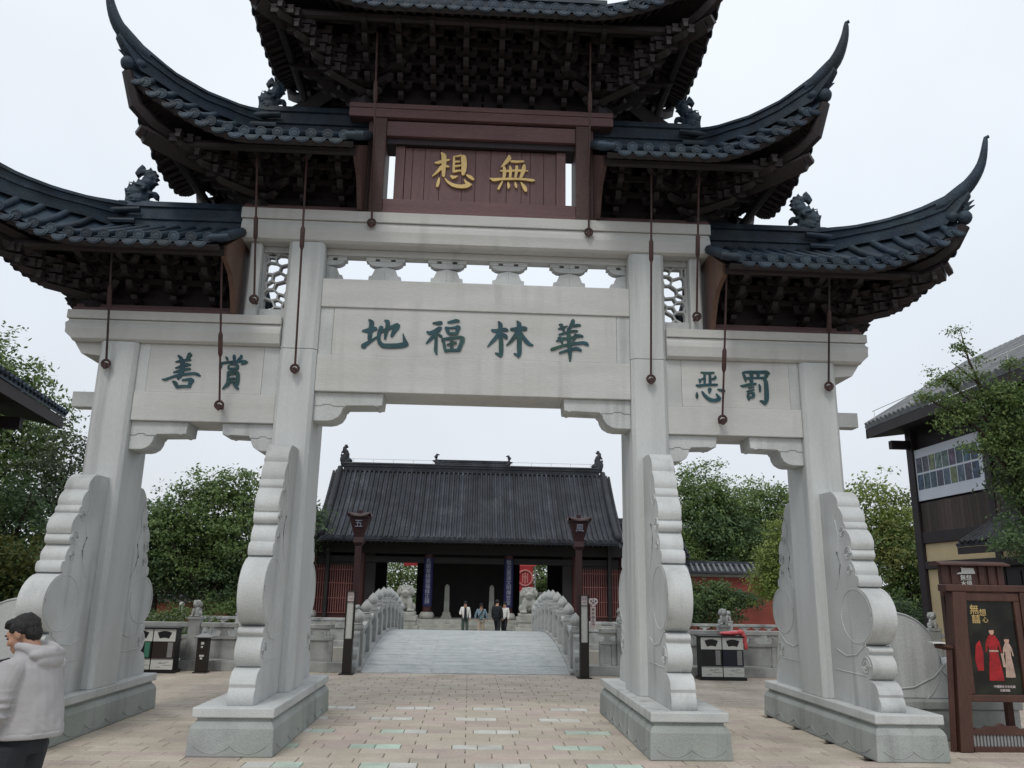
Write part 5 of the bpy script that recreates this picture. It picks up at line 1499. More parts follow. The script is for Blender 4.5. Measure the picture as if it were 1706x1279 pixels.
# ridge, verges, ornaments
rp_ = ridge_prof(RZ - 0.06, RZ + 0.42, 0.16)
add('main_ridge', MB().prism([(RY + a, b) for a, b in rp_], 'x', -7.1, 7.1), 'tile_hall', hroof)
add('raised_ridge', MB().prism([(RY + a, b) for a, b in ridge_prof(RZ + 0.421, RZ + 0.68, 0.13)], 'x', -1.95, 1.95), 'tile_hall', hroof)
for s in (-1, 1):
    m = MB()
    m.tube([(s * 1.92, RY, RZ + 0.42), (s * 2.02, RY, RZ + 0.62), (s * 2.06, RY, RZ + 0.82), (s * 1.98, RY, RZ + 0.98), (s * 1.86, RY, RZ + 0.95)], [0.16, 0.14, 0.11, 0.07, 0.03], 8)
    m.tube([(s * 2.1, RY, RZ + 0.6), (s * 2.25, RY, RZ + 0.62)], [0.08, 0.02], 6)
    add('ridge_horn', m, 'tile_hall', hroof, smooth=True)
    m = MB()
    for x, z, r in ((7.05, 0.28, .27), (7.10, 0.45, .26), (7.05, 0.60, .22), (7.0, 0.74, .17), (7.04, 0.88, .15), (7.12, 0.98, .13), (7.14, 1.10, .10), (7.06, 1.18, .08), (6.97, 1.16, .06), (7.1, 1.26, .05), (7.02, 1.27, .05), (6.84, 0.42, .14), (6.74, 0.40, .09), (7.28, 0.70, .07), (7.26, 0.86, .06), (7.29, 0.54, .07)):
        m.ball((s * x, 0, z), (r, min(r, .14), r), 10, 7)
    link('ridge_ornament', fused(m, 'tile_hall', 'ridge_ornament', 0.03, 2), hroof, Matrix.Translation((0, RY - 31, RZ + 0.3 + 0.1)))
    vp = [(s * 7.30, y, z + 0.12) for y, z in prof]
    m = MB().tube(vp, 0.15, 8)
    for q in (0.18, 0.34):
        m.tube([(s * (7.30 + q), y, z + 0.02 - q * 0.3) for y, z in prof], 0.07, 6)
    for i in range(1, 28):
        v = i / 28
        y = EY + (RY - EY) * v
        m.tube([(s * 7.3, y, rz(v) + 0.05), (s * 7.68, y, rz(v) - 0.1)], 0.075, 6)
    m.ball((s * 7.32, EY - 0.02, EZ + 0.22), (0.16, 0.12, 0.2), 8, 6)
    add('verge', m, 'tile_hall', hroof, smooth=50)
    # gable wall
    gw = MB().prism([(29.7, HP), (36.3, HP), (36.3, 4.3), (33.0, 7.6), (29.7, 4.3)], 'x', min(s * 7.0, s * 7.16), max(s * 7.0, s * 7.16))
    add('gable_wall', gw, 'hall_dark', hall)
w = MB().tube([(-6.9, RY, RZ + 0.62), (6.9, RY, RZ + 0.62)], 0.008, 4)
for i in range(13):
    w.tube([(-6.6 + i * 1.1, RY, RZ + 0.42), (-6.6 + i * 1.1, RY, RZ + 0.62)], 0.008, 4)
add('lightning_wire', w, 'grey_metal', hroof)
# eaves and timber front
ra = MB()
x = -7.2
while x < 7.2:
    ra.tube([(x, EY + 0.06, EZ - 0.21), (x, 30.2, rz(0.38) - 0.24)], 0.05, 6)
    x += 0.26
tag(add('rafters', ra, 'wood_dark_shaded', hall), kind='stuff')
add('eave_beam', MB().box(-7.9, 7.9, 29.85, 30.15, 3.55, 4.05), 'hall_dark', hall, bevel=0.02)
add('eave_beam', MB().box(-7.3, 7.3, 29.9, 30.1, 4.06, 4.5), 'wood_dark_shaded', hall)
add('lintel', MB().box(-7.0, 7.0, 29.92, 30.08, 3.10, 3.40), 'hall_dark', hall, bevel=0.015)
for x, mt in ((-7.85, 'red_wood'), (-5.45, 'red_wood'), (-2.06, 'red_wood'), (1.98, 'red_wood'), (5.42, 'red_wood'), (7.85, 'red_wood')):
    c = MB().lathe([(0.22, HP + 0.34), (0.22, 3.549)], x, 30.0, 20)
    add('column', c, mt, hall, smooth=40)
    b = MB().lathe([(0.30, HP + 0.001), (0.36, HP + 0.06), (0.37, HP + 0.16), (0.33, HP + 0.27), (0.27, HP + 0.335)], x, 30.0, 20)
    add('column_base', b, 'stone_old', hall, smooth=40)
# blue couplet boards with pale characters
for x, txt in ((-2.06, '孔廟華積德福緣正歸'), (1.98, '敬古重道文明傳世家')):
    pts = []
    N_ = 10
    m = MB()
    rows = []
    for i in range(N_ + 1):
        a = R(-90 - 70 + 140 * i / N_)
        rows.append([(x + 0.235 * math.cos(a), 30 + 0.235 * math.sin(a), 1.0), (x + 0.235 * math.cos(a), 30 + 0.235 * math.sin(a), 3.35)])
    m.grid(rows)
    rows = []
    for i in range(N_ + 1):
        a = R(-90 - 70 + 140 * i / N_)
        rows.append([(x + 0.25 * math.cos(a), 30 + 0.25 * math.sin(a), 1.0), (x + 0.25 * math.cos(a), 30 + 0.25 * math.sin(a), 3.35)])
    m.grid(rows)
    bd = add('couplet_board', m, 'blue_board', hall)
    for i, c in enumerate(txt):
        text_mesh('character', c, 0.25, 'pale_letter', bd, Matrix.Translation((x, -1.258, 3.18 - i * 0.245 + 0.3)) @ FACE, 0.004)
# lattice windows in the end bays
for s in (-1, 1):
    xa, xb = sorted((s * 5.72, s * 7.68))
    fw = add('window_frame', MB().box(xa, xb, 30.02, 30.10, HP, 0.62), 'red_wood', hall)
    add('window_head', MB().box(xa, xb, 30.02, 30.10, 2.95, 3.42), 'hall_dark', hall)
    add('backing_board', MB().box(xa, xb, 30.22, 30.26, HP, 3.09), 'red_wood', hall)
    n = 17
    for i in range(n):
        x = xa + (xb - xa) * (i + .5) / n
        link_m = MB().box(x - 0.022, x + 0.022, 29.985, 30.04, 0.62, 2.949)
        add('bar', link_m, 'lattice_red', fw)
    for z in (0.63, 1.33, 2.05, 2.72):
        add('rail', MB().box(xa, xb, 29.96, 29.983, z - 0.022, z + 0.022), 'lattice_red', fw)
    # and the bay next to it: outer columns out to the corner, door leaves beside the passage
# interior: floor, ceiling, screens; the rear wall has two doorways
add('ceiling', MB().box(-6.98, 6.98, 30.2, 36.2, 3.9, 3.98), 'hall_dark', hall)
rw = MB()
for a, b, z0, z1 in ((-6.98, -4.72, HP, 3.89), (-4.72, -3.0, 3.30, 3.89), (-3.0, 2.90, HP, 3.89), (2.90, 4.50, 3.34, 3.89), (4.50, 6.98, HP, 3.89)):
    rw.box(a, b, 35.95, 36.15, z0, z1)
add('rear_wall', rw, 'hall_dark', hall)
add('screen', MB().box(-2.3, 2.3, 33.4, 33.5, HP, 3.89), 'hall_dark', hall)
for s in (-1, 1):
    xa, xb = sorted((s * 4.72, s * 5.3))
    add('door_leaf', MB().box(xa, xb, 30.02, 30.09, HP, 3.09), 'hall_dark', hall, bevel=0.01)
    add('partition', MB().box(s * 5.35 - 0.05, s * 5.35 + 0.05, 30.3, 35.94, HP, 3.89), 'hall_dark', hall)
for x, lab in ((-1.12, 'slender grey stone pillar inside the hall, behind the visitor in white'), (1.18, 'slender grey stone pillar inside the hall, behind the visitor in blue')):
    t = thing('stone_pillar', lab, 'stone pillar', (x, 31.2, HP))
    m = MB()
    for z0, z1, a, b in ((0, .12, .26, .26), (.121, .30, .22, .19), (.301, 1.55, .14, .115), (1.551, 1.68, .12, .04)):
        m.frustum(x, 31.2, HP + z0, HP + z1, a, a, b, b)
    add('shaft', m, 'stone_old', t, bevel=0.01)
# lower side roofs
for s, lab in ((-1, 'low grey tiled side wing left of the hall'), (1, 'low grey tiled side wing right of the hall')):
    t = thing('side_wing', lab, 'building', (s * 9.4, 32, -0.3))
    m = MB().box(min(s * 7.75, s * 11.0), max(s * 7.75, s * 11.0), 31.3, 34.5, -0.3, 3.6)
    add('wall', m, 'hall_dark', t)
    r0 = MB()
    xa, xb = sorted((s * 7.7, s * 11.4))
    r0.prism([(30.4, 3.62), (30.4, 3.74), (33.0, 5.5), (35.6, 3.74), (35.6, 3.62)], 'x', xa, xb)
    ro = add('roof', r0, 'tile_hall', t)
    tr_ = MB().tube([(0, 30.36, 3.78), (0, 33.0, 5.53)], 0.085, 6).mesh('round_tile_row', 'tile_hall', 60)
    n = 15
    for i in range(n):
        link('round_tile_row', tr_, ro, Matrix.Translation((xa + (xb - xa) * (i + .5) / n - s * 9.4, -32, 0.3)))
    add('main_ridge', MB().box(xa, xb, 32.86, 33.14, 5.45, 5.8), 'tile_hall', ro)

# ------------------------------------------------------------ red walls with tiled caps
def red_wall(x0, x1, y, label, zt):
    t = thing('red_wall', label, 'wall', ((x0 + x1) / 2, y, -0.3))
    add('wall', MB().box(x0, x1, y - 0.2, y + 0.2, -0.3, zt - 0.75), 'wall_red', t)
    b = MB().box(x0 - 0.02, x1 + 0.02, y - 0.28, y + 0.28, zt - 0.75, zt - 0.62)
    add('cornice', b, 'stone_old', t)
    m = MB().prism([(y - 0.62, zt - 0.60), (y - 0.62, zt - 0.53), (y, zt - 0.12), (y + 0.62, zt - 0.53), (y + 0.62, zt - 0.60)], 'x', x0 - 0.05, x1 + 0.05)
    cp = add('cap', m, 'tile_hall', t)
    add('ridge', MB().box(x0 - 0.05, x1 + 0.05, y - 0.10, y + 0.10, zt - 0.14, zt + 0.06), 'tile_hall', cp)
    tm = MB().tube([(0, -0.66, zt - 0.50), (0, -0.06, zt - 0.10)], 0.07, 6).mesh('round_tile', 'tile_grey', 60)
    n = int((x1 - x0) / 0.30)
    for i in range(n):
        link('round_tile', tm, cp, Matrix.Translation((x0 + 0.15 + i * 0.30 - (x0 + x1) / 2, 0, 0.3)))
    return t
red_wall(8.7, 15.9, 31.0, 'red wall with a tiled cap behind shrubs, right of the hall', 3.45)
red_wall(-30.0, -8.8, 31.0, 'red wall with a tiled cap half hidden by trees, left of the hall', 1.75)
red_wall(16.3, 34.0, 33.0, 'red wall with a tiled cap behind the bamboo at the right', 1.9)
# garden beyond the rear doorways
t = thing('red_banner', 'red banner with a pale round emblem seen through the right rear doorway', 'banner', (3.3, 41, 0))
add('cloth', MB().box(2.6, 4.05, 40.98, 41.02, 1.75, 3.35), 'banner_red', t)
add('top_strip', MB().box(2.6, 4.25, 40.97, 41.03, 3.352, 4.2), 'plastic_red', t)
e_ = MB().tube([(3.55 + 0.47 * math.cos(a), 40.96, 2.60 + 0.47 * math.sin(a)) for a in [2 * math.pi * i / 24 for i in range(25)]], 0.06, 6, cap=False, up=(0, 1, 0))
e_.box(3.36, 3.44, 40.95, 40.975, 2.3, 2.9); e_.box(3.66, 3.74, 40.95, 40.975, 2.3, 2.9); e_.box(3.42, 3.68, 40.952, 40.975, 2.62, 2.7); e_.box(3.5, 3.6, 40.953, 40.975, 2.25, 2.95)
add('emblem', e_, 'banner_ring', t)
p_ = MB().tube([(2.62, 41.05, -0.3), (2.62, 41.05, 4.2)], 0.04, 6); p_.tube([(4.2, 41.05, -0.3), (4.2, 41.05, 4.2)], 0.04, 6)
add('pole', p_, 'grey_metal', t)
t = thing('market_stall', 'white stall with a red drape seen beyond the right guardian lion', 'stall', (3.6, 39, -0.3))
add('counter', MB().box(2.7, 4.5, 38.6, 39.4, -0.3, 0.9), 'plastic_red', t)
add('canopy', MB().frustum(3.6, 39, 1.55, 1.75, 1.0, 0.6, 0.95, 0.55), 'white_panel', t)
m = MB()
for a in (2.7, 4.5):
    for b in (38.5, 39.5): m.box(a - .03, a + .03, b - .03, b + .03, -0.3, 1.549)
add('pole', m, 'white_panel', t)
t = thing('red_lantern_screen', 'red hanging drape seen at the top of the left rear doorway', 'drape', (-3.3, 40, 0))
add('cloth', MB().box(-4.1, -2.9, 39.98, 40.02, 3.2, 4.3), 'banner_red', t)
add('pole', MB().box(-2.95, -2.89, 40.03, 40.09, -0.3, 4.3), 'white_panel', t)
# ------------------------------------------------------------ trees
def leaves(lobes, n, size, seed, mt, name, parent, density=0.55, flat=0.4):
    """leaf-sized faces gathered in sprays spread through ellipsoid lobes (centre, radii, weight)"""
    r = np.random.RandomState(seed)
    wts = np.array([l[2] if len(l) > 2 else l[1][0] * l[1][1] * l[1][2] for l in lobes], float)
    wts /= wts.sum()
    n = int(n * 1.7); size = size * 0.80
    per = 30
    ns = max(3, n // per)
    idx = r.choice(len(lobes), ns, p=wts)
    C_ = np.array([lobes[i][0] for i in idx], float); Rr = np.array([lobes[i][1] for i in idx], float)
    d = r.normal(size=(ns, 3)); d /= np.linalg.norm(d, axis=1)[:, None]
    rad = r.uniform(0.25, 1.0, ns) ** density
    rad *= 1 + 0.20 * r.normal(size=ns).clip(-1.5, 2.0)
    cen = C_ + d * rad[:, None] * Rr
    sp = size * 2.6
    P = np.repeat(cen, per, 0) + r.normal(size=(ns * per, 3)) * np.array([sp, sp, sp * 0.55])
    N_ = len(P)
    out = np.repeat(d, per, 0)
    nr = r.normal(size=(N_, 3)) * 0.50 + out * 0.45 + np.array([0, 0, flat]); nr /= np.linalg.norm(nr, axis=1)[:, None]
    t = r.normal(size=(N_, 3)); t -= (t * nr).sum(1)[:, None] * nr; t /= np.linalg.norm(t, axis=1)[:, None]
    b = np.cross(nr, t)
    s = size * r.uniform(0.6, 1.25, N_)[:, None]
    v = np.empty((N_, 4, 3))
    v[:, 0] = P - t * s; v[:, 1] = P + b * s * 0.5 + nr * s * .08; v[:, 2] = P + t * s; v[:, 3] = P - b * s * 0.5 + nr * s * .08
    me = bpy.data.meshes.new(name)
    g = ORG.get(parent.name, Vector((0, 0, 0))) if parent else Vector((0, 0, 0))
    v = (v.reshape(-1, 3) - np.array(g)).astype(np.float32)
    me.vertices.add(N_ * 4); me.vertices.foreach_set('co', v.ravel())
    me.loops.add(N_ * 4); me.loops.foreach_set('vertex_index', np.arange(N_ * 4, dtype=np.int32))
    me.polygons.add(N_); me.polygons.foreach_set('loop_start', np.arange(N_, dtype=np.int32) * 4); me.polygons.foreach_set('loop_total', np.full(N_, 4, np.int32))
    me.update(); me.validate()
    me.materials.append(M[mt])
    return link(name, me, parent)
def tree(label, base, lobes, n, size, mt, seed, name='tree', cat='tree', trunk_r=0.16, group=None, density=0.55, extra=None):
    t = thing(name, label, cat, base, group=group)
    r = random.Random(seed)
    bz = Vector(base)
    top = Vector(lobes[0][0])
    m = MB()
    mid = bz.lerp(top, 0.5) + Vector((r.uniform(-.2, .2), r.uniform(-.2, .2), 0))
    m.tube([bz - Vector((0, 0, 0.05)), bz.lerp(mid, .5), mid, top], [trunk_r * 1.25, trunk_r, trunk_r * 0.8, trunk_r * 0.4], 8)
    for k in range(max(5, len(lobes))):
        l = lobes[k % len(lobes)]
        e_ = Vector(l[0]) + Vector([r.uniform(-.75, .75) * q for q in l[1]])
        s0 = bz.lerp(mid, r.uniform(.6, 1)) if r.random() < .5 else mid.lerp(top, r.uniform(0, .6))
        m.tube([s0, s0.lerp(e_, .5) + Vector((0, 0, .15)), e_], [trunk_r * .5, trunk_r * .3, trunk_r * .08], 6)
    add('trunk', m, 'bark', t, smooth=True)
    leaves(lobes, n, size, seed, mt, 'crown', t, density)
    if extra:
        leaves(extra[0], extra[1], size, seed + 77, extra[2], 'crown', t, density)
    return t
B = -0.3
# left bay, between the gate's left columns
tree('bushy green tree with a loose pale top seen through the left bay', (-10.9, 23, B), [((-10.6, 23, 4.6), (1.9, 1.6, 1.6)), ((-9.7, 23, 5.9), (1.3, 1.2, 0.85)), ((-11.4, 23, 5.9), (1.0, 1.0, 0.65)), ((-9.6, 22.8, 3.9), (1.4, 1.3, 1.3)), ((-12.2, 23, 4.2), (1.6, 1.4, 1.4))], 9000, 0.11, 'leaf_mid', 11)
tree('dark rounded tree at the left edge of the left bay', (-13.2, 24, B), [((-13.3, 24, 3.9), (1.7, 1.6, 1.7)), ((-14.4, 24, 3.1), (1.6, 1.5, 1.6)), ((-12.2, 23.7, 3.0), (1.5, 1.3, 1.6)), ((-14.6, 24, 1.4), (1.5, 1.2, 1.1))], 9500, 0.11, 'leaf_dark', 12)
tree('low dark tree hiding the red wall in the left bay', (-10.2, 25, B), [((-10.2, 25, 2.9), (2.0, 1.2, 1.3)), ((-11.9, 25, 2.3), (1.9, 1.2, 1.1)), ((-9.0, 25, 2.2), (1.2, 1.1, 1.3)), ((-9.3, 25, 1.2), (1.6, 1.0, 0.9)), ((-13.2, 25, 2.2), (1.4, 1, 1.0))], 10500, 0.10, 'leaf_dark', 13)
tree('broad low shrub before the far red wall, left bay', (-11.2, 23.2, B), [((-10.4, 23.2, 1.9), (1.5, 0.8, 1.1)), ((-9.2, 23.2, 1.4), (1.0, 0.8, 1.0)), ((-12.9, 23.4, 2.3), (1.5, 0.8, 0.8)), ((-14.2, 23.4, 2.5), (1.0, 0.8, 0.8))], 7000, 0.09, 'leaf_dark', 19, 'shrub', 'shrub', 0.07, extra=([((-11.3, 23.0, 2.6), (2.4, 0.7, 0.8))], 2200, 'leaf_mid'))
tree('slim dark tree close behind the left tall column', (-8.3, 29.4, B), [((-8.5, 29.4, 5.0), (1.5, 1.1, 1.5)), ((-9.6, 29.4, 3.4), (1.7, 1.1, 1.5))], 3500, 0.12, 'leaf_dark', 14)
# far left, beside and behind the left house
tree('tall tree with a ragged crown rising behind the left house eave', (-14.2, 10.5, B), [((-13.9, 11.5, 7.1), (1.5, 1.5, 1.5)), ((-15.4, 11.5, 7.2), (2.0, 1.8, 1.6)), ((-12.6, 11.5, 6.0), (1.15, 1.1, 1.2)), ((-13.6, 11.2, 4.6), (2.0, 1.5, 1.6))], 15000, 0.10, 'leaf_mid', 15)
tree('thin grey leafed tree between the left house and the outer column', (-11.0, 10.5, B), [((-11.1, 10.5, 4.9), (1.0, 1.0, 1.3)), ((-10.9, 10.5, 3.7), (0.9, 0.9, 1.0))], 2300, 0.085, 'leaf_grey', 16, trunk_r=0.09)
tree('dark tree under the left house eave', (-11.2, 8.6, B), [((-11.4, 8.6, 3.3), (1.3, 1.1, 1.3)), ((-10.7, 8.6, 2.5), (1.0, 1.0, 1.0)), ((-12.5, 8.6, 2.6), (1.3, 1, 1.2))], 5500, 0.09, 'leaf_dark', 17)
tree('yellowish green shrub at the left edge behind the gate', (-9.9, 6.6, 0), [((-9.9, 6.6, 2.1), (1.2, 0.8, 0.8)), ((-9.3, 6.6, 1.5), (0.9, 0.7, 0.8)), ((-10.6, 6.6, 1.5), (1.0, 0.8, 0.9)), ((-9.9, 6.6, 0.8), (1.5, 0.7, 0.7))], 5200, 0.075, 'leaf_mid', 18, 'shrub', 'shrub', 0.06, extra=([((-10.0, 6.5, 2.2), (1.2, 0.8, 0.7))], 1600, 'leaf_yellow'))
# right bay
tree('large dark tree with a rounded top seen through the right bay', (13.2, 34, B), [((13.5, 34, 7.7), (1.7, 1.6, 1.6)), ((11.9, 34, 6.9), (1.5, 1.5, 1.3)), ((14.8, 34, 6.9), (1.4, 1.4, 1.2)), ((13.5, 34, 5.6), (2.4, 1.7, 1.5)), ((14.7, 34, 4.4), (1.9, 1.5, 1.4)), ((12.2, 34, 4.6), (1.5, 1.4, 1.3))], 10500, 0.13, 'leaf_mid', 21, extra=([((13.9, 33.4, 4.9), (2.4, 1.2, 1.8))], 3600, 'leaf_dark'))
tree('low rounded green tree just behind the tiled wall, right bay', (11.2, 32.6, B), [((10.9, 32.6, 4.4), (1.4, 0.9, 0.9)), ((11.8, 32.6, 3.9), (1.3, 0.9, 0.8)), ((10.2, 32.6, 3.6), (1.2, 0.9, 1.0))], 4600, 0.10, 'leaf_mid', 22, 'shrub', 'shrub', 0.1)
tree('dense dark shrub hiding the red wall in the right bay', (10.6, 26.5, B), [((10.3, 26.2, 1.6), (1.5, 0.8, 0.85)), ((11.6, 26.2, 1.7), (1.1, 0.8, 0.65)), ((12.6, 26.2, 1.6), (0.9, 0.7, 0.55)), ((9.7, 26.2, 1.1), (1.1, 0.8, 0.8)), ((11.2, 26.2, 1.0), (1.4, .8, .7))], 8000, 0.09, 'leaf_dark', 23, 'shrub', 'shrub', 0.07, extra=([((10.9, 26.0, 1.6), (1.9, 0.7, 0.6))], 1800, 'leaf_mid'))
tree('pale yellow green bamboo clump right of the large dark tree', (13.8, 24, B), [((13.6, 24, 3.4), (1.0, 0.9, 1.6)), ((14.3, 24, 4.6), (0.7, 0.8, 1.3)), ((13.2, 24, 2.5), (1.0, 0.9, 1.1)), ((14.2, 24, 2.2), (1.1, .9, 1.2))], 9000, 0.085, 'leaf_light', 24, 'bamboo', 'bamboo', 0.05)
tree('distant mid green tree above the bamboo', (17.6, 36, B), [((17.2, 36, 7.2), (2.2, 1.6, 1.3)), ((19.0, 36, 7.0), (1.8, 1.6, 1.3)), ((16.0, 36, 6.6), (1.4, 1.3, 1.2)), ((17.6, 36, 5.4), (2.6, 1.6, 1.7))], 6500, 0.13, 'leaf_mid', 25)
tree('distant dark tree filling the gap behind the bamboo', (16.6, 34, B), [((16.4, 34, 4.3), (2.6, 1.5, 1.8)), ((18.5, 34, 3.6), (2.2, 1.5, 2.0))], 5500, 0.12, 'leaf_dark', 26)
tree('loose pale tree between the right gate column and the right house', (16.2, 19, B), [((16.0, 19, 5.2), (1.3, 1.2, 1.3)), ((15.1, 19, 5.6), (0.8, 0.8, 0.8)), ((16.9, 19, 4.6), (1.3, 1.1, 1.2)), ((16.2, 19, 3.7), (1.7, 1.2, 1.1))], 5200, 0.10, 'leaf_light', 27)
tree('dense olive green tree low beside the right house', (16.3, 17.5, B), [((16.2, 17.5, 3.0), (1.9, 1.2, 1.5)), ((15.6, 17.5, 1.6), (1.7, 1.1, 1.4)), ((17.3, 17.5, 1.7), (1.5, 1.1, 1.5))], 8000, 0.095, 'leaf_mid', 28, extra=([((16.2, 17.3, 3.3), (1.8, 1.1, 1.2))], 2600, 'leaf_yellow'))
tree('low dark bush at the foot of the right house', (13.9, 13.5, B), [((13.6, 13.5, 0.9), (1.5, 0.9, 1.0)), ((12.6, 13.5, 0.6), (1.0, 0.8, 0.8))], 3000, 0.085, 'leaf_dark', 29, 'shrub', 'shrub', 0.06)
# behind the hall, seen through its rear doorways
tree('garden tree seen through the left rear doorway of the hall', (-4.6, 44, B), [((-4.6, 44, 3.0), (2.4, 1.2, 1.6)), ((-5.6, 44, 1.6), (2.0, 1.2, 1.4)), ((-3.4, 44, 1.6), (1.6, 1.2, 1.3))], 4200, 0.13, 'leaf_mid', 31)
tree('garden tree seen through the right rear doorway of the hall', (4.9, 43, B), [((4.9, 43, 2.9), (1.2, 1.2, 1.6)), ((5.4, 43, 1.5), (1.4, 1.2, 1.3))], 3200, 0.13, 'leaf_mid', 32)
# hedge draped over the left balustrade
h_ = thing('hedge_shrub', 'low spreading green shrub leaning over the left balustrade', 'shrub', (-7.4, 8.7, -1.1))
add('stem', MB().tube([(-7.4, 8.7, -1.1), (-7.4, 8.7, 0.6)], 0.05, 6), 'bark', h_)
leaves([((-7.6, 8.6, 1.05), (0.95, 0.35, 0.26)), ((-6.7, 8.6, 1.12), (0.55, 0.35, 0.27)), ((-7.5, 8.7, 0.6), (1.2, 0.4, 0.5))], 3600, 0.045, 41, 'leaf_mid', 'foliage', h_)
h_ = thing('hedge_shrub', 'small rounded bush before the far red wall, left bay', 'shrub', (-9.6, 22.0, B))
add('stem', MB().tube([(-9.6, 22, B), (-9.6, 22, 0.6)], 0.05, 6), 'bark', h_)
leaves([((-9.6, 22, 0.6), (1.2, 0.8, 0.75)), ((-11.2, 22, 0.4), (1.2, 0.8, 0.6))], 2600, 0.07, 42, 'leaf_mid', 'foliage', h_)
# near tree at the right edge, its branches cross the right house
nt = thing('tree', 'near tree at the right edge whose loose branches hang before the right house', 'tree', (10.4, 2.6, 0))
tr = MB().tube([(10.6, 2.6, 0), (10.5, 2.6, 2.0), (10.2, 2.7, 4.0), (9.9, 2.8, 5.4)], [0.2, 0.16, 0.12, 0.06], 8)
# branches: (points) in world space
BR = [[(10.1, 2.6, 4.5), (9.75, 2.6, 5.6), (9.5, 2.6, 6.3), (9.40, 2.6, 6.95)], [(10.1, 2.6, 4.6), (9.4, 2.55, 5.5), (8.95, 2.5, 5.9), (8.62, 2.5, 5.88)], [(10.1, 2.6, 4.3), (9.3, 2.5, 5.1), (8.8, 2.45, 5.35), (8.38, 2.45, 5.55)],
      [(10.1, 2.6, 4.1), (9.6, 2.45, 4.55), (9.15, 2.4, 4.52)], [(10.1, 2.7, 4.9), (10.3, 2.7, 5.9), (10.4, 2.7, 6.4)], [(10.0, 2.6, 5.0), (9.6, 2.6, 5.9), (9.15, 2.6, 6.28)], [(10.5, 2.6, 2.8), (10.1, 2.5, 2.9), (9.6, 2.4, 2.95)]]
for b in BR:
    tr.tube(b, [0.045] + [0.022] * (len(b) - 2) + [0.006], 6)
add('trunk', tr, 'bark', nt, smooth=True)
lb = []
rr = random.Random(8)
for b in BR[:3] + BR[4:6]:
    for a, c in zip(b[1:-1], b[2:]):
        for k in range(3):
            q = Vector(a).lerp(Vector(c), (k + .7) / 3)
            lb.append(((q.x + rr.uniform(-.14, .14), q.y + rr.uniform(-.1, .1), q.z + rr.uniform(-.08, .12)), (0.15, 0.15, 0.09), 1.0))
leaves(lb, 1500, 0.042, 51, 'leaf_mid', 'crown', nt, 0.8)
leaves([((10.25, 2.7, 5.1), (0.62, 0.7, 0.62)), ((10.2, 2.6, 4.35), (0.58, 0.6, 0.5)), ((10.3, 2.6, 3.6), (0.58, 0.6, 0.65)), ((9.85, 2.6, 5.35), (0.4, 0.4, 0.36)), ((9.95, 2.5, 3.15), (0.4, 0.4, 0.3))], 2800, 0.05, 52, 'leaf_dark', 'crown', nt)
leaves([((10.2, 2.4, 5.0), (0.62, 0.6, 0.62)), ((10.2, 2.4, 4.2), (0.58, 0.5, 0.5)), ((9.9, 2.4, 5.35), (0.4, 0.4, 0.36))], 2600, 0.05, 55, 'leaf_mid', 'crown', nt)
leaves([((8.88, 2.45, 5.12), (0.20, 0.25, 0.42)), ((9.22, 2.5, 5.28), (0.34, 0.3, 0.24)), ((9.42, 2.4, 4.58), (0.42, 0.3, 0.13)), ((9.75, 2.5, 4.85), (0.3, 0.3, 0.2)), ((9.9, 2.3, 5.6), (0.4, 0.3, 0.25)), ((10.3, 2.3, 4.0), (0.4, 0.3, 0.4))], 2600, 0.048, 53, 'leaf_mid', 'crown', nt)
leaves([((9.65, 2.3, 2.85), (0.30, 0.35, 0.12)), ((10.0, 2.3, 2.65), (0.35, 0.4, 0.2))], 800, 0.045, 54, 'leaf_dark', 'crown', nt)

# ------------------------------------------------------------ right house
XR = 12.5
rh = thing('timber_house', 'two storey dark timber house with a white picture banner at the right', 'house', (14, 6, 0))
add('wall', MB().box(XR + 0.06, 17, -2, 10.3, 0, 6.6), 'wood_dark_shaded', rh)
add('corner_post', MB().box(XR - 0.1, XR + 0.14, 10.1, 10.42, 0, 6.6), 'wood_dark_shaded', rh, bevel=0.02)
for y in (6.95, 3.6):
    add('wall_post', MB().box(XR - 0.04, XR + 0.05, y - 0.12, y + 0.12, 0, 6.6), 'wood_dark_shaded', rh, bevel=0.01)
add('floor_beam', MB().box(XR - 0.06, XR + 0.055, -2, 10.09, 3.30, 3.60), 'wood_dark_shaded', rh, bevel=0.01)
add('floor_beam', MB().box(XR - 0.08, XR + 0.056, -2, 10.09, 2.62, 2.82), 'wood_dark_shaded', rh, bevel=0.01)
add('plaster_band', MB().box(XR, XR + 0.055, 3.72, 10.09, 2.825, 3.295), 'cream', rh)
add('plaster_band', MB().box(XR, XR + 0.055, 9.62, 10.09, 0.0, 2.615), 'cream', rh)
y = 7.08
while y < 10.05:
    add('plank', MB().box(XR - 0.02, XR + 0.05, y, min(y + 0.165, 10.08), 3.605, 4.40), 'plank', rh)
    y += 0.172
y = -1.9
while y < 6.8:
    add('plank', MB().box(XR - 0.015, XR + 0.05, y, y + 0.165, 3.605, 4.40), 'plank', rh)
    y += 0.172
door = add('door', MB().box(XR, XR + 0.055, 4.0, 9.5, 0.0, 2.60), 'wood_dark_shaded', rh)
y = 4.1
while y < 9.4:
    add('door_board', MB().box(XR - 0.03, XR - 0.001, y, y + 0.5, 0.05, 2.5), 'wood_dark_shaded', door, bevel=0.01)
    y += 0.54
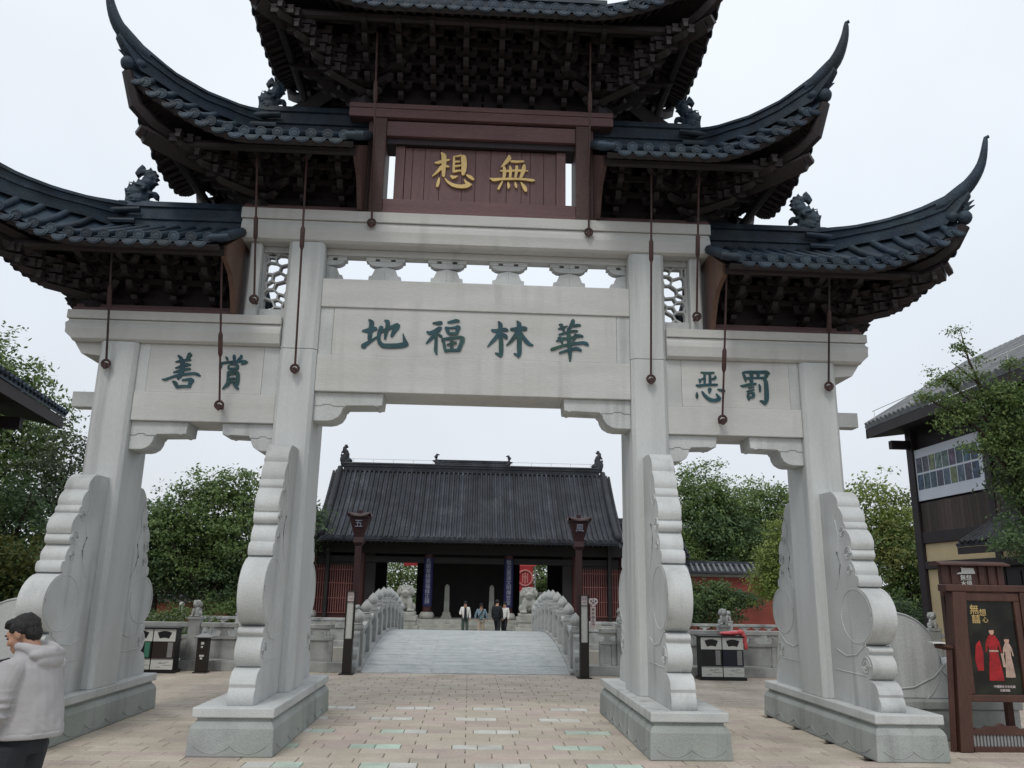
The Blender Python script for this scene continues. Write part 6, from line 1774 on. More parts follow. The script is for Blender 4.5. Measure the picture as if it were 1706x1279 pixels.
# eaves and roof: ridge runs along y
rfm = MB()
EX, EZR = 11.62, 6.69
rfm.prism([(EX, EZR - 0.02), (EX - 0.02, EZR + 0.07), (14.9, 8.75), (18.2, 6.75), (18.2, 6.66), (14.9, 8.6)], 'y', -3, 11.1)
rr_ = add('roof', rfm, 'tile_grey', rh)
tm = MB().tube([(EX - 0.04, 0, EZR + 0.09), (14.9, 0, 8.8)], 0.075, 6).mesh('round_tile_row', 'tile_grey', 60)
y = -2.9
while y < 11.05:
    link('round_tile_row', tm, rr_, Matrix.Translation((-14, y - 6, 0)))
    y += 0.235
add('fascia', MB().box(EX + 0.0, EX + 0.05, -3, 11.1, EZR - 0.30, EZR - 0.03), 'wood_dark_shaded', rr_)
add('bargeboard', MB().prism([(EX, EZR - 0.31), (EX, EZR - 0.03), (14.9, 8.58), (14.9, 8.2)], 'y', 11.02, 11.1), 'wood_dark_shaded', rr_)
add('soffit', MB().prism([(EX + 0.06, EZR - 0.30), (EX + 0.06, EZR - 0.24), (14.0, 6.9), (14.0, 6.7)], 'y', -3, 11.0), 'wood_dark_shaded', rr_)
for yb in (10.25, 7.0, 3.6):
    add('eave_bracket', MB().box(EX + 0.25, XR - 0.11, yb - 0.09, yb + 0.09, 5.95, 6.18), 'wood_dark_shaded', rh)
w = MB().tube([(EX - 0.0, 10.6, EZR + 0.42), (EX, -2, EZR + 0.42)], 0.012, 5)
for i in range(7): w.tube([(EX, 10.5 - i * 2, EZR + 0.1), (EX, 10.5 - i * 2, EZR + 0.42)], 0.008, 4)
add('eave_wire', w, 'white_panel', rr_)
# low porch roof
pr_ = MB().prism([(11.35, 3.02), (11.33, 3.10), (XR - 0.05, 3.75), (XR - 0.05, 3.62)], 'y', -2, 6.75)
po = add('porch_roof', pr_, 'tile_hall', rh)
tm = MB().tube([(11.30, 0, 3.12), (XR - 0.06, 0, 3.79)], 0.06, 6).mesh('round_tile_row', 'tile_hall', 60)
y = -1.9
while y < 6.7:
    link('round_tile_row', tm, po, Matrix.Translation((-14, y - 6, 0)))
    y += 0.21
add('fascia', MB().box(11.36, 11.40, -2, 6.75, 2.86, 3.015), 'wood_dark_shaded', po)
pn_ = MB().box(11.55, 11.67, 8.3, 8.42, 0, 2.95); pn_.box(11.55, 11.67, 4.6, 4.72, 0, 2.95)
# banner with two rows of pictures
bn = thing('picture_banner', 'white banner with two rows of small pictures on the right house', 'banner', (XR, 8.6, 5))
add('sheet', MB().box(XR - 0.045, XR - 0.005, 7.09, 10.19, 4.46, 5.88), 'banner', bn)
rg = random.Random(21)
PC = [(0.16, 0.20, 0.16), (0.07, 0.13, 0.18), (0.05, 0.07, 0.13), (0.24, 0.23, 0.10), (0.08, 0.06, 0.09), (0.16, 0.08, 0.13), (0.06, 0.10, 0.12), (0.12, 0.14, 0.18), (0.10, 0.07, 0.10)]
for i, c in enumerate(PC):
    mat('picture_%d' % i, (c[0] * 0.7 + .02, c[1] * 0.9 + .02, c[2] * 1.0 + .02), 0.5, 0.4, 5, 14, 0.4, 0, tint=(0.03, 0.045, 0.06), tscale=6, tamt=0.9)
for rw in range(2):
    for k in range(9):
        y1 = 10.03 - k * 0.315
        z0 = (4.76, 5.23)[rw]
        add('picture', MB().box(XR - 0.052, XR - 0.0455, y1 - 0.272, y1, z0, z0 + 0.415), 'picture_%d' % rg.randrange(9), bn)
# ------------------------------------------------------------ left house eave
lh = thing('timber_house', 'dark timber house at the left edge, only its tiled eave corner showing', 'house', (-11, 5, 0))
E1, E0 = Vector((-9.86, 7.75, 5.8)), Vector((-9.0, 2.6, 5.8))
dv = (E1 - E0).normalized(); nv = Vector((dv.y, -dv.x, 0))
if nv.x > 0: nv = -nv
E0b = E0 - dv * 6
def Q(a, b, z): 
    p = E0b + dv * a + nv * b
    return (p.x, p.y, z)
L_ = (E1 - E0b).length
rm = MB()
rm.hexa([Q(0, 0, 5.72), Q(L_, 0, 5.72), Q(L_, 3.2, 7.55), Q(0, 3.2, 7.55), Q(0, 0, 5.80), Q(L_, 0, 5.80), Q(L_, 3.2, 7.66), Q(0, 3.2, 7.66)])
lr = add('roof', rm, 'tile', lh)
k = 0
a = 0.1
while a < L_:
    m = MB().tube([Q(a, -0.05, 5.83), Q(a, 3.2, 7.7)], 0.07, 6)
    add('round_tile_row', m, 'tile', lr, smooth=60)
    a += 0.235
m = MB(); m.hexa([Q(0, 0.02, 5.46), Q(L_, 0.02, 5.46), Q(L_, 0.09, 5.46), Q(0, 0.09, 5.46), Q(0, 0.02, 5.715), Q(L_, 0.02, 5.715), Q(L_, 0.09, 5.715), Q(0, 0.09, 5.715)])
add('fascia', m, 'wood_dark_shaded', lr)
m = MB(); m.hexa([Q(0, 0.09, 5.50), Q(L_ - 0.03, 0.09, 5.50), Q(L_ - 0.03, 2.4, 5.9), Q(0, 2.4, 5.9), Q(0, 0.09, 5.56), Q(L_ - 0.03, 0.09, 5.56), Q(L_ - 0.03, 2.4, 6.9), Q(0, 2.4, 6.9)])
add('soffit', m, 'wood_dark_shaded', lr)
m = MB(); m.hexa([Q(0, 1.05, 0), Q(L_ - 1.6, 1.05, 0), Q(L_ - 1.6, 4.2, 0), Q(0, 4.2, 0), Q(0, 1.05, 5.9), Q(L_ - 1.6, 1.05, 5.9), Q(L_ - 1.6, 4.2, 5.9), Q(0, 4.2, 5.9)])
add('wall', m, 'wood_dark_shaded', lh)
m = MB(); m.hexa([Q(L_ - 2.2, 0.95, 0), Q(L_ - 1.75, 0.95, 0), Q(L_ - 1.75, 1.045, 0), Q(L_ - 2.2, 1.045, 0), Q(L_ - 2.2, 0.95, 4.6), Q(L_ - 1.75, 0.95, 4.6), Q(L_ - 1.75, 1.045, 4.6), Q(L_ - 2.2, 1.045, 4.6)])
add('wall_board', m, 'wood_brown', lh)
m = MB(); m.hexa([Q(L_ - 1.9, 0.3, 5.1), Q(L_ - 1.7, 0.3, 5.1), Q(L_ - 1.7, 1.04, 5.1), Q(L_ - 1.9, 1.04, 5.1), Q(L_ - 1.9, 0.3, 5.35), Q(L_ - 1.7, 0.3, 5.35), Q(L_ - 1.7, 1.04, 5.35), Q(L_ - 1.9, 1.04, 5.35)])
add('eave_bracket', m, 'wood_dark_shaded', lh)
# small red pavilion in the trees
rpv = thing('red_pavilion', 'small red building with a green edged gable among the trees, right bay', 'building', (16.6, 37, B))
add('wall', MB().box(15.6, 18.6, 37, 40, B, 5.0), 'wall_red', rpv)
add('roof', MB().prism([(15.0, 4.6), (15.1, 4.85), (17.1, 6.6), (19.1, 4.85), (19.2, 4.6)], 'y', 36.6, 40.4), 'wall_red', rpv)

# ------------------------------------------------------------ poster stand at the right
YK = -1.15
kx = thing('poster_stand', 'brown timber poster stand with two figures in red costume, right edge of the square', 'poster stand', (6.85, YK, 0))
for a, b in ((6.27, 6.44), (7.28, 7.45)):
    m = MB().hexa([(a - .02, YK - .09, 0), (b - .02, YK - .09, 0), (b - .02, YK + .09, 0), (a - .02, YK + .09, 0), (a + .10, YK - .09, 1.97), (b + .12, YK - .09, 1.97), (b + .12, YK + .09, 1.97), (a + .10, YK + .09, 1.97)]) if a < 7 else MB().box(a, b, YK - .09, YK + .09, 0, 1.97)
    add('post', m, 'wood_kiosk', kx, bevel=0.01)
add('top_beam', MB().box(6.28, 7.75, YK - 0.10, YK + 0.10, 1.972, 2.06), 'wood_kiosk', kx, bevel=0.012)
fr = MB().box(6.455, 7.275, YK - .075, YK + .06, 1.85, 1.96); fr.box(6.455, 7.275, YK - .075, YK + .06, 0.60, 0.69)
fr.box(6.455, 6.535, YK - .075, YK + .06, 0.691, 1.849); fr.box(7.195, 7.275, YK - .075, YK + .06, 0.691, 1.849)
add('poster_frame', fr, 'wood_kiosk', kx, bevel=0.012)
ps = add('poster', MB().box(6.536, 7.194, YK - .04, YK + .02, 0.692, 1.848), 'poster', kx)
yp = YK - 0.0405
def fig(cx, z0, H, mt, wide, nm):
    P = [(-0.5, 0), (-0.42, .25), (-0.30, .48), (-0.26, .60), (-0.36, .66), (-0.42, .55), (-0.56, .52), (-0.46, .72), (-0.24, .84), (-0.08, .865), (0.08, .865), (0.24, .84), (0.46, .72), (0.56, .52), (0.42, .55), (0.36, .66), (0.26, .60), (0.30, .48), (0.42, .25), (0.5, 0)]
    m = MB().prism([(cx + p[0] * wide, z0 + p[1] * H) for p in P], 'y', yp - 0.0025, yp)
    o = add(nm, m, mt, ps)
    hd = MB().prism([(cx + 0.034 * math.cos(t), z0 + H * .925 + 0.045 * math.sin(t)) for t in [2 * math.pi * i / 14 for i in range(14)]], 'y', yp - 0.0035, yp - 0.001)
    add('face', hd, 'poster_skin', o)
    hr = MB().prism([(cx + 0.042 * math.cos(t), z0 + H * .945 + 0.045 * math.sin(t)) for t in [R(-10 + 200 * i / 10) for i in range(11)]] + [(cx - .03, z0 + H * .945), (cx + .03, z0 + H * .95)], 'y', yp - 0.0045, yp - 0.002)
    add('hair', hr, 'black', o)
    return o
f1 = fig(6.86, 0.86, 0.66, 'poster_red', 0.20, 'printed_figure')
sa = MB().box(6.80, 6.925, yp - .0032, yp - .0026, 1.215, 1.235); sa.prism([(6.95, 1.20), (6.985, 1.19), (7.0, 1.02), (6.965, 1.03)], 'y', yp - .0034, yp - .0026)
add('sash', sa, 'poster_pale', f1)
fig(7.05, 0.90, 0.50, 'poster_pale', 0.13, 'printed_figure')
mm = MB().prism([(6.62, 0.98), (6.70, 0.98), (6.72, 1.2), (6.69, 1.36), (6.63, 1.30), (6.60, 1.12)], 'y', yp - .0022, yp)
add('printed_drape', mm, 'poster_red', ps)
for c, x, z, sz, mt in (('無', 6.665, 1.735, 0.13, 'gold'), ('想', 6.775, 1.70, 0.10, 'gold'), ('心', 6.80, 1.61, 0.08, 'gold'), ('囍', 6.675, 1.615, 0.12, 'gold')):
    text_mesh('lettering', c, sz, mt, ps, Matrix.Translation((x - 6.85, -0.0412, z)) @ FACE, 0.0012)
text_mesh('lettering', '中國歷史文化名鎮', 0.036, 'pink_white', ps, Matrix.Translation((0.10, -0.0412, 0.785)) @ FACE, 0.001)
text_mesh('lettering', '古鎮演藝', 0.034, 'pink_white', ps, Matrix.Translation((0.10, -0.0412, 0.74)) @ FACE, 0.001)
# carved skirt under the poster
sk = [(6.46, 0.24), (6.52, 0.285), (6.60, 0.27), (6.66, 0.31), (6.75, 0.30), (6.85, 0.345), (6.95, 0.30), (7.05, 0.31), (7.11, 0.27), (7.2, 0.285), (7.27, 0.24)]
add('skirt_board', MB().prism([(6.46, 0.20)] + sk + [(7.27, 0.20)], 'y', YK - .03, YK + .03), 'wood_kiosk', kx, bevel=0.005)
for i in range(18):
    x = 6.475 + i * 0.0445
    add('slat', MB().box(x, x + 0.026, YK - .015, YK + .015, 0.065, 0.199), 'grey_metal', kx)
add('bottom_rail', MB().box(6.46, 7.275, YK - .04, YK + .04, 0.0, 0.062), 'wood_kiosk', kx, bevel=0.006)
# side brace and little arm
m = MB().tube([(6.215, YK, 0.0), (6.30, YK, 1.23)], 0.05, 4); m.tube([(6.10, YK - .02, 1.285), (6.40, YK - .02, 1.24)], 0.035, 4)
add('side_brace', m, 'wood_kiosk', kx)
add('arm_cap', MB().box(6.03, 6.20, YK - .09, YK + .05, 1.31, 1.325), 'white_panel', kx)
# roofed sign board behind
YS = -0.95
sx = thing('roofed_sign', 'dark brown roofed board with white town lettering above the poster stand', 'sign', (6.9, YS + .3, 0))
add('board', MB().box(6.42, 7.30, YS + .02, YS + .08, 1.90, 2.314), 'wood_kiosk', sx)
for xx in (6.50, 7.20):
    add('post', MB().box(xx - .04, xx + .04, YS + .081, YS + .16, 0.0, 2.31), 'wood_kiosk', sx)
for i in range(7):
    add('board_batten', MB().box(6.42 + i * .13, 6.50 + i * .13, YS - .005, YS + .018, 2.07, 2.31), 'wood_kiosk', sx) if i not in (2, 3) else None
add('roof', MB().prism([(YS - 0.10, 2.315), (YS - 0.10, 2.335), (YS + 0.05, 2.375), (YS + 0.20, 2.335), (YS + 0.20, 2.315)], 'x', 6.36, 7.33), 'wood_kiosk', sx)
pg = MB().prism([(6.62, 2.20), (6.66, 2.225), (6.70, 2.225), (6.70, 2.30), (6.715, 2.285), (6.87, 2.285), (6.89, 2.21), (6.72, 2.205)], 'y', YS - .003, YS + .004)
add('roof_emblem', pg, 'white_panel', sx)
for c, x, z in (('無', 6.71, 2.15), ('想', 6.79, 2.15), ('水', 6.71, 2.07), ('鎮', 6.79, 2.07)):
    text_mesh('lettering', c, 0.082, 'white_panel', sx, Matrix.Translation((x - 6.9, -0.305, z)) @ FACE, 0.002)
# ------------------------------------------------------------ people
def body(name, J, rad, m, parent, edges, sub=2, root=0):
    keys = list(J)
    vs = [J[k] for k in keys]
    es = [(keys.index(a), keys.index(b)) for a, b in edges]
    return link(name, skinned(vs, es, [rad[k] for k in keys], m, name, sub, root), parent)
def person(label, loc, rz, H, pose, cloth, leg, hair='hair', far=True, shoe='black', group=None):
    """pose: dict of joint offsets; figure faces -y in its own frame"""
    t = thing('person', label, 'person', loc, rz, group=group)
    k = H / 1.7
    S = lambda x, y, z: (x * k, y * k, z * k)
    J = dict(pelvis=S(0, 0, .93), waist=S(0, 0.0, 1.06), chest=S(0, .01, 1.28), neck=S(0, .01, 1.44), head=S(0, -.015, 1.56), crown=S(0, 0, 1.66),
             hipL=S(.09, 0, .88), kneeL=S(.10, -.01, .48), ankL=S(.10, .03, .09), toeL=S(.11, -.12, .04),
             hipR=S(-.09, 0, .88), kneeR=S(-.10, -.01, .48), ankR=S(-.10, .03, .09), toeR=S(-.11, -.12, .04),
             shL=S(.18, .01, 1.38), elL=S(.23, .02, 1.11), wrL=S(.24, -.05, .86), haL=S(.24, -.08, .78),
             shR=S(-.18, .01, 1.38), elR=S(-.23, .02, 1.11), wrR=S(-.24, -.05, .86), haR=S(-.24, -.08, .78))
    for a, b in pose.items():
        J[a] = S(*b)
    rad = dict(pelvis=.125, waist=.115, chest=.135, neck=.055, head=.088, crown=.066, hipL=.085, kneeL=.058, ankL=.042, toeL=.035, hipR=.085, kneeR=.058, ankR=.042, toeR=.035,
               shL=.062, elL=.042, wrL=.030, haL=.034, shR=.062, elR=.042, wrR=.030, haR=.034)
    rad = {a: b * k for a, b in rad.items()}
    E_ = [('pelvis', 'waist'), ('waist', 'chest'), ('chest', 'neck'), ('neck', 'head'), ('head', 'crown'), ('pelvis', 'hipL'), ('hipL', 'kneeL'), ('kneeL', 'ankL'), ('ankL', 'toeL'), ('pelvis', 'hipR'), ('hipR', 'kneeR'), ('kneeR', 'ankR'), ('ankR', 'toeR'),
          ('chest', 'shL'), ('shL', 'elL'), ('elL', 'wrL'), ('wrL', 'haL'), ('chest', 'shR'), ('shR', 'elR'), ('elR', 'wrR'), ('wrR', 'haR')]
    body('body', J, rad, 'skin', t, E_, 1)
    V = lambda a: Vector(J[a])
    # jacket
    JJ = {q: J[q] for q in ('pelvis', 'waist', 'chest', 'shL', 'elL', 'wrL', 'shR', 'elR', 'wrR')}
    JJ['hem'] = tuple(V('pelvis') + Vector((0, 0, -.10 * k)))
    JJ['collar'] = tuple(V('chest').lerp(V('neck'), .75))
    for q in 'LR': JJ['wr' + q] = tuple(V('el' + q).lerp(V('wr' + q), .9))
    rj = dict(pelvis=.168, waist=.165, chest=.165, hem=.165, collar=.075, shL=.085, elL=.064, wrL=.050, shR=.085, elR=.064, wrR=.050)
    rj = {a: b * k for a, b in rj.items()}
    body('jacket', JJ, rj, cloth, t, [('hem', 'pelvis'), ('pelvis', 'waist'), ('waist', 'chest'), ('chest', 'collar'), ('chest', 'shL'), ('shL', 'elL'), ('elL', 'wrL'), ('chest', 'shR'), ('shR', 'elR'), ('elR', 'wrR')], 2, 1)
    # trousers
    TT = {q: J[q] for q in ('pelvis', 'hipL', 'kneeL', 'hipR', 'kneeR')}
    for q in 'LR': TT['cuff' + q] = tuple(V('knee' + q).lerp(V('ank' + q), .97))
    rt = dict(pelvis=.140, hipL=.104, kneeL=.082, cuffL=.072, hipR=.104, kneeR=.082, cuffR=.072)
    rt = {a: b * k for a, b in rt.items()}
    body('trousers', TT, rt, leg, t, [('pelvis', 'hipL'), ('hipL', 'kneeL'), ('kneeL', 'cuffL'), ('pelvis', 'hipR'), ('hipR', 'kneeR'), ('kneeR', 'cuffR')], 2, 0)
    for q in 'LR':
        m = MB(); a, b = V('ank' + q), V('toe' + q)
        m.ball((0, 0, 0), (.05 * k, .135 * k, .05 * k), 10, 6)
        c = a.lerp(b, .5); d = (b - a); ang = math.atan2(d.x, -d.y)
        link('shoe', m.mesh('shoe', shoe, True), t, Matrix.Translation((c.x, c.y, max(c.z - .02 * k, .05 * k))) @ Matrix.Rotation(ang, 4, 'Z'))
    # hair
    hd = V('head').lerp(V('crown'), .45)
    if hair:
        m = MB()
        m.ball((hd.x, hd.y + .022 * k, hd.z + .028 * k), (.092 * k, .105 * k, .10 * k), 14, 9)
        link('hair', m.mesh('hair', hair, True), t)
    return t, J, k
# visitors beyond the bridge
Z0 = -0.3
t, J, k = person('person in an open white jacket over dark top and green trousers, walking from the hall', (-0.14, 27.2, Z0), 0.05, 1.60,
    dict(elR=(-.25, -.02, 1.12), wrR=(-.20, -.20, 1.10), haR=(-.16, -.24, 1.10), kneeL=(.10, -.06, .48), ankL=(.10, -.10, .09), toeL=(.11, -.26, .06)), 'cloth_white', 'cloth_green', group='visitors beyond the bridge')
m = MB().prism([(-.05 * k, 1.42 * k), (.05 * k, 1.42 * k), (.085 * k, .84 * k), (-.07 * k, .84 * k)], 'y', -.185 * k, -.13 * k)
link('dark_top', m.mesh('dark_top', 'cloth_black'), t)
t, J, k = person('person in a loose blue grey shirt and cap with a black strap across the chest', (0.60, 27.0, Z0), 0.0, 1.52,
    dict(shL=(.19, .01, 1.37), elL=(.29, .02, 1.10), wrL=(.32, -.02, .88), haL=(.33, -.03, .80), elR=(-.29, .02, 1.1), wrR=(-.30, -.04, .90), haR=(-.29, -.06, .82), kneeR=(-.10, -.07, .48), ankR=(-.10, -.12, .1), toeR=(-.11, -.28, .07)), 'cloth_blue', 'cloth_tan', group='visitors beyond the bridge')
m = MB().tube([(.12 * k, -.05 * k, 1.46 * k), (.02 * k, -.20 * k, 1.25 * k), (-.14 * k, -.19 * k, 1.02 * k), (-.2 * k, 0, .98 * k), (0, .18 * k, 1.25 * k), (.12 * k, .06 * k, 1.46 * k)], .022 * k, 5)
link('strap', m.mesh('strap', 'cloth_black'), t)
m = MB().lathe([(.10 * k, 1.60 * k), (.105 * k, 1.66 * k), (.08 * k, 1.71 * k), (.02 * k, 1.73 * k)], 0, .01 * k, 12); m.ball((0, -.09 * k, 1.605 * k), (.09 * k, .08 * k, .014 * k), 10, 5)
link('cap', m.mesh('cap', 'cloth_black', True), t)
t, J, k = person('person all in black striding with the back turned, beside the blue couplet board', (1.33, 26.6, Z0), R(180 - 25), 1.72,
    dict(kneeL=(.10, -.18, .50), ankL=(.10, -.16, .10), toeL=(.11, -.31, .06), kneeR=(-.10, .04, .47), ankR=(-.11, .24, .12), toeR=(-.12, .10, .05), head=(0.02, -.06, 1.54), crown=(0.02, -.05, 1.64)), 'cloth_black', 'cloth_black', group='visitors beyond the bridge')
t, J, k = person('person in a cream top and dark trousers half hidden behind the figure in black', (1.70, 27.4, Z0), R(-35), 1.60,
    dict(kneeL=(.10, -.1, .48), ankL=(.12, -.14, .1), toeL=(.13, -.28, .06), ankR=(-.1, .14, .1), toeR=(-.11, 0, .05)), 'cloth_white', 'cloth_black', group='visitors beyond the bridge')

# ------------------------------------------------------------ the young man in the foreground
man = thing('person', 'young man with short black hair in a pale grey hooded jacket looking down, left foreground', 'person', (-2.80, -6.3, 0), R(-101))
def mlink(name, me): return link(name, me, man)
# own frame: faces -y, +x is his left (towards the camera after turning)
J = dict(pelvis=(0, .02, .95), waist=(0, .03, 1.08), chest=(0, .03, 1.30), neck=(0, -.005, 1.455), skull=(0, -.045, 1.555),
         hipL=(.09, .02, .90), kneeL=(.10, -.01, .50), ankL=(.10, .04, .09), toeL=(.11, -.12, .04), hipR=(-.09, .02, .90), kneeR=(-.10, -.03, .50), ankR=(-.10, .0, .09), toeR=(-.11, -.16, .04),
         shL=(.185, .03, 1.39), elL=(.245, .02, 1.13), wrL=(.225, -.14, .925), palmL=(.21, -.185, .87), shR=(-.185, .03, 1.39), elR=(-.235, .0, 1.12), wrR=(-.12, -.20, 1.08), palmR=(-.09, -.25, 1.09))
rad = dict(pelvis=.12, waist=.11, chest=.105, neck=.055, skull=.06, hipL=.09, kneeL=.06, ankL=.045, toeL=.037, hipR=.09, kneeR=.06, ankR=.045, toeR=.037,
           shL=.045, elL=.040, wrL=.030, palmL=.034, shR=.045, elR=.044, wrR=.030, palmR=.034)
E_ = [('pelvis', 'waist'), ('waist', 'chest'), ('chest', 'neck'), ('neck', 'skull'), ('pelvis', 'hipL'), ('hipL', 'kneeL'), ('kneeL', 'ankL'), ('ankL', 'toeL'), ('pelvis', 'hipR'), ('hipR', 'kneeR'), ('kneeR', 'ankR'), ('ankR', 'toeR'),
      ('chest', 'shL'), ('shL', 'elL'), ('elL', 'wrL'), ('wrL', 'palmL'), ('chest', 'shR'), ('shR', 'elR'), ('elR', 'wrR'), ('wrR', 'palmR')]
for sd, sg in (('L', 1), ('R', -1)):
    pm = Vector(J['palm' + sd]); wr = Vector(J['wr' + sd])
    d = (pm - wr).normalized()
    sidev = d.cross(Vector((sg, 0, .2))).normalized()
    curl = Vector((-sg * .5, 0, -.6))
    for i in range(4):
        o_ = (i - 1.5) * .019
        l = (.078, .088, .083, .066)[i]
        a = pm + d * .045 + sidev * o_
        b = a + d * l * .5 + curl * .012
        c = b + (d + curl * .9).normalized() * l * .5
        for nm, p, r in (('a', a, .0115), ('b', b, .0095), ('c', c, .008)):
            J['f%d%s%s' % (i, nm, sd)] = tuple(p); rad['f%d%s%s' % (i, nm, sd)] = r
        E_ += [('palm' + sd, 'f%da%s' % (i, sd)), ('f%da%s' % (i, sd), 'f%db%s' % (i, sd)), ('f%db%s' % (i, sd), 'f%dc%s' % (i, sd))]
    a = pm - sidev * .03 + curl * .01; b = a + (d * .6 - sidev * .6).normalized() * .04
    J['ta' + sd] = tuple(a); rad['ta' + sd] = .013; J['tb' + sd] = tuple(b); rad['tb' + sd] = .0095
    E_ += [('palm' + sd, 'ta' + sd), ('ta' + sd, 'tb' + sd)]
keys = list(J)
bodym = skinned([J[q] for q in keys], [(keys.index(a), keys.index(b)) for a, b in E_], [rad[q] for q in keys], 'skin', 'body', 2, 0)
# head: fused from shaped masses, tilted down, then joined to the body mesh as one surface
hm = MB()
hm.ball((0, .015, .105), (.076, .094, .098), 18, 12)
hm.ball((0, -.035, .055), (.062, .062, .085), 16, 10)
hm.ball((0, -.052, .005), (.046, .046, .04), 12, 8)          # chin
hm.ball((0, -.070, .105), (.055, .030, .035), 12, 8)         # brow
hm.tube([(0, -.092, .09), (0, -.108, .065), (0, -.115, .05)], [.012, .015, .019], 8)
hm.ball((0, -.095, .022), (.026, .014, .010), 10, 6); hm.ball((0, -.092, .008), (.022, .013, .009), 10, 6)
for sg in (-1, 1):
    hm.ball((sg * .042, -.058, .052), (.028, .028, .026), 10, 7)
    hm.ball((sg * .079, .018, .075), (.011, .024, .034), 10, 7)
    hm.ball((sg * .012, -.108, .050), (.010, .011, .009), 8, 6)
hm.tube([(0, .03, .03), (0, .035, -.06), (0, .06, -.15)], [.056, .056, .062], 14)
TILT = Matrix.Translation((0, -.035, 1.490)) @ Matrix.Rotation(R(24), 4, 'X')
hm.xf(TILT)
tmp = MB()
bv = [tuple(v.co) for v in bodym.vertices]; bf = [tuple(p.vertices) for p in bodym.polygons]
tmp.add(bv, bf); tmp.join(hm)
mlink('body', fused(tmp, 'skin', 'body', 0.0065, 3))
hx = MB()
for i in range(15):
    for j in range(9):
        pass
hx.ball((0, .026, .122), (.079, .095, .086), 20, 14)
hx.ball((0, .060, .070), (.066, .054, .074), 14, 10)
hx.ball((0, -.045, .172), (.066, .052, .030), 14, 8)
hx.ball((0, -.075, .158), (.055, .022, .018), 10, 6)
for sg in (-1, 1):
    hx.ball((sg * .070, .035, .110), (.020, .045, .05), 10, 7)
    hx.ball((sg * .072, -.012, .125), (.012, .03, .03), 8, 6)
hx.xf(TILT)
hme = fused(hx, 'hair', 'hair', 0.006, 2)
for v in hme.vertices:
    c = v.co
    v.co = c + v.normal * (noise.noise(Vector((c.x * 60, c.y * 25, c.z * 30))) * .006 + noise.noise(c * 130) * .0035)
mlink('hair', hme)
ey = MB()
for sg in (-1, 1):
    ey = MB().tube([(sg * .020, -.096, .103), (sg * .038, -.096, .110), (sg * .056, -.082, .104)], [.005, .006, .004], 5).xf(TILT)
    mlink('eyebrow', ey.mesh('eyebrow', 'hair', True))
    ey = MB().ball((sg * .033, -.088, .085), (.013, .006, .006), 8, 5).xf(TILT)
    mlink('eye', ey.mesh('eye', 'hair', True))
# hooded jacket: elliptical body loft, sleeves, hood
def loft(rings, n=22):
    m = MB(); vs = []; fs = []
    for (cx, cy, cz, rx, ry, wob) in rings:
        for i in range(n):
            a = 2 * math.pi * i / n
            w = 1 + wob * math.sin(3 * a + cz * 9) + wob * .6 * math.sin(7 * a - cz * 17)
            vs.append((cx + rx * math.cos(a) * w, cy + ry * math.sin(a) * w, cz + wob * .12 * math.sin(2 * a)))
    for k in range(len(rings) - 1):
        for i in range(n):
            fs.append((k * n + i, k * n + (i + 1) % n, (k + 1) * n + (i + 1) % n, (k + 1) * n + i))
    fs.append(tuple(range(n))[::-1]); fs.append(tuple(range((len(rings) - 1) * n, len(rings) * n)))
    return m.add(vs, fs)
jk = loft([(0, .07, .975, .205, .190, .03), (0, .068, 1.0, .210, .194, .03), (0, .062, 1.08, .206, .186, .02), (0, .058, 1.18, .200, .174, .014), (0, .052, 1.28, .193, .158, .01), (0, .045, 1.37, .180, .138, .006), (0, .035, 1.43, .145, .112, .004), (0, .02, 1.47, .108, .092, .0), (0, .01, 1.495, .086, .080, .0)])
for sd, sg in (('L', 1), ('R', -1)):
    a, b, c = [Vector(J[q + sd]) for q in ('sh', 'el', 'wr')]
    c = b.lerp(c, .92)
    pts = [a + Vector((-sg * .06, 0, -.02)), a + Vector((sg * .005, 0, -.03)), a.lerp(b, .4), a.lerp(b, .8), b + Vector((0, .012, -.005)), b.lerp(c, .35), b.lerp(c, .7), b.lerp(c, .88), c]
    jk.tube(pts, [.070, .084, .080, .074, .072, .066, .061, .060, .046], 14)
    for f, r in ((.55, .089), (.72, .088), (.9, .086)):
        p = a.lerp(b, f); jk.ball(tuple(p), (r * .90, r * .92, .026), 12, 6)
    for f, r in ((.2, .081), (.5, .075), (.75, .071)):
        p = b.lerp(c, f); jk.ball(tuple(p), (r * .92, r * .88, .028), 12, 6)
# hood lying on the shoulders and back
N = 22
hood = []
for i in range(N + 1):
    a = R(-150 + 300 * i / N)
    hood.append((.112 * math.sin(a), .040 + .098 * math.cos(a), 1.497 - .045 * math.cos(a) - .05 * max(0, -math.cos(a))))
jk.tube(hood, [.026 + .020 * max(0, math.cos(R(-150 + 300 * i / N))) for i in range(N + 1)], 10)
jk.ball((0, .122, 1.448), (.145, .075, .052), 18, 10)
jk.ball((0, .146, 1.405), (.118, .055, .060), 16, 9)
jk.ball((0, .158, 1.470), (.05, .035, .03), 10, 7)
jme = fused(jk, 'hoodie', 'jacket', 0.0075, 3)
for v in jme.vertices:
    c = v.co
    n_ = v.normal
    low = min(max((1.34 - c.z) / .3, 0.25), 1)
    f = noise.noise(Vector((c.x * 9 + c.z * 5, c.y * 9 - c.z * 6, c.z * 5))) * .008 * low
    f += (abs(noise.noise(Vector((c.x * 16 - c.z * 13, c.y * 16 + c.z * 9, c.z * 16)))) - .25) * .0045 * low
    v.co = c + n_ * f
mlink('jacket', jme)
hb = loft([(0, .07, .955, .204, .189, .03), (0, .07, .985, .2105, .195, .03), (0, .069, .995, .211, .195, .03)])
mlink('hem_band', fused(hb, 'hoodie', 'hem_band', 0.010, 2))
sm = MB().tube([(.172, .055, 1.385), (.196, .085, 1.30), (.205, .10, 1.2)], .004, 5)
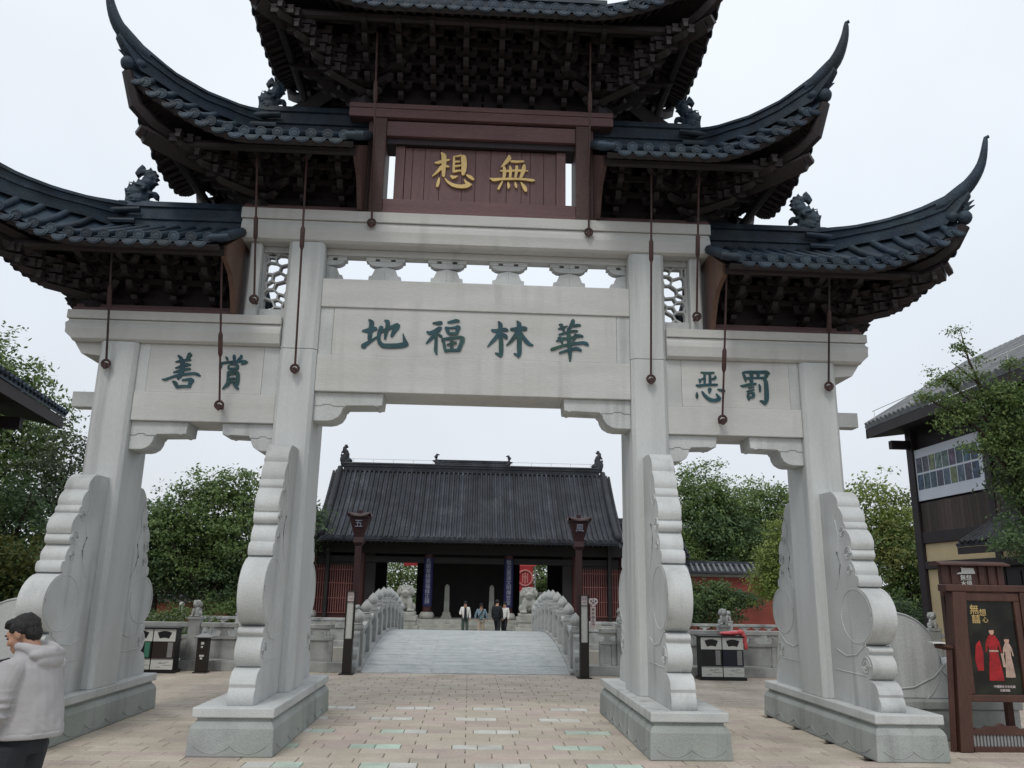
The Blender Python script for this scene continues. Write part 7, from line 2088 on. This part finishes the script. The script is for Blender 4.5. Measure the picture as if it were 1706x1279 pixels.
hm_ = loft([(0, .05, .880, .190, .174, .02), (0, .05, .90, .198, .181, .02)])
tr_ = loft([(0, .03, .98, .155, .135, .0), (0, .03, .93, .165, .145, .0), (0, .03, .86, .165, .140, .0)])
for sd, sg in (('L', 1), ('R', -1)):
    a, b, c = [Vector(J[q + sd]) for q in ('hip', 'knee', 'ank')]
    tr_.tube([a + Vector((0, 0, .02)), a.lerp(b, .35), a.lerp(b, .7), b, b.lerp(c, .5), c + Vector((0, 0, -.02))], [.118, .108, .094, .086, .080, .078], 14)
mlink('trousers', fused(tr_, 'trousers', 'trousers', 0.012, 3))
for sd in 'LR':
    a, b = Vector(J['ank' + sd]), Vector(J['toe' + sd])
    m = MB().ball(tuple(a.lerp(b, .45) + Vector((0, 0, -.012))), (.05, .14, .052), 12, 8); m.ball(tuple(a + Vector((0, .01, 0))), (.05, .06, .06), 10, 7)
    mlink('shoe', fused(m, 'black', 'shoe', 0.012, 2))
# cuff
cf = MB()
for sd in 'LR':
    b, c = Vector(J['el' + sd]), Vector(J['wr' + sd])
    cf.tube([b.lerp(c, .90), b.lerp(c, .95)], .044, 12)
mlink('cuff', cf.mesh('cuff', 'black', True))
# dark shoulder bag worn in front
bg_ = thing('shoulder_bag', 'black bag worn at the chest of the man in the grey hooded jacket', 'bag', (-2.80, -6.3, 0), R(-101))
m = MB().ball((0.0, -.235, 1.18), (.14, .07, .17), 16, 10)
m.box(-.11, .11, -.29, -.19, 1.05, 1.30)
link('bag_body', fused(m, 'black', 'bag_body', 0.012, 4), bg_)
m = MB()
for sg in (-1, 1):
    m.tube([(sg * .08, -.23, 1.30), (sg * .12, -.13, 1.40), (sg * .13, -.04, 1.42)], .010, 6)
link('strap', m.mesh('strap', 'black', True), bg_)
# phone in hand
ph = thing('phone', 'dark phone held in the hands of the man in the grey hooded jacket', 'phone', (-2.80, -6.3, 0), R(-101))
m = MB().box(-.036, .036, -.004, .004, -.075, .075).xf(Matrix.Translation((-.08, -.31, 1.10)) @ Matrix.Rotation(R(-50), 4, 'X'))
link('case', m.mesh('case', 'black'), ph)
m = MB().box(-.033, .033, .0042, .005, -.07, .07).xf(Matrix.Translation((-.08, -.31, 1.10)) @ Matrix.Rotation(R(-50), 4, 'X'))
link('screen', m.mesh('screen', 'bin_navy'), ph)
